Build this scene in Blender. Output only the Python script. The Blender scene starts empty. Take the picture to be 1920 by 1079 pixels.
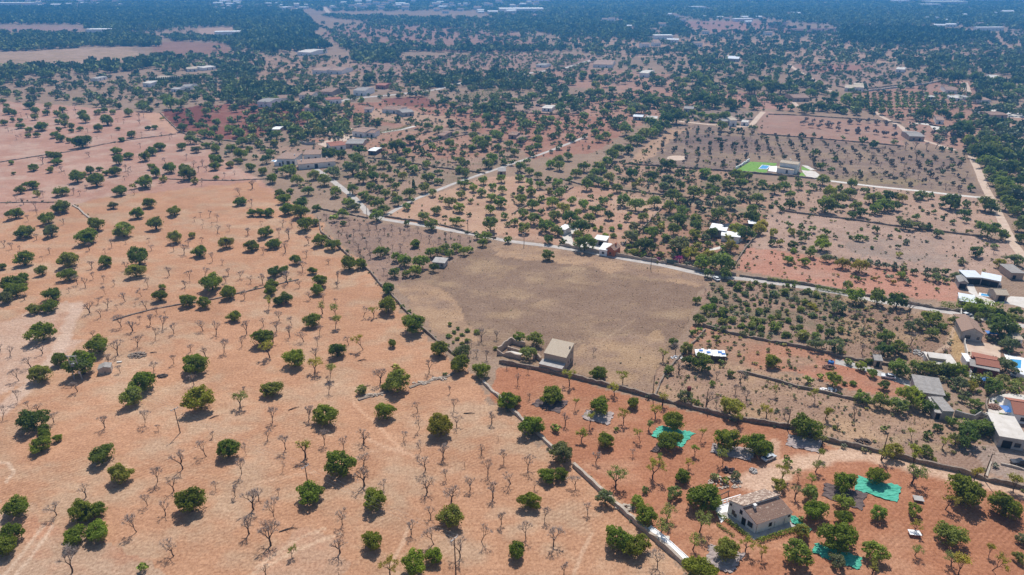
import bpy, math, random
import numpy as np
from mathutils import Vector, Matrix

# ------------------------------------------------------------------ camera, sky, sun, exposure
CAM_H = 120.0          # height of the viewpoint above the fields, metres
FPX = 1280.0           # focal length in pixels of the 1920 px wide photograph
HOR = -55.0            # row of the true horizon in the photograph
PITCH = math.atan((540.0 - HOR) / FPX)
scene = bpy.context.scene
ROOT = scene.collection
cam_data = bpy.data.cameras.new("camera")
cam = bpy.data.objects.new("camera", cam_data)
ROOT.objects.link(cam)
cam.location = (0, 0, CAM_H)
cam.rotation_euler = (math.pi / 2 - PITCH, 0, 0)
cam_data.sensor_width = 36.0
cam_data.lens = 36.0 * FPX / 1920.0
cam_data.clip_start = 1.0
cam_data.clip_end = 12000.0
scene.camera = cam

SUN_EL, SUN_AZ = math.radians(58), math.radians(7)
world = bpy.data.worlds.new("World")
scene.world = world
world.use_nodes = True
wn = world.node_tree
sky = wn.nodes.new("ShaderNodeTexSky")
sky.sky_type = 'NISHITA'
sky.sun_disc = False
sky.sun_elevation = SUN_EL
sky.sun_rotation = SUN_AZ
bg = wn.nodes["Background"]
bg.inputs[1].default_value = 0.096
wn.links.new(sky.outputs[0], bg.inputs[0])
sun_d = bpy.data.lights.new("sun", 'SUN')
sun_d.energy = 4.25
sun_d.angle = math.radians(0.53)
sun_d.color = (1.0, 0.955, 0.89)
sun = bpy.data.objects.new("sun", sun_d)
ROOT.objects.link(sun)
sun.rotation_euler = (-(math.pi / 2 - SUN_EL), 0, -SUN_AZ)
scene.view_settings.view_transform = 'Standard'
scene.view_settings.look = 'None'
scene.view_settings.exposure = 0.18
scene.view_settings.gamma = 1.0
scene.render.engine = 'CYCLES'
cy = scene.cycles
cy.max_bounces = 6
cy.diffuse_bounces = 4
cy.glossy_bounces = 2
cy.transmission_bounces = 3
cy.transparent_max_bounces = 8
cy.volume_bounces = 0
cy.use_denoising = True
HAZE_DENSITY = 0.00031
HAZE_COLOR = (0.11, 0.47, 1.0)

random.seed(11)
RNG = np.random.default_rng(11)
CP, SP = math.cos(PITCH), math.sin(PITCH)


def g(px, py, z=0.0):
    """world x, y of the point at height z seen at photo pixel px, py"""
    u = (px - 960.0) / FPX
    v = (py - 539.5) / FPX
    t = (z - CAM_H) / (-SP - v * CP)
    return (u * t, (CP - v * SP) * t)


def pixel_of(x, y, z=0.0):
    dz = z - CAM_H
    depth = y * CP - dz * SP
    up = y * SP + dz * CP
    return (960 + FPX * x / depth, 539.5 - FPX * up / depth)


def scale_at(px, py):
    """photo pixels per metre (across) on the ground at a pixel"""
    return CP * (py - HOR) / CAM_H


# ------------------------------------------------------------------ mesh building
class MB:
    def __init__(self):
        self.v, self.f, self.m = [], [], []

    def add(self, verts, faces, mi=0):
        o = len(self.v)
        self.v += [tuple(p) for p in verts]
        self.f += [tuple(i + o for i in f) for f in faces]
        self.m += [mi] * len(faces)

    def box(self, x0, y0, z0, x1, y1, z1, mi=0):
        self.add([(x0, y0, z0), (x1, y0, z0), (x1, y1, z0), (x0, y1, z0), (x0, y0, z1), (x1, y0, z1), (x1, y1, z1), (x0, y1, z1)],
                 [(3, 2, 1, 0), (4, 5, 6, 7), (0, 1, 5, 4), (1, 2, 6, 5), (2, 3, 7, 6), (3, 0, 4, 7)], mi)

    def prism(self, poly, z0, z1, mi=0):
        n = len(poly)
        a = sum(poly[i][0] * poly[(i + 1) % n][1] - poly[(i + 1) % n][0] * poly[i][1] for i in range(n))
        if a < 0:
            poly = poly[::-1]
        z0s = z0 if isinstance(z0, (list, tuple)) else [z0] * n
        z1s = z1 if isinstance(z1, (list, tuple)) else [z1] * n
        vs = [(p[0], p[1], z) for p, z in zip(poly, z0s)] + [(p[0], p[1], z) for p, z in zip(poly, z1s)]
        fs = [tuple(range(n))[::-1], tuple(range(n, 2 * n))] + [(i, (i + 1) % n, n + (i + 1) % n, n + i) for i in range(n)]
        self.add(vs, fs, mi)

    def slab(self, quad, th, mi=0):
        """sheet of four 3-D corners (counter-clockwise from above) with thickness th below it"""
        q = [Vector(p) for p in quad]
        n = (q[1] - q[0]).cross(q[3] - q[0]).normalized()
        vs = [p - n * th for p in q] + q
        self.add(vs, [(3, 2, 1, 0), (4, 5, 6, 7), (0, 1, 5, 4), (1, 2, 6, 5), (2, 3, 7, 6), (3, 0, 4, 7)], mi)

    def tube(self, pts, rad, n=6, mi=0, cap=True):
        pts = [Vector(p) for p in pts]
        rings = []
        for i, p in enumerate(pts):
            d = (pts[min(i + 1, len(pts) - 1)] - pts[max(i - 1, 0)]).normalized()
            a = d.orthogonal().normalized() if abs(d.z) > 0.95 else d.cross(Vector((0, 0, 1))).normalized()
            b = d.cross(a)
            r = rad[i] if isinstance(rad, (list, tuple)) else rad
            rings.append([p + (a * math.cos(2 * math.pi * k / n) + b * math.sin(2 * math.pi * k / n)) * r for k in range(n)])
        vs = [p for r in rings for p in r]
        fs = []
        for i in range(len(pts) - 1):
            for k in range(n):
                fs.append((i * n + k, i * n + (k + 1) % n, (i + 1) * n + (k + 1) % n, (i + 1) * n + k))
        if cap:
            fs += [tuple(range(n))[::-1], tuple(range((len(pts) - 1) * n, len(pts) * n))]
        self.add(vs, fs, mi)

    def lathe(self, prof, n=12, c=(0, 0, 0), mi=0):
        self.tube([(c[0], c[1], c[2] + z) for r, z in prof], [max(r, 1e-3) for r, z in prof], n, mi)

    def mesh(self, name):
        me = bpy.data.meshes.new(name)
        me.from_pydata(self.v, [], self.f)
        if any(self.m):
            me.polygons.foreach_set("material_index", self.m)
        me.update()
        return me


def link(name, me, mats=None, parent=None):
    o = bpy.data.objects.new(name, me)
    ROOT.objects.link(o)
    if mats is not None and me is not None:
        for m in (mats if isinstance(mats, (list, tuple)) else [mats]):
            me.materials.append(m)
    if parent is not None:
        o.parent = parent
    return o


def obj(name, mb, mats, parent=None):
    return link(name, mb.mesh(name), mats, parent)


def tag(o, label, cat, group=None):
    o["label"] = label
    o["category"] = cat
    if group:
        o["group"] = group
    return o


def kind(o, k, label=None):
    o["kind"] = k
    if label:
        o["label"] = label
    return o


def thing(name, label, cat, loc=(0, 0, 0), rz=0.0, group=None):
    o = link(name, None)
    o.location = loc
    o.rotation_euler = (0, 0, rz)
    return tag(o, label, cat, group)


def copy_tree(o, parent=None):
    c = o.copy()
    ROOT.objects.link(c)
    c.parent = parent
    for ch in list(o.children):
        copy_tree(ch, c)
    return c


# ------------------------------------------------------------------ noise for the ground sheet
def vnoise(x, y, seed):
    xi, yi = np.floor(x).astype(np.int64), np.floor(y).astype(np.int64)
    fx, fy = x - xi, y - yi
    fx, fy = fx * fx * (3 - 2 * fx), fy * fy * (3 - 2 * fy)

    def h(a, b):
        n = (a * 374761393 + b * 668265263 + seed * 974711) & 0x7fffffff
        n = ((n ^ (n >> 13)) * 1274126177) & 0x7fffffff
        return ((n ^ (n >> 16)) & 0xffff) / 65535.0
    return (h(xi, yi) * (1 - fx) + h(xi + 1, yi) * fx) * (1 - fy) + (h(xi, yi + 1) * (1 - fx) + h(xi + 1, yi + 1) * fx) * fy


def fbm(x, y, seed, octs=4):
    s, a, t = 0, 1.0, 0
    for k in range(octs):
        s = s + a * vnoise(x * 2 ** k, y * 2 ** k, seed + k * 17)
        t += a
        a *= 0.5
    return s / t


def inside(x, y, poly):
    r = np.zeros(x.shape, bool)
    n = len(poly)
    for i in range(n):
        (x0, y0), (x1, y1) = poly[i], poly[(i + 1) % n]
        if y0 == y1:
            continue
        c = (y0 > y) != (y1 > y)
        r ^= c & (x < (x1 - x0) * (y - y0) / (y1 - y0) + x0)
    return r


def lin(c):
    c = np.asarray(c, float) / 255.0
    return np.where(c <= 0.04045, c / 12.92, ((c + 0.055) / 1.055) ** 2.4)


# ------------------------------------------------------------------ materials
def material(name, build):
    m = bpy.data.materials.new(name)
    m.use_nodes = True
    nt = m.node_tree
    bsdf = nt.nodes["Principled BSDF"]
    bsdf.inputs["Specular IOR Level"].default_value = 0.25
    bsdf.inputs["Roughness"].default_value = 0.85
    build(nt, bsdf)
    return m


def nn(nt, t, **kw):
    n = nt.nodes.new(t)
    for k, v in kw.items():
        if k.startswith("i_"):
            key = k[2:]
            n.inputs[int(key) if key.isdigit() else key.replace("_", " ")].default_value = v
        else:
            setattr(n, k, v)
    return n


def mixc(nt, a, b, fac, blend='MIX'):
    n = nt.nodes.new("ShaderNodeMix")
    n.data_type = 'RGBA'
    n.blend_type = blend
    for sock, val in ((0, fac), (6, a), (7, b)):
        if hasattr(val, "is_linked"):
            nt.links.new(val, n.inputs[sock])
        else:
            n.inputs[sock].default_value = val if sock == 0 else (*val[:3], 1)
    return n.outputs[2]


def noise_fac(nt, scale, lo, hi, detail=4, rough=0.6, coord=None, stretch=None, rot=None):
    """noise in the object's own metres, remapped so that lo..hi becomes 0..1"""
    tc = coord or nn(nt, "ShaderNodeTexCoord").outputs["Object"]
    if stretch or rot:
        mp = nn(nt, "ShaderNodeMapping")
        mp.inputs["Scale"].default_value = stretch or (1, 1, 1)
        mp.inputs["Rotation"].default_value = (0, 0, rot or 0)
        nt.links.new(tc, mp.inputs[0])
        tc = mp.outputs[0]
    n = nn(nt, "ShaderNodeTexNoise", i_Scale=scale, i_Detail=detail, i_Roughness=rough)
    nt.links.new(tc, n.inputs["Vector"])
    r = nn(nt, "ShaderNodeMapRange")
    r.inputs[1].default_value, r.inputs[2].default_value = lo, hi
    nt.links.new(n.outputs["Fac"], r.inputs[0])
    return r.outputs[0]


def mottled(name, c1, c2, scale=1.0, lo=0.35, hi=0.65, rough=0.85, spec=0.25, c3=None, s3=4.0, lo3=0.55, hi3=0.7, metal=0.0):
    def b(nt, bs):
        f = noise_fac(nt, scale, lo, hi)
        col = mixc(nt, c1, c2, f)
        if c3:
            col = mixc(nt, col, c3, noise_fac(nt, s3, lo3, hi3))
        nt.links.new(col, bs.inputs["Base Color"])
        bs.inputs["Roughness"].default_value = rough
        bs.inputs["Specular IOR Level"].default_value = spec
        bs.inputs["Metallic"].default_value = metal
    return material(name, b)


def tiled(name, c1, c2, patch=None, patch_lo=0.52, period=0.28):
    """clay roof tiles: channels run down the slope (local y), rows across, with weathered patches"""
    def b(nt, bs):
        tc = nn(nt, "ShaderNodeTexCoord").outputs["Object"]
        wv = nn(nt, "ShaderNodeTexWave", i_Scale=1.0 / period / 6.2832 * 3.1416, i_Distortion=0.6)
        nt.links.new(tc, wv.inputs["Vector"])
        col = mixc(nt, c1, c2, noise_fac(nt, 1.7, 0.3, 0.7, coord=tc))
        col = mixc(nt, col, tuple(0.55 * x for x in c1), wv.outputs["Fac"])
        if patch:
            col = mixc(nt, col, patch, noise_fac(nt, 1.5, patch_lo, patch_lo + 0.09, detail=6, rough=0.7, coord=tc))
        nt.links.new(col, bs.inputs["Base Color"])
        bp = nn(nt, "ShaderNodeBump", i_Strength=0.6, i_Distance=0.06)
        nt.links.new(wv.outputs["Fac"], bp.inputs["Height"])
        nt.links.new(bp.outputs[0], bs.inputs["Normal"])
    return material(name, b)


def foliage_mat(name):
    def b(nt, bs):
        oi = nn(nt, "ShaderNodeObjectInfo")
        at = nn(nt, "ShaderNodeAttribute", attribute_name="tint")
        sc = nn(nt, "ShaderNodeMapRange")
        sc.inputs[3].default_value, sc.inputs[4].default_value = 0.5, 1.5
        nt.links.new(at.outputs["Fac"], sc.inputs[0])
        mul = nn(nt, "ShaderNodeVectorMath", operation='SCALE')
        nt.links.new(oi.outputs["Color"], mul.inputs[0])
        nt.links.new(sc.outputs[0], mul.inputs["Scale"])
        leaf = nn(nt, "ShaderNodeVectorMath", operation='MULTIPLY')
        nt.links.new(mul.outputs[0], leaf.inputs[0])
        leaf.inputs[1].default_value = (1.5, 1.6, 0.6)
        nt.links.new(mul.outputs[0], bs.inputs["Base Color"])
        bs.inputs["Roughness"].default_value = 0.6
        bs.inputs["Specular IOR Level"].default_value = 0.2
        tr = nn(nt, "ShaderNodeBsdfTranslucent")
        nt.links.new(leaf.outputs[0], tr.inputs[0])
        mx = nn(nt, "ShaderNodeMixShader")
        mx.inputs[0].default_value = 0.42
        nt.links.new(bs.outputs[0], mx.inputs[1])
        nt.links.new(tr.outputs[0], mx.inputs[2])
        nt.links.new(mx.outputs[0], nt.nodes["Material Output"].inputs[0])
    return material(name, b)


def foliage_far_mat(name):
    """as foliage, with the leaf colour of each crown stored on its faces"""
    def b(nt, bs):
        at = nn(nt, "ShaderNodeAttribute", attribute_name="leaf")
        nt.links.new(at.outputs["Color"], bs.inputs["Base Color"])
        bs.inputs["Roughness"].default_value = 0.7
        bs.inputs["Specular IOR Level"].default_value = 0.1
    return material(name, b)


M = {}
M['leaf'] = foliage_mat("leaves")
M['leaf_far'] = foliage_far_mat("distant_leaves")
M['bark'] = mottled("bark", (0.060, 0.042, 0.033), (0.13, 0.098, 0.08), 3.0)
M['twig'] = mottled("dry_twigs", (0.37, 0.295, 0.245), (0.50, 0.415, 0.355), 2.0)
M['stone'] = mottled("dry_stone", (0.20, 0.150, 0.115), (0.34, 0.27, 0.21), 1.6, 0.3, 0.7, c3=(0.09, 0.07, 0.06), s3=2.6)
M['palestone'] = mottled("pale_limestone", (0.36, 0.29, 0.23), (0.52, 0.44, 0.36), 1.1, 0.3, 0.7, c3=(0.24, 0.19, 0.15), s3=3.0)
M['rubble'] = mottled("rubble_masonry", (0.38, 0.28, 0.21), (0.54, 0.43, 0.34), 2.2, 0.3, 0.7, c3=(0.19, 0.14, 0.11), s3=3.4)
M['plaster'] = mottled("cream_plaster", (0.76, 0.73, 0.68), (0.84, 0.81, 0.77), 0.7, c3=(0.62, 0.55, 0.47), s3=1.5, lo3=0.6, hi3=0.8)
M['white'] = mottled("white_render", (0.83, 0.82, 0.80), (0.88, 0.87, 0.86), 0.5)
M['concrete'] = mottled("concrete", (0.36, 0.33, 0.30), (0.48, 0.45, 0.42), 0.6, c3=(0.27, 0.25, 0.23), s3=1.3, lo3=0.55, hi3=0.8)
M['paleconcrete'] = mottled("pale_concrete", (0.56, 0.51, 0.45), (0.68, 0.63, 0.57), 0.4, c3=(0.45, 0.40, 0.35), s3=1.1, lo3=0.58, hi3=0.8)
M['asphalt'] = mottled("grey_lane", (0.40, 0.355, 0.32), (0.53, 0.48, 0.435), 0.25, c3=(0.33, 0.28, 0.24), s3=0.8, lo3=0.55, hi3=0.75)
M['dirtroad'] = mottled("dirt_track", (0.50, 0.36, 0.27), (0.60, 0.46, 0.35), 0.35)
M['brownroof'] = tiled("brown_clay_tiles", (0.34, 0.205, 0.150), (0.46, 0.295, 0.215), (0.62, 0.48, 0.37), 0.57)
M['patchroof'] = tiled("patched_clay_tiles", (0.34, 0.225, 0.170), (0.47, 0.335, 0.255), (0.68, 0.545, 0.43), 0.50)
M['paleroof'] = tiled("pale_ochre_tiles", (0.62, 0.50, 0.37), (0.73, 0.61, 0.47), (0.48, 0.36, 0.25), 0.58)
M['pinkroof'] = tiled("pink_clay_tiles", (0.42, 0.27, 0.20), (0.50, 0.34, 0.26))
M['redroof'] = tiled("red_clay_tiles", (0.44, 0.17, 0.11), (0.52, 0.23, 0.16))
M['darkred'] = mottled("dark_red_wall", (0.16, 0.045, 0.040), (0.20, 0.06, 0.05), 0.8)
M['greyroof'] = mottled("fibre_cement_sheet", (0.27, 0.245, 0.225), (0.36, 0.335, 0.31), 0.9, c3=(0.22, 0.20, 0.18), s3=2.0)
M['metalroof'] = mottled("white_sheet_metal", (0.62, 0.66, 0.70), (0.72, 0.75, 0.78), 0.5, rough=0.55)
M['dark'] = mottled("dark_opening", (0.018, 0.016, 0.015), (0.03, 0.026, 0.024), 2.0)
M['wood'] = mottled("weathered_wood", (0.11, 0.075, 0.055), (0.17, 0.12, 0.09), 4.0)
M['glass'] = mottled("window_glass", (0.03, 0.035, 0.04), (0.05, 0.055, 0.06), 0.5, rough=0.12, spec=0.5)
M['orange'] = mottled("orange_render", (0.42, 0.13, 0.055), (0.50, 0.17, 0.075), 0.8)
M['steel'] = mottled("galvanised_steel", (0.36, 0.36, 0.36), (0.46, 0.46, 0.46), 3.0, rough=0.5)
M['insulator'] = mottled("pale_ceramic", (0.60, 0.58, 0.55), (0.68, 0.66, 0.63), 3.0, rough=0.4)
M['greennet'] = mottled("green_net", (0.065, 0.36, 0.25), (0.115, 0.47, 0.335), 0.5, c3=(0.055, 0.34, 0.23), s3=2.2)
M['darknet'] = mottled("dark_net", (0.105, 0.075, 0.072), (0.16, 0.115, 0.105), 0.6)
M['greynet'] = mottled("grey_net", (0.33, 0.265, 0.245), (0.43, 0.35, 0.32), 0.7)
M['pool'] = mottled("pool_water", (0.055, 0.30, 0.56), (0.075, 0.37, 0.64), 0.4, rough=0.08, spec=0.5)
M['lawn'] = mottled("watered_lawn", (0.13, 0.27, 0.035), (0.19, 0.34, 0.055), 0.5)
M['bluetarp'] = mottled("blue_plastic", (0.03, 0.13, 0.40), (0.04, 0.19, 0.52), 1.0, rough=0.5)
M['soilpile'] = mottled("earth_pile", (0.19, 0.10, 0.07), (0.30, 0.18, 0.13), 1.5)
M['tyre'] = mottled("tyre_rubber", (0.02, 0.02, 0.02), (0.03, 0.03, 0.03), 3.0)
M['rust'] = mottled("dark_red_paint", (0.14, 0.035, 0.03), (0.18, 0.05, 0.045), 2.0)


def paint(name, c):
    return mottled(name, c, tuple(min(1, x * 1.06) for x in c), 0.4, rough=0.3, spec=0.5)


M['carwhite'] = paint("white_car_paint", (0.70, 0.71, 0.72))
M['cardark'] = paint("dark_blue_car_paint", (0.012, 0.016, 0.026))
M['carsilver'] = paint("silver_car_paint", (0.50, 0.54, 0.57))
# ------------------------------------------------------------------ the ground: one sheet, soil colour per field
def soil(c):
    l = lin(c) * SOIL_K
    m = l @ np.array([.3, .59, .11])
    return m + (l - m) * SOIL_SAT


SOIL_K, SOIL_SAT = 0.97, 0.81
# (photo outline of the field, soil colour as a dry soil swatch, edge raggedness in metres, second colour, share of it)
FIELDS = [
    # --- far country
    ([(-900, 98), (0, 98), (110, 93), (240, 88), (268, 106), (240, 114), (120, 123), (0, 126), (-900, 130)], (190, 158, 130), 8, (176, 146, 112), .5),
    ([(370, 54), (437, 51), (441, 65), (372, 66)], (190, 155, 130), 6, None, 0),
    ([(0, 50), (120, 50), (158, 53), (140, 61), (0, 60)], (175, 140, 125), 8, None, 0),
    ([(0, 66), (100, 66), (60, 73), (0, 72)], (170, 145, 130), 8, None, 0),
    ([(600, 62), (700, 42), (960, 60), (1040, 95), (860, 98), (640, 88)], (165, 120, 105), 10, (176, 128, 112), .4),
    ([(280, 82), (330, 78), (420, 82), (440, 100), (340, 108), (290, 104)], (160, 120, 100), 10, None, 0),
    ([(470, 105), (640, 110), (700, 128), (620, 160), (480, 165), (400, 190), (350, 180), (430, 160)], (185, 145, 118), 6, (150, 120, 102), .4),
    ([(670, 118), (960, 95), (1120, 105), (1110, 135), (960, 140), (860, 150), (760, 160), (680, 145)], (178, 138, 120), 6, (150, 118, 106), .45),
    ([(1040, 70), (1440, 75), (1920, 65), (2400, 60), (2400, 125), (1500, 118), (1120, 105)], (196, 158, 128), 8, (165, 125, 105), .4),
    ([(1260, 40), (1440, 40), (1500, 62), (1330, 62)], (180, 125, 110), 8, None, 0),
    ([(1440, 42), (1480, 42), (1470, 54), (1440, 54)], (70, 50, 60), 3, None, 0),
    ([(1470, 55), (1570, 53), (1580, 62), (1480, 62)], (110, 75, 85), 4, None, 0),
    ([(1480, 122), (1640, 122), (1700, 135), (1680, 155), (1610, 165), (1540, 160), (1500, 140)], (182, 145, 125), 4, (155, 128, 116), .5),
    ([(1490, 122), (1560, 120), (1650, 124), (1620, 131), (1530, 138)], (178, 118, 100), 4, None, 0),
    # --- middle distance
    ([(330, 205), (480, 190), (600, 205), (570, 235), (470, 262), (400, 262), (335, 245), (300, 215)], (150, 92, 76), 4, (165, 120, 98), .35),
    ([(300, 210), (380, 198), (400, 230), (340, 240)], (135, 80, 66), 3, None, 0),
    ([(640, 195), (760, 190), (960, 200), (1120, 215), (1180, 240), (1120, 285), (1000, 300), (960, 265), (860, 240), (740, 240), (640, 225)], (176, 112, 88), 5, (186, 132, 108), .4),
    ([(712, 186), (790, 180), (812, 190), (822, 202), (770, 200), (730, 196)], (140, 72, 56), 2, None, 0),
    ([(690, 205), (760, 203), (800, 215), (860, 222), (830, 240), (760, 236), (690, 220)], (202, 160, 128), 4, None, 0),
    ([(860, 198), (960, 178), (1080, 185), (1090, 213), (985, 212), (900, 206)], (176, 142, 126), 3, None, 0),
    ([(1000, 135), (1160, 130), (1290, 145), (1270, 175), (1160, 172), (1040, 160)], (186, 134, 112), 6, (165, 128, 110), .4),
    ([(1080, 185), (1180, 170), (1350, 170), (1480, 180), (1480, 208), (1330, 190), (1240, 215), (1180, 240), (1100, 215)], (186, 130, 106), 5, (172, 132, 112), .35),
    ([(1340, 172), (1470, 178), (1490, 206), (1410, 204), (1340, 192)], (190, 134, 116), 3, None, 0),
    ([(1285, 212), (1340, 204), (1410, 208), (1420, 228), (1390, 238), (1280, 226)], (150, 128, 116), 3, None, 0),
    ([(1420, 228), (1430, 208), (1500, 218), (1640, 230), (1692, 238), (1694, 274), (1560, 264), (1425, 250)], (186, 136, 116), 2, (180, 142, 126), .4),
    ([(1700, 232), (1830, 236), (1880, 250), (1860, 290), (1790, 280), (1700, 262)], (184, 132, 112), 3, (178, 140, 122), .3),
    ([(1600, 174), (1700, 165), (1780, 150), (1840, 155), (1830, 240), (1700, 232), (1620, 205)], (184, 128, 104), 3, (170, 135, 115), .3),
    ([(1830, 200), (1990, 205), (2050, 250), (1830, 245)], (192, 150, 128), 3, None, 0),
    ([(480, 290), (560, 250), (700, 240), (900, 262), (990, 290), (860, 345), (735, 385), (690, 398), (580, 318), (520, 340)], (174, 138, 114), 4, (138, 124, 98), .45),
    ([(560, 262), (640, 258), (700, 262), (730, 245), (820, 248), (940, 262), (950, 285), (860, 300), (720, 292), (640, 275)], (190, 140, 112), 4, (180, 118, 92), .35),
    # --- left orchard
    ([(-900, 560), (-900, 190), (0, 190), (120, 198), (300, 212), (336, 246), (420, 300), (500, 345), (570, 400), (300, 560), (0, 600)], (192, 144, 120), 3, (200, 164, 142), .42),
    ([(255, 213), (300, 212), (336, 246), (322, 252)], (205, 158, 126), 2, None, 0),
    ([(-900, 1500), (-900, 430), (0, 410), (200, 370), (480, 340), (560, 385), (615, 440), (690, 505), (760, 590), (800, 622), (860, 680), (922, 742), (1012, 824), (1092, 888), (1182, 960), (1292, 1076), (1500, 1500)], (199, 146, 105), 5, (198, 160, 124), .42),
    ([(-900, 640), (0, 600), (130, 560), (150, 640), (110, 680), (0, 740), (-900, 800)], (206, 170, 142), 6, (200, 152, 118), .35),
    ([(-300, 1200), (-300, 990), (0, 930), (120, 985), (300, 1060), (360, 1200)], (196, 160, 128), 5, (202, 146, 108), .4),
    ([(360, 1200), (480, 1050), (580, 990), (640, 1060), (600, 1200)], (198, 156, 122), 4, (204, 150, 112), .5),
    # --- orchards and gardens right of the lane
    ([(714, 408), (745, 388), (820, 362), (905, 334), (965, 330), (1000, 345), (1035, 380), (1010, 410), (935, 442), (830, 432)], (214, 166, 130), 1.5, (204, 152, 122), .3),
    ([(935, 442), (1000, 400), (1015, 360), (1110, 345), (1248, 382), (1200, 430), (1170, 470), (1060, 462)], (202, 148, 118), 1.5, (210, 166, 138), .35),
    ([(1140, 372), (1180, 366), (1248, 384), (1228, 404), (1150, 398)], (212, 168, 138), 1.5, None, 0),
    ([(1170, 470), (1205, 430), (1250, 384), (1340, 395), (1440, 402), (1392, 470), (1372, 512), (1250, 497)], (172, 122, 94), 1.5, (140, 124, 94), .42),
    ([(1110, 345), (1150, 306), (1200, 298), (1360, 322), (1450, 342), (1450, 400), (1335, 394), (1248, 382)], (186, 144, 116), 3, (144, 130, 98), .42),
    ([(1172, 306), (1250, 245), (1310, 232), (1430, 252), (1560, 264), (1690, 274), (1795, 290), (1844, 364), (1700, 356), (1600, 345), (1500, 328), (1360, 320), (1220, 309)], (134, 112, 102), 3, (158, 134, 108), .5),
    ([(1172, 306), (1250, 245), (1296, 240), (1250, 268), (1232, 290), (1200, 306)], (200, 158, 122), 4, None, 0),
    ([(1320, 250), (1420, 262), (1460, 280), (1380, 290), (1290, 280), (1275, 265)], (120, 100, 96), 5, (138, 114, 102), .4),
    ([(1540, 335), (1640, 325), (1740, 340), (1700, 352), (1600, 345)], (150, 132, 92), 5, (128, 108, 96), .4),
    ([(1450, 342), (1560, 345), (1690, 356), (1845, 372), (1868, 400), (1890, 440), (1700, 430), (1560, 406), (1450, 398)], (200, 160, 136), 2, (178, 144, 124), .35),
    ([(1440, 400), (1560, 408), (1700, 432), (1892, 450), (1912, 490), (1890, 520), (1790, 524), (1640, 494), (1500, 472), (1400, 462)], (204, 166, 146), 2, (186, 152, 134), .4),
    ([(1560, 440), (1640, 448), (1760, 452), (1770, 500), (1680, 492), (1600, 474)], (172, 150, 138), 9, (196, 164, 146), .45),
    ([(1380, 506), (1396, 466), (1450, 468), (1560, 486), (1740, 512), (1796, 530), (1806, 566), (1690, 560), (1560, 540)], (196, 138, 112), 1.5, (190, 146, 122), .35),
    # --- centre: dry field, grey orchard
    ([(596, 400), (650, 406), (720, 420), (896, 448), (882, 470), (800, 506), (748, 532), (712, 528), (690, 503), (640, 450)], (150, 120, 106), 1.5, (168, 130, 108), .4),
    ([(744, 536), (790, 510), (890, 472), (905, 456), (960, 459), (1140, 486), (1334, 522), (1304, 560), (1292, 610), (1256, 662), (1216, 736), (1120, 716), (1010, 692), (940, 676), (880, 650), (830, 624), (776, 582)], (148, 121, 99), 1.5, (170, 141, 108), .38),
    ([(744, 536), (800, 530), (850, 560), (900, 640), (880, 650), (830, 624), (776, 582)], (184, 149, 113), 3, (158, 129, 106), .45),
    ([(905, 456), (960, 459), (1140, 486), (1334, 522), (1310, 540), (1200, 520), (1060, 492), (940, 480)], (186, 151, 115), 4, (158, 129, 106), .5),
    ([(1060, 690), (1110, 640), (1240, 620), (1256, 662), (1216, 736), (1120, 716)], (180, 147, 110), 4, (160, 131, 108), .5),
    # --- right side
    ([(1330, 530), (1400, 521), (1570, 552), (1662, 578), (1664, 650), (1570, 664), (1440, 634), (1318, 611), (1300, 600)], (166, 134, 112), 1.5, (136, 122, 94), .45),
    ([(1570, 552), (1662, 578), (1776, 592), (1806, 602), (1812, 692), (1700, 682), (1570, 664)], (158, 126, 102), 2, (176, 146, 108), .35),
    ([(1784, 592), (1806, 600), (1816, 692), (1796, 692), (1780, 640)], (186, 152, 100), 1, None, 0),
    ([(1304, 608), (1330, 614), (1440, 636), (1568, 668), (1620, 690), (1560, 700), (1440, 694), (1280, 672)], (184, 130, 98), 2, (168, 134, 106), .4),
    ([(1216, 738), (1256, 664), (1330, 678), (1450, 696), (1620, 738), (1780, 800), (1900, 860), (2100, 930), (2000, 940), (1720, 878), (1560, 836), (1480, 800), (1330, 772)], (172, 138, 112), 2, (188, 152, 114), .4),
    ([(1480, 690), (1560, 676), (1700, 716), (1770, 760), (1640, 740), (1500, 704)], (188, 124, 92), 2, (176, 132, 104), .3),
    ([(1800, 840), (1860, 836), (2100, 900), (2100, 960), (1900, 905), (1830, 880)], (170, 148, 132), 2, (184, 160, 140), .4),
    ([(1700, 800), (1800, 840), (1840, 880), (1720, 870), (1640, 840)], (164, 132, 110), 3, (176, 148, 110), .4),
    ([(1808, 600), (1830, 590), (1950, 600), (2300, 700), (2300, 900), (1900, 800), (1815, 700)], (176, 140, 116), 2, (160, 126, 104), .35),
    # --- red orchard at lower right
    ([(918, 742), (934, 690), (990, 688), (1110, 722), (1290, 772), (1480, 804), (1560, 838), (1720, 880), (1920, 918), (2300, 1000), (2600, 1500), (1500, 1500), (1292, 1076), (1182, 956), (1092, 882), (1012, 818)], (182, 119, 80), 1.0, (192, 136, 98), .38),
]
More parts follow.
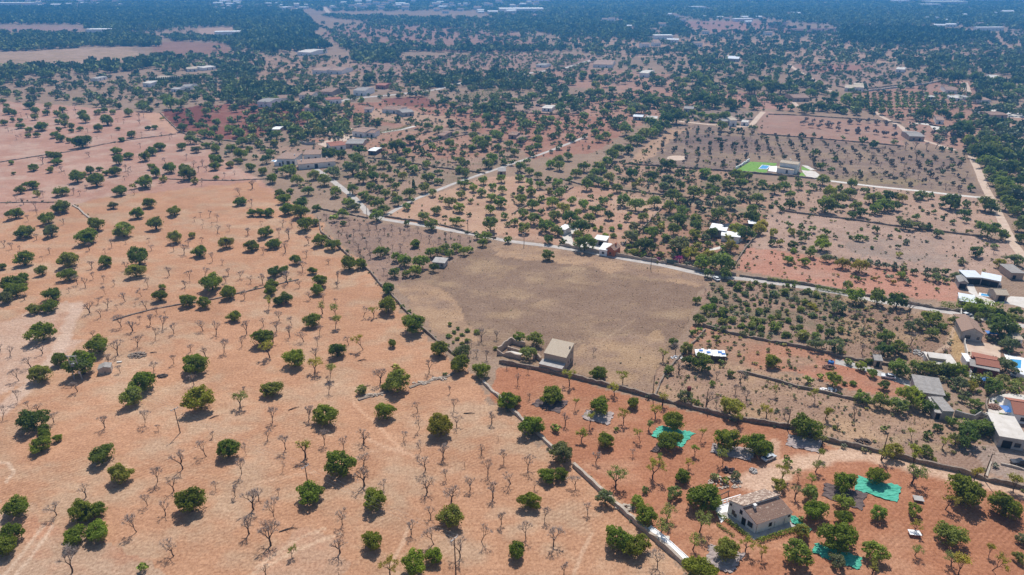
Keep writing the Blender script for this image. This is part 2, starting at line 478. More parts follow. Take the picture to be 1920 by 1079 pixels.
# worn tracks: photo points, width in metres, colour, strength
TRACKS = [
    ([(-20, 790), (60, 720), (110, 660), (130, 610), (145, 570)], 4.5, (214, 184, 160), .75),
    ([(100, 985), (62, 1040), (30, 1079)], .8, (220, 190, 160), .7), ([(82, 985), (48, 1030), (8, 1079)], .8, (220, 190, 160), .7),
    ([(-10, 870), (15, 868), (27, 885), (10, 905)], .9, (222, 192, 162), .7),
    ([(480, 905), (620, 880), (700, 845), (755, 842)], .8, (216, 172, 134), .75),
    ([(660, 740), (665, 760), (700, 790), (760, 850)], .8, (220, 172, 132), .75),
    ([(690, 825), (740, 845), (800, 860)], .9, (218, 174, 136), .75),
    ([(150, 900), (350, 850), (480, 800)], .8, (216, 170, 130), .65),
    ([(730, 1060), (755, 1020), (765, 990)], .9, (216, 176, 140), .75),
    ([(1075, 1079), (1090, 1040), (1110, 1000)], .9, (216, 176, 140), .65),
    ([(480, 1065), (560, 1010), (610, 990)], .8, (216, 180, 144), .75), ([(470, 1079), (560, 1030), (640, 1000)], .8, (216, 180, 144), .75),
    ([(1300, 1079), (1180, 960), (1080, 880)], 1.2, (208, 164, 126), .65),
    # dirt drive to the cottage
    ([(1440, 930), (1445, 905), (1455, 890), (1480, 872), (1540, 858), (1600, 853), (1660, 862), (1720, 878), (1800, 896), (1920, 922), (2000, 940)], 5.0, (214, 176, 144), 1.0),
    ([(1448, 895), (1450, 870), (1452, 830)], 3.2, (208, 166, 134), .85),
    ([(1400, 905), (1430, 900), (1450, 890)], 7.0, (216, 178, 148), .95),
    # footpath
    ([(1784, 592), (1790, 610), (1780, 640), (1778, 648), (1752, 663)], 1.3, (206, 176, 146), .9),
    ([(1445, 668), (1500, 680), (1560, 690)], 1.5, (208, 160, 126), .6),
    ([(1450, 352), (1470, 362)], 1.0, (200, 170, 140), .5),
    ([(1340, 250), (1385, 285), (1400, 292)], 1.2, (170, 142, 122), .6),
    ([(1010, 560), (1100, 592), (1180, 604)], .9, (180, 148, 120), .35), ([(1190, 600), (1130, 640), (1150, 625)], .6, (190, 160, 128), .4),
    ([(330, 245), (420, 300), (560, 395)], 2.5, (200, 150, 124), .4),
]


def build_ground():
    d = [30.0]
    while d[-1] < 5200:
        d.append(d[-1] * 1.0066)
    d = np.array(d)
    t = np.linspace(-1.55, 1.55, 900)
    D, T = np.meshgrid(d, t, indexing='ij')
    X, Y = (D * T).ravel(), D.ravel()
    near = Y < 700
    warp = lambda s, k: (fbm(X / s, Y / s, k, 3) - 0.5) * 2
    w1, w2 = warp(7.0, 5), warp(7.0, 9)
    col = np.tile(soil((165, 138, 114)), (len(X), 1))
    big = fbm(X / 60, Y / 60, 31, 4)
    col = col * (0.86 + 0.28 * big)[:, None]
    pick = fbm(X / 14, Y / 9, 41, 5)
    pick2 = fbm(X / 4.0, Y / 2.6, 77, 3)
    for poly, c, rag, c2, share in FIELDS:
        P = [g(*p) for p in poly]
        my, mx = sum(p[1] for p in poly) / len(poly), sum(p[0] for p in poly) / len(poly)
        if my < 470 and mx > 450:      # the plots beyond the lane: dustier, browner soil
            c = tuple(0.66 * a + 0.34 * b for a, b in zip(c, (166, 142, 118)))
            c2 = None if c2 is None else tuple(0.66 * a + 0.34 * b for a, b in zip(c2, (166, 142, 118)))
        m = inside(X + w1 * rag, Y + w2 * rag, P)
        cc = np.tile(soil(c), (m.sum(), 1))
        if c2 is not None:
            a = np.clip(((0.7 * pick + 0.3 * pick2)[m] - (0.60 - share * 0.36)) / 0.22, 0, 1)[:, None]
            cc = cc * (1 - a) + soil(c2) * a
        cc = cc * (0.90 + 0.2 * big[m] + 0.0)[:, None]
        col[m] = cc
    for pts, w, c, s in TRACKS:
        P = [g(*p) for p in pts]
        best = np.full(X.shape, 1e9)
        for (x0, y0), (x1, y1) in zip(P[:-1], P[1:]):
            lx, ly = x1 - x0, y1 - y0
            u = np.clip(((X - x0) * lx + (Y - y0) * ly) / (lx * lx + ly * ly + 1e-9), 0, 1)
            best = np.minimum(best, np.hypot(X - x0 - u * lx, Y - y0 - u * ly))
        best = best + (pick2 - 0.5) * 0.6 * w
        a = np.clip((w / 2 * 1.3 - best) / (w / 2 * 0.6), 0, 1)[:, None] * s
        if a.max() > 0:
            col = col * (1 - a) + soil(c) * a
    nr, nc = D.shape
    idx = np.arange(nr * nc).reshape(nr, nc)
    q = np.stack([idx[:-1, :-1], idx[:-1, 1:], idx[1:, 1:], idx[1:, :-1]], -1).reshape(-1, 4)
    me = bpy.data.meshes.new("ground")
    me.vertices.add(len(X))
    me.vertices.foreach_set("co", np.stack([X, Y, np.zeros_like(X)], 1).ravel())
    me.loops.add(q.size)
    me.loops.foreach_set("vertex_index", q.ravel())
    me.polygons.add(len(q))
    me.polygons.foreach_set("loop_start", np.arange(len(q)) * 4)
    me.polygons.foreach_set("loop_total", np.full(len(q), 4))
    at = me.color_attributes.new("soil", 'FLOAT_COLOR', 'POINT')
    at.data.foreach_set("color", np.concatenate([col, np.ones((len(X), 1))], 1).ravel())
    me.update()
    me.validate()

    def b(nt, bs):
        a = nn(nt, "ShaderNodeAttribute", attribute_name="soil")
        geo = nn(nt, "ShaderNodeNewGeometry").outputs["Position"]
        f1 = noise_fac(nt, 0.9, 0.32, 0.68, detail=6, rough=0.7, coord=geo)
        f2 = noise_fac(nt, 0.13, 0.3, 0.7, detail=5, rough=0.6, coord=geo, stretch=(1, 1.6, 1), rot=0.4)
        f3 = noise_fac(nt, 0.8, 0.35, 0.65, detail=3, rough=0.6, coord=geo, stretch=(0.22, 2.0, 1), rot=0.62)
        f4 = noise_fac(nt, 1.5, 0.46, 0.66, detail=5, rough=0.8, coord=geo)
        f5 = noise_fac(nt, 1.25, 0.48, 0.68, detail=5, rough=0.8, coord=geo, stretch=(1.5, .8, 1), rot=-.5)
        c = mixc(nt, a.outputs["Color"], (0.80, 0.77, 0.75), f1, 'MULTIPLY')
        c = mixc(nt, c, (0.84, 0.81, 0.80), f2, 'MULTIPLY')
        c = mixc(nt, c, (1.16, 1.17, 1.17), f3, 'MULTIPLY')
        c = mixc(nt, c, (0.62, 0.57, 0.54), f4, 'MULTIPLY')
        c = mixc(nt, c, (1.30, 1.33, 1.34), f5, 'MULTIPLY')
        mp = nn(nt, "ShaderNodeMapping")
        mp.inputs["Rotation"].default_value = (0, 0, 0.95)
        nt.links.new(geo, mp.inputs[0])
        wv = nn(nt, "ShaderNodeTexWave", i_Scale=0.30, i_Distortion=2.2, i_Detail=3.0)
        wv.inputs["Detail Scale"].default_value = 0.18
        nt.links.new(mp.outputs[0], wv.inputs["Vector"])
        fm = nn(nt, "ShaderNodeMath", operation='MULTIPLY')
        nt.links.new(wv.outputs["Fac"], fm.inputs[0])
        nt.links.new(noise_fac(nt, 0.045, 0.42, 0.62, detail=3, coord=geo), fm.inputs[1])
        c = mixc(nt, c, mixc(nt, c, (0.86, 0.84, 0.82), 1.0, 'MULTIPLY'), fm.outputs[0])
        nt.links.new(c, bs.inputs["Base Color"])
        bs.inputs["Roughness"].default_value = 1.0
        bs.inputs["Specular IOR Level"].default_value = 0.0
        bp = nn(nt, "ShaderNodeBump", i_Strength=0.5, i_Distance=0.12)
        nt.links.new(f1, bp.inputs["Height"])
        nt.links.new(bp.outputs[0], bs.inputs["Normal"])
    kind(link("ground", me, material("soil_and_stubble", b)), "structure")


build_ground()


ROADS = []


def ribbon(name, px, width, mat, z=0.02, k="structure"):
    P = [Vector((*g(*p), 0)) for p in px]
    ROADS.extend((a.x, a.y, c.x, c.y, width) for a, c in zip(P[:-1], P[1:]))
    pts = [P[0]]
    for a, b_ in zip(P[:-1], P[1:]):
        n = max(1, int((b_ - a).length / 6))
        for i in range(1, n + 1):
            pts.append(a.lerp(b_, i / n))
    mb = MB()
    vs = []
    for i, p in enumerate(pts):
        d = (pts[min(i + 1, len(pts) - 1)] - pts[max(i - 1, 0)]).normalized()
        nrm = Vector((-d.y, d.x, 0))
        w = width / 2
        vs += [p + nrm * (w + random.uniform(-.15, .15)) + Vector((0, 0, z)), p - nrm * (w + random.uniform(-.15, .15)) + Vector((0, 0, z))]
    mb.add(vs, [(2 * i + 1, 2 * i + 3, 2 * i + 2, 2 * i) for i in range(len(pts) - 1)])
    return kind(obj(name, mb, mat), k)


LANE = [(684, 398), (716, 411), (800, 424), (900, 442), (950, 452), (1040, 463), (1100, 472), (1160, 484), (1240, 497), (1330, 518), (1400, 524), (1480, 535), (1570, 549), (1650, 566), (1700, 573), (1780, 586), (1920, 612), (2150, 655)]
ribbon("country_road", LANE, 3.5, M['asphalt'], .03)
ribbon("driveway", [(592, 317), (618, 335), (645, 356), (665, 372), (690, 400)], 3.8, M['asphalt'], .02)
ribbon("side_road", [(716, 408), (780, 373), (850, 345), (905, 326), (950, 311), (1010, 291), (1042, 279), (1100, 256)], 3.0, M['asphalt'], .02)
ribbon("dirt_road", [(1820, 291), (1832, 315), (1846, 350), (1858, 372), (1872, 400), (1886, 430), (1898, 455), (1912, 474), (1960, 520)], 4.4, M['dirtroad'], .02)
ribbon("driveway", [(1532, 334), (1560, 340), (1640, 350), (1720, 358), (1800, 367), (1852, 372)], 3.4, M['paleconcrete'], .02)
ribbon("dirt_road", [(1274, 228), (1330, 234), (1400, 238), (1412, 232), (1420, 222), (1431, 210)], 4.5, M['dirtroad'], .02)
ribbon("dirt_road", [(1478, 121), (1500, 136), (1520, 147), (1538, 160), (1560, 172)], 5, M['dirtroad'], .02)
ribbon("dirt_road", [(1640, 210), (1655, 220), (1690, 238), (1705, 255), (1790, 282)], 4, M['dirtroad'], .02)
ribbon("dirt_road", [(1488, 192), (1496, 200), (1535, 208)], 4, M['dirtroad'], .02)
ribbon("country_road", [(610, 196), (660, 185), (740, 178), (820, 168), (880, 152), (960, 142), (1060, 128), (1110, 113)], 7, M['asphalt'], .02)
ribbon("driveway", [(717, 249), (748, 244), (778, 237)], 4, M['paleconcrete'], .02)
ribbon("dirt_road", [(1808, 155), (1812, 165), (1815, 175)], 7, M['dirtroad'], .02)
ribbon("country_road", [(608, 14), (616, 24)], 14, M['dirtroad'], .02)
ribbon("country_road", [(1566, 678), (1620, 690), (1655, 703), (1712, 722)], 3.6, M['concrete'], .02)
ribbon("footpath", [(1390, 448), (1380, 455), (1350, 465), (1325, 470)], 2.6, M['paleconcrete'], .02)
ribbon("driveway", [(1078, 428), (1062, 440), (1066, 455), (1082, 464)], 4.6, M['paleconcrete'], .025)
# ------------------------------------------------------------------ field walls
WALLS = []


def wall_line(name, label, px, h=1.0, w=0.55, mat='stone', cat="stone wall", group=None, gap=None):
    P = [Vector((*g(*p), 0)) for p in px]
    WALLS.append((px, name))
    o = P[0].copy()
    mb = MB()
    pts = [P[0]]
    for a, b_ in zip(P[:-1], P[1:]):
        n = max(1, int((b_ - a).length / 1.4))
        for i in range(1, n + 1):
            pts.append(a.lerp(b_, i / n))
    vs, fs = [], []
    for i, p in enumerate(pts):
        d = (pts[min(i + 1, len(pts) - 1)] - pts[max(i - 1, 0)]).normalized()
        nr = Vector((-d.y, d.x, 0))
        q = p - o + nr * random.uniform(-.09, .09)
        hh = h * random.uniform(.70, 1.15) * (.55 if random.random() < .06 else 1)
        a, t = w / 2 * random.uniform(1.0, 1.25), w / 2 * random.uniform(.7, .95)
        vs += [q + nr * a + Vector((0, 0, -.05)), q + nr * t + Vector((0, 0, hh)), q - nr * t + Vector((0, 0, hh * random.uniform(.94, 1.03))), q - nr * a + Vector((0, 0, -.05))]
        if i:
            k, j = 4 * i, 4 * (i - 1)
            fs += [(j, k, k + 1, j + 1), (j + 1, k + 1, k + 2, j + 2), (j + 2, k + 2, k + 3, j + 3)]
    fs += [(0, 1, 2, 3), (4 * len(pts) - 1, 4 * len(pts) - 2, 4 * len(pts) - 3, 4 * len(pts) - 4)]
    mb.add(vs, fs)
    ob = obj(name, mb, M[mat])
    ob.location = o
    return tag(ob, label, cat, group)


W = "stone_wall"
wall_line(W, "long dry stone wall above the red orchard, from the ruin to the dirt drive", [(936, 681), (1010, 694), (1075, 709), (1110, 718), (1180, 735), (1235, 750), (1300, 767), (1372, 786), (1480, 803), (1552, 828), (1648, 849), (1720, 868), (1790, 884), (1850, 902), (1960, 926)], 1.5, .6)
wall_line(W, "pale terrace wall curving down between the sandy and the red orchard", [(906, 717), (918, 730), (932, 742), (965, 775), (1000, 805), (1017, 822), (1040, 846)], .9, .9, 'palestone')
wall_line(W, "broad pale terrace wall running to the bottom edge below the cottage orchard", [(1075, 874), (1092, 890), (1112, 908), (1136, 932), (1160, 953), (1186, 976), (1218, 1004), (1258, 1038), (1300, 1075), (1340, 1110)], 1.3, .9, 'palestone')
wall_line(W, "low collapsed dry stone wall beside the bushy carob in the sandy orchard", [(672, 751), (690, 745), (712, 739), (735, 733)], .32, 1.1, 'stone')
wall_line(W, "low collapsed dry stone wall right of the bushy carob, curving to the dark pair", [(768, 728), (790, 719), (812, 713), (838, 707), (850, 700)], .34, 1.2, 'stone')
wall_line(W, "dry stone wall between the sandy orchard and the dry field", [(716, 538), (740, 560), (757, 580), (772, 596), (795, 620), (812, 634), (832, 650), (850, 665)], 1.0)
wall_line(W, "dry stone wall down the left side of the grey almond plot", [(596, 408), (602, 436), (625, 455), (646, 474), (670, 495), (692, 508), (716, 538)], 1.1)
wall_line(W, "dry stone wall above the grey almond plot", [(597, 392), (625, 398), (660, 404), (690, 410)], .9)
wall_line(W, "lane wall along the front of the pale almond orchard", [(716, 406), (760, 413), (820, 421), (884, 438), (930, 448)], 1.0)
wall_line(W, "high wall along the lane below the orange house", [(1050, 461), (1100, 471), (1140, 478), (1248, 495)], 1.7, .5, 'rubble')
wall_line(W, "wall along the lane right of the green gate", [(1264, 497), (1300, 506), (1336, 512), (1380, 517)], 1.5, .5, 'rubble')
wall_line(W, "dark hedge-topped wall along the lane above the shrub field", [(1386, 518), (1440, 526), (1500, 533), (1570, 545), (1650, 560), (1760, 580), (1830, 588), (1920, 604), (2050, 630)], 1.2, .7)
wall_line(W, "dry stone wall along the foot of the shrub field", [(1317, 612), (1360, 624), (1420, 637), (1480, 648), (1540, 660), (1580, 672), (1640, 682), (1700, 690)], 1.1)
wall_line(W, "dry stone wall below the blue scrap heap plot", [(1383, 697), (1440, 711), (1500, 728), (1540, 736), (1600, 750), (1640, 758)], .9)
wall_line(W, "dry stone wall from the tip heap down to the lane corner", [(1322, 620), (1310, 634), (1294, 650), (1276, 668), (1262, 684), (1245, 705), (1237, 722), (1228, 744)], .9)
wall_line(W, "dry stone wall between the light orchard patch and the garden", [(1242, 390), (1230, 404), (1216, 418), (1202, 432), (1190, 446)], 1.0)
wall_line(W, "dry stone wall down the right side of the white sheds garden", [(1432, 432), (1414, 448), (1398, 466), (1386, 484), (1372, 506)], 1.1)
wall_line(W, "dry stone wall across the scrubby plot below the villa field", [(1466, 396), (1500, 401), (1560, 408), (1600, 413), (1680, 425), (1740, 432), (1850, 446)], .9)
wall_line(W, "dry stone wall across the middle orchard, above the light patch", [(1050, 336), (1090, 347), (1130, 353), (1180, 359), (1240, 366), (1290, 372)], .9)
wall_line(W, "dry stone wall slanting between the two almond orchards", [(960, 402), (985, 388), (1020, 376), (1045, 368), (1075, 352)], .9)
wall_line(W, "dark boundary wall along the foot of the villa field", [(1172, 308), (1230, 312), (1300, 317), (1366, 322), (1440, 328), (1500, 333)], 1.2)
wall_line(W, "field wall between the villa field and the pink orchard", [(1420, 252), (1500, 258), (1560, 263), (1640, 270), (1694, 275)], .9)
wall_line(W, "wall along the top of the pink almond orchard", [(1440, 215), (1500, 217), (1560, 221), (1640, 226), (1690, 232)], .9)
wall_line(W, "wall slanting through the farm fields behind the pale almond trees", [(690, 297), (730, 300), (770, 307), (830, 316), (880, 322), (910, 326)], .9)
wall_line(W, "wall curving round the bare rise left of the side road", [(770, 285), (800, 270), (850, 258), (880, 252)], .9, .9)
wall_line(W, "wall below the grey meadow with parked vehicles", [(870, 200), (940, 208), (990, 213), (1050, 216), (1100, 218)], 1.0)
wall_line(W, "field wall left of the large farmhouse", [(370, 256), (400, 262), (440, 266), (480, 272), (505, 278)], .9)
wall_line(W, "dark wall down the edge of the red ploughed plot", [(300, 212), (316, 228), (334, 246), (370, 262), (400, 280)], .9)
wall_line(W, "grey terrace wall across the reddish slope, far up the sandy orchard", [(0, 305), (60, 295), (130, 285), (200, 270), (250, 262), (330, 252)], .6, .9)
wall_line(W, "grey terrace wall across the sandy orchard above its open slope", [(310, 336), (350, 338), (400, 339), (440, 339), (480, 337), (510, 336)], .6, .7)
wall_line(W, "short grey terrace wall at the left edge of the sandy orchard", [(0, 381), (40, 380), (80, 380), (102, 380)], .5, .7)
wall_line(W, "thin terrace wall across the sandy orchard near the bare almond cluster", [(212, 602), (250, 590), (290, 580), (330, 573), (400, 562), (480, 543), (560, 525)], .45, .6)
wall_line(W, "tumbled stone row among the upper carobs", [(137, 386), (148, 392), (158, 402), (170, 411)], .6, 1.0, 'palestone')
wall_line(W, "pale drive wall from the farmhouse to the far village", [(1600, 176), (1640, 170), (1700, 163), (1740, 158), (1770, 152)], 1.6, 1.0, 'concrete')
wall_line(W, "far wall above the pinkish orchard behind the tall hedge", [(1570, 163), (1600, 168), (1640, 166), (1690, 160)], 1.2, .8)
wall_line("garden_wall", "white boundary wall left of the brown roofed house and its yard", [(1800, 585), (1803, 605), (1804, 625), (1808, 645), (1812, 670), (1816, 690), (1819, 706)], 1.7, .3, 'paleconcrete', "garden wall")
wall_line("garden_wall", "grey block wall below the vegetable garden by the ochre yard", [(1788, 780), (1806, 784), (1825, 789), (1836, 782), (1858, 788), (1876, 792)], 1.9, .3, 'concrete', "garden wall")
wall_line("garden_wall", "low curved wall round the pale forecourt", [(1850, 772), (1848, 757), (1852, 747), (1866, 741), (1884, 735)], .9, .5, 'stone', "garden wall")
wall_line("garden_wall", "white wall along the left of the villa lawn", [(1379, 318), (1392, 310), (1405, 302)], 1.6, .5, 'white', "garden wall")
wall_line("garden_wall", "low wall in front of the villa lawn and pool", [(1380, 324), (1420, 325), (1450, 327), (1480, 331), (1536, 337)], 1.0, .5, 'rubble', "garden wall")
wall_line("garden_wall", "short rubble wall beside the dark pickup", [(1876, 871), (1896, 876), (1920, 882)], .6, .5, 'palestone', "garden wall")
wall_line("garden_wall", "grey wall with planks right of the orange gabled house", [(1164, 456), (1168, 462), (1174, 452)], 1.2, .3, 'concrete', "garden wall")
wall_line("garden_wall", "grey retaining wall behind the farmhouse, below the ochre riding ground", [(562, 269), (575, 272), (592, 272)], 2.2, .5, 'concrete', "garden wall")
wall_line(W, "straight yellow stone row in the gravel by the leaning pole", [(1858, 868), (1853, 880), (1848, 895)], .5, .7, 'palestone')


# ------------------------------------------------------------------ buildings
def frame3(A, B, C, z):
    """local frame from three photo corners seen at height z: front left, front right, back right"""
    a, b, c = (Vector(g(*p, z)) for p in (A, B, C))
    u = b - a
    L = u.length
    u.normalize()
    v = Vector((-u.y, u.x))
    return a, math.atan2(u.y, u.x), L, max(1.5, (c - b).dot(v))


def opening(root, side, L, Wd, s, z, w, h, name="window", pane='glass', frame='wood'):
    """window or door set against a wall: frame, and the pane as its sub-part"""
    fr, pn = MB(), MB()

    def place(mb, s0, s1, z0, z1, d0, d1):
        if side == 'front':
            mb.box(s0, -d1, z0, s1, -d0, z1)
        elif side == 'back':
            mb.box(s0, Wd + d0, z0, s1, Wd + d1, z1)
        elif side == 'left':
            mb.box(-d1, s0, z0, -d0, s1, z1)
        else:
            mb.box(L + d0, s0, z0, L + d1, s1, z1)
    t = .09
    place(fr, s - w / 2 - t, s + w / 2 + t, z + h, z + h + t, -.05, .06)
    place(fr, s - w / 2 - t, s + w / 2 + t, z - t, z, -.05, .10)
    place(fr, s - w / 2 - t, s - w / 2, z, z + h, -.05, .06)
    place(fr, s + w / 2, s + w / 2 + t, z, z + h, -.05, .06)
    place(pn, s - w / 2, s + w / 2, z, z + h, -.05, .03)
    f = obj(name, fr, M[frame], root)
    obj("pane" if pane == 'glass' else "door_leaf" if name == "door" else "shutter", pn, M[pane], f)
    return f


def walls_mesh(L, Wd, he, hb=None, ridge=None, axis='x', z0=-.1):
    mb = MB()
    hb = he if hb is None else hb
    if ridge is None:
        mb.prism([(0, 0), (L, 0), (L, Wd), (0, Wd)], z0, [he, he, hb, hb])
    elif axis == 'x':
        for x0, x1 in ((0, L),):
            vs = [(x0, 0, z0), (x0, Wd, z0), (x0, Wd, hb), (x0, Wd / 2, ridge), (x0, 0, he), (x1, 0, z0), (x1, Wd, z0), (x1, Wd, hb), (x1, Wd / 2, ridge), (x1, 0, he)]
            mb.add(vs, [(0, 4, 3, 2, 1), (5, 6, 7, 8, 9), (0, 5, 9, 4), (1, 2, 7, 6), (4, 9, 8, 3), (3, 8, 7, 2)])
    else:
        vs = [(0, 0, z0), (L, 0, z0), (L, 0, he), (L / 2, 0, ridge), (0, 0, he), (0, Wd, z0), (L, Wd, z0), (L, Wd, hb), (L / 2, Wd, ridge), (0, Wd, hb)]
        mb.add(vs, [(0, 1, 2, 3, 4), (5, 9, 8, 7, 6), (0, 4, 9, 5), (1, 6, 7, 2), (4, 3, 8, 9), (3, 2, 7, 8)])
    return mb


def roof_mesh(L, Wd, he, hb, ridge, axis, ov=.3, th=.16):
    mb = MB()
    e = .03
    if ridge is None:
        s = (hb - he) / Wd
        mb.slab([(-ov, -ov, he - ov * s + th + e), (L + ov, -ov, he - ov * s + th + e), (L + ov, Wd + ov, hb + ov * s + th + e), (-ov, Wd + ov, hb + ov * s + th + e)], th)
    elif axis == 'x':
        s1, s2 = (ridge - he) / (Wd / 2), (ridge - hb) / (Wd / 2)
        z = th + e
        mb.slab([(-ov, -ov, he - ov * s1 + z), (L + ov, -ov, he - ov * s1 + z), (L + ov, Wd / 2, ridge + z), (-ov, Wd / 2, ridge + z)], th)
        mb.slab([(-ov, Wd / 2 + .01, ridge + z), (L + ov, Wd / 2 + .01, ridge + z), (L + ov, Wd + ov, hb - ov * s2 + z), (-ov, Wd + ov, hb - ov * s2 + z)], th)
        mb.tube([(-ov, Wd / 2, ridge + z + .02), (L + ov, Wd / 2, ridge + z + .02)], .13, 6)
    else:
        s1 = (ridge - he) / (L / 2)
        z = th + e
        mb.slab([(-ov, -ov, he - ov * s1 + z), (L / 2, -ov, ridge + z), (L / 2, Wd + ov, ridge + z), (-ov, Wd + ov, he - ov * s1 + z)], th)
        mb.slab([(L / 2 + .01, -ov, ridge + z), (L + ov, -ov, he - ov * s1 + z), (L + ov, Wd + ov, he - ov * s1 + z), (L / 2 + .01, Wd + ov, ridge + z)], th)
        mb.tube([(L / 2, -ov, ridge + z + .02), (L / 2, Wd + ov, ridge + z + .02)], .13, 6)
    return mb


HOUSES = []


def house(name, label, cat, A, B, C, he, hb=None, ridge=None, axis='x', wall='plaster', roof='pinkroof', ops=(), chim=None, parapet=False, group=None, ov=.3, wmin=None, turn=None):
    hb = he if hb is None else hb
    a, rz, L, Wd = frame3(A, B, C, he)
    if wmin:
        Wd = max(Wd, wmin)
    if turn:
        rz, L, Wd = turn
    root = thing(name, label, cat, (a.x, a.y, 0), rz, group)
    HOUSES.append((a.x, a.y, L, Wd, he))
    obj("wall", walls_mesh(L, Wd, he, hb, ridge, axis), M[wall], root)
    r = obj("roof", roof_mesh(L, Wd, he, hb, ridge, axis, ov), M[roof], root)
    if parapet:
        mb = MB()
        for x0, y0, x1, y1 in ((-.31, -.31, L + .31, -.02), (-.31, Wd + .02, L + .31, Wd + .31), (-.31, -.015, -.02, Wd + .015), (L + .02, -.015, L + .31, Wd + .015)):
            mb.box(x0, y0, he + .195, x1, y1, max(he, hb) + .55)
        obj("parapet", mb, M[wall], root)
    for c in chim or ():
        mb = MB()
        x, y, z0, z1 = c[0] * L, c[1] * Wd, c[2], c[3]
        mb.box(x - .3, y - .3, z0, x + .3, y + .3, z1)
        mb.box(x - .38, y - .38, z1, x + .38, y + .38, z1 + .12)
        obj("chimney", mb, M[wall], r)
    for o in ops:
        side, s, z, w, h = o[:5]
        ln = L if side in ('front', 'back') else Wd
        opening(root, side, L, Wd, s * ln, z, w, h, *(o[5:]))
    return root, L, Wd


D = ("door", "dark")
S = ("window", "wood")

# --- the cottage in the red orchard: low front half under brown tiles, taller rear half under patched tiles
def cottage():
    A = (1340 + 580 / 7.706, 880 + 935 / 7.706)
    Bk = (1340 + 180 / 7.706, 880 + 640 / 7.706)
    R = (1340 + 1085 / 7.706, 880 + 770 / 7.706)
    a, r, bk = Vector(g(*A)), Vector(g(*R)), Vector(g(*Bk))
    u = (r - a)
    L = u.length
    rz = math.atan2(u.y, u.x)
    u.normalize()
    Wd = (bk - a).dot(Vector((-u.y, u.x)))
    sk = (bk - a).dot(u)
    root = thing("cottage", "pale two-level cottage with brown and patched tile roofs, red orchard", "house", (a.x, a.y, 0), rz)
    ym = Wd * .50
    zf, zr1, zr2, zb = 3.05, 4.75, 5.35, 4.15
    sx = lambda y: sk * y / Wd
    mb = MB()
    for (y0, z0, y1, z1) in ((0, zf, ym, zr1), (ym, zr2, Wd, zb)):
        x0, x1 = sx(y0), sx(y1)
        mb.add([(x0, y0, -.1), (x0 + L, y0, -.1), (x1 + L, y1, -.1), (x1, y1, -.1), (x0, y0, z0), (x0 + L, y0, z0), (x1 + L, y1, z1), (x1, y1, z1)],
               [(3, 2, 1, 0), (4, 5, 6, 7), (0, 1, 5, 4), (1, 2, 6, 5), (2, 3, 7, 6), (3, 0, 4, 7)])
    obj("wall", mb, M['plaster'], root)
    ov, th = .22, .16

    def half(y0, z0, y1, z1, o0, o1, mat):
        sl = (z1 - z0) / (y1 - y0)
        p0, p1 = y0 - o0, y1 + o1
        q0, q1 = z0 - o0 * sl + th + .03, z1 + o1 * sl + th + .03
        mb = MB()
        n = 22
        for i in range(n):      # rows of tiles, stepped along the slope, with a ragged lower edge
            t0, t1 = i / n, (i + 1) / n
            ya, yb = p0 + (p1 - p0) * t0, p0 + (p1 - p0) * t1
            za, zb_ = q0 + (q1 - q0) * t0, q0 + (q1 - q0) * t1
            j = random.uniform(0, .025)
            mb.slab([(sx(ya) - ov, ya + .004, za + j), (sx(ya) + L + ov, ya + .004, za + j), (sx(yb) + L + ov, yb, zb_ + j), (sx(yb) - ov, yb, zb_ + j)], th + j)
        return obj("roof", mb, M[mat], root)
    half(0, zf, ym, zr1, ov, -.02, 'brownroof')
    r2 = half(ym, zr2, Wd, zb, .12, ov, 'patchroof')
    ch = MB()
    cx = sx(ym) + L * .26
    ch.box(cx - .3, ym - .95, zr1 - .35, cx + .3, ym - .35, zr2 + .1)
    ch.box(cx - .38, ym - 1.03, zr2 + .1, cx + .38, ym - .27, zr2 + .22)
    obj("chimney", ch, M['plaster'], r2)

    def gable_op(nm, y, z, w, h, pane):       # on the slanting left wall: follow its line
        o = opening(root, 'left', L, Wd, 0, 0, w, h, nm, pane, 'wood')
        o.location = (sx(y), y, z)
        o.rotation_euler = (0, 0, -math.atan2(sk, Wd))
    gable_op("window", Wd * .20, 1.05, 1.25, 1.25, 'glass')
    gable_op("door", Wd * .42, .12, .95, 2.0, 'dark')
    gable_op("window", Wd * .55, 2.75, .6, 1.0, 'dark')
    gable_op("window", Wd * .72, .75, .6, .8, 'wood')
    gable_op("window", Wd * .80, 1.0, .7, 1.1, 'wood')
    gable_op("window", Wd * .92, 3.1, .4, .5, 'dark')
    opening(root, 'front', L, Wd, L * .41, 1.0, .7, .95, "window", 'dark', 'wood')
    opening(root, 'front', L, Wd, L * .93, 2.1, .45, .4, "window", 'dark', 'wood')
    for x in (.53, .81):
        p = MB()
        p.tube([(L * x, -.09, 0), (L * x, -.09, 2.0)], .06, 6)
        obj("drainpipe", p, M['concrete'], root)
    p = MB()
    p.tube([(.12, -.1, 0), (.12, -.1, zf - .1)], .07, 6)
    obj("drainpipe", p, M['concrete'], root)
    pl = MB()
    pl.prism([(-1.5 + sk * 1.0, Wd + .5), (-1.5, -1.5), (L + .6, -1.5), (L + .6, -.02), (0, -.02), (sk, Wd + .5)], 0, .14)
    obj("paved_apron", pl, M['concrete'], root)
    te = MB()
    te.prism([(sk - 3.4, Wd - 2.2), (sk - .06, Wd - .8), (sk - .04, Wd + .2), (sk + L * .75, Wd + .2), (sk + L * .62, Wd + 3.0), (sk - 1.6, Wd + 3.0)], 0, .12)
    obj("terrace", te, M['white'], root)
    return a, rz, L, Wd, sk


ca, crz, cL, cW, csk = cottage()


def cot(x, y, z=0.0):
    return (ca.x + x * math.cos(crz) - y * math.sin(crz), ca.y + x * math.sin(crz) + y * math.cos(crz), z)


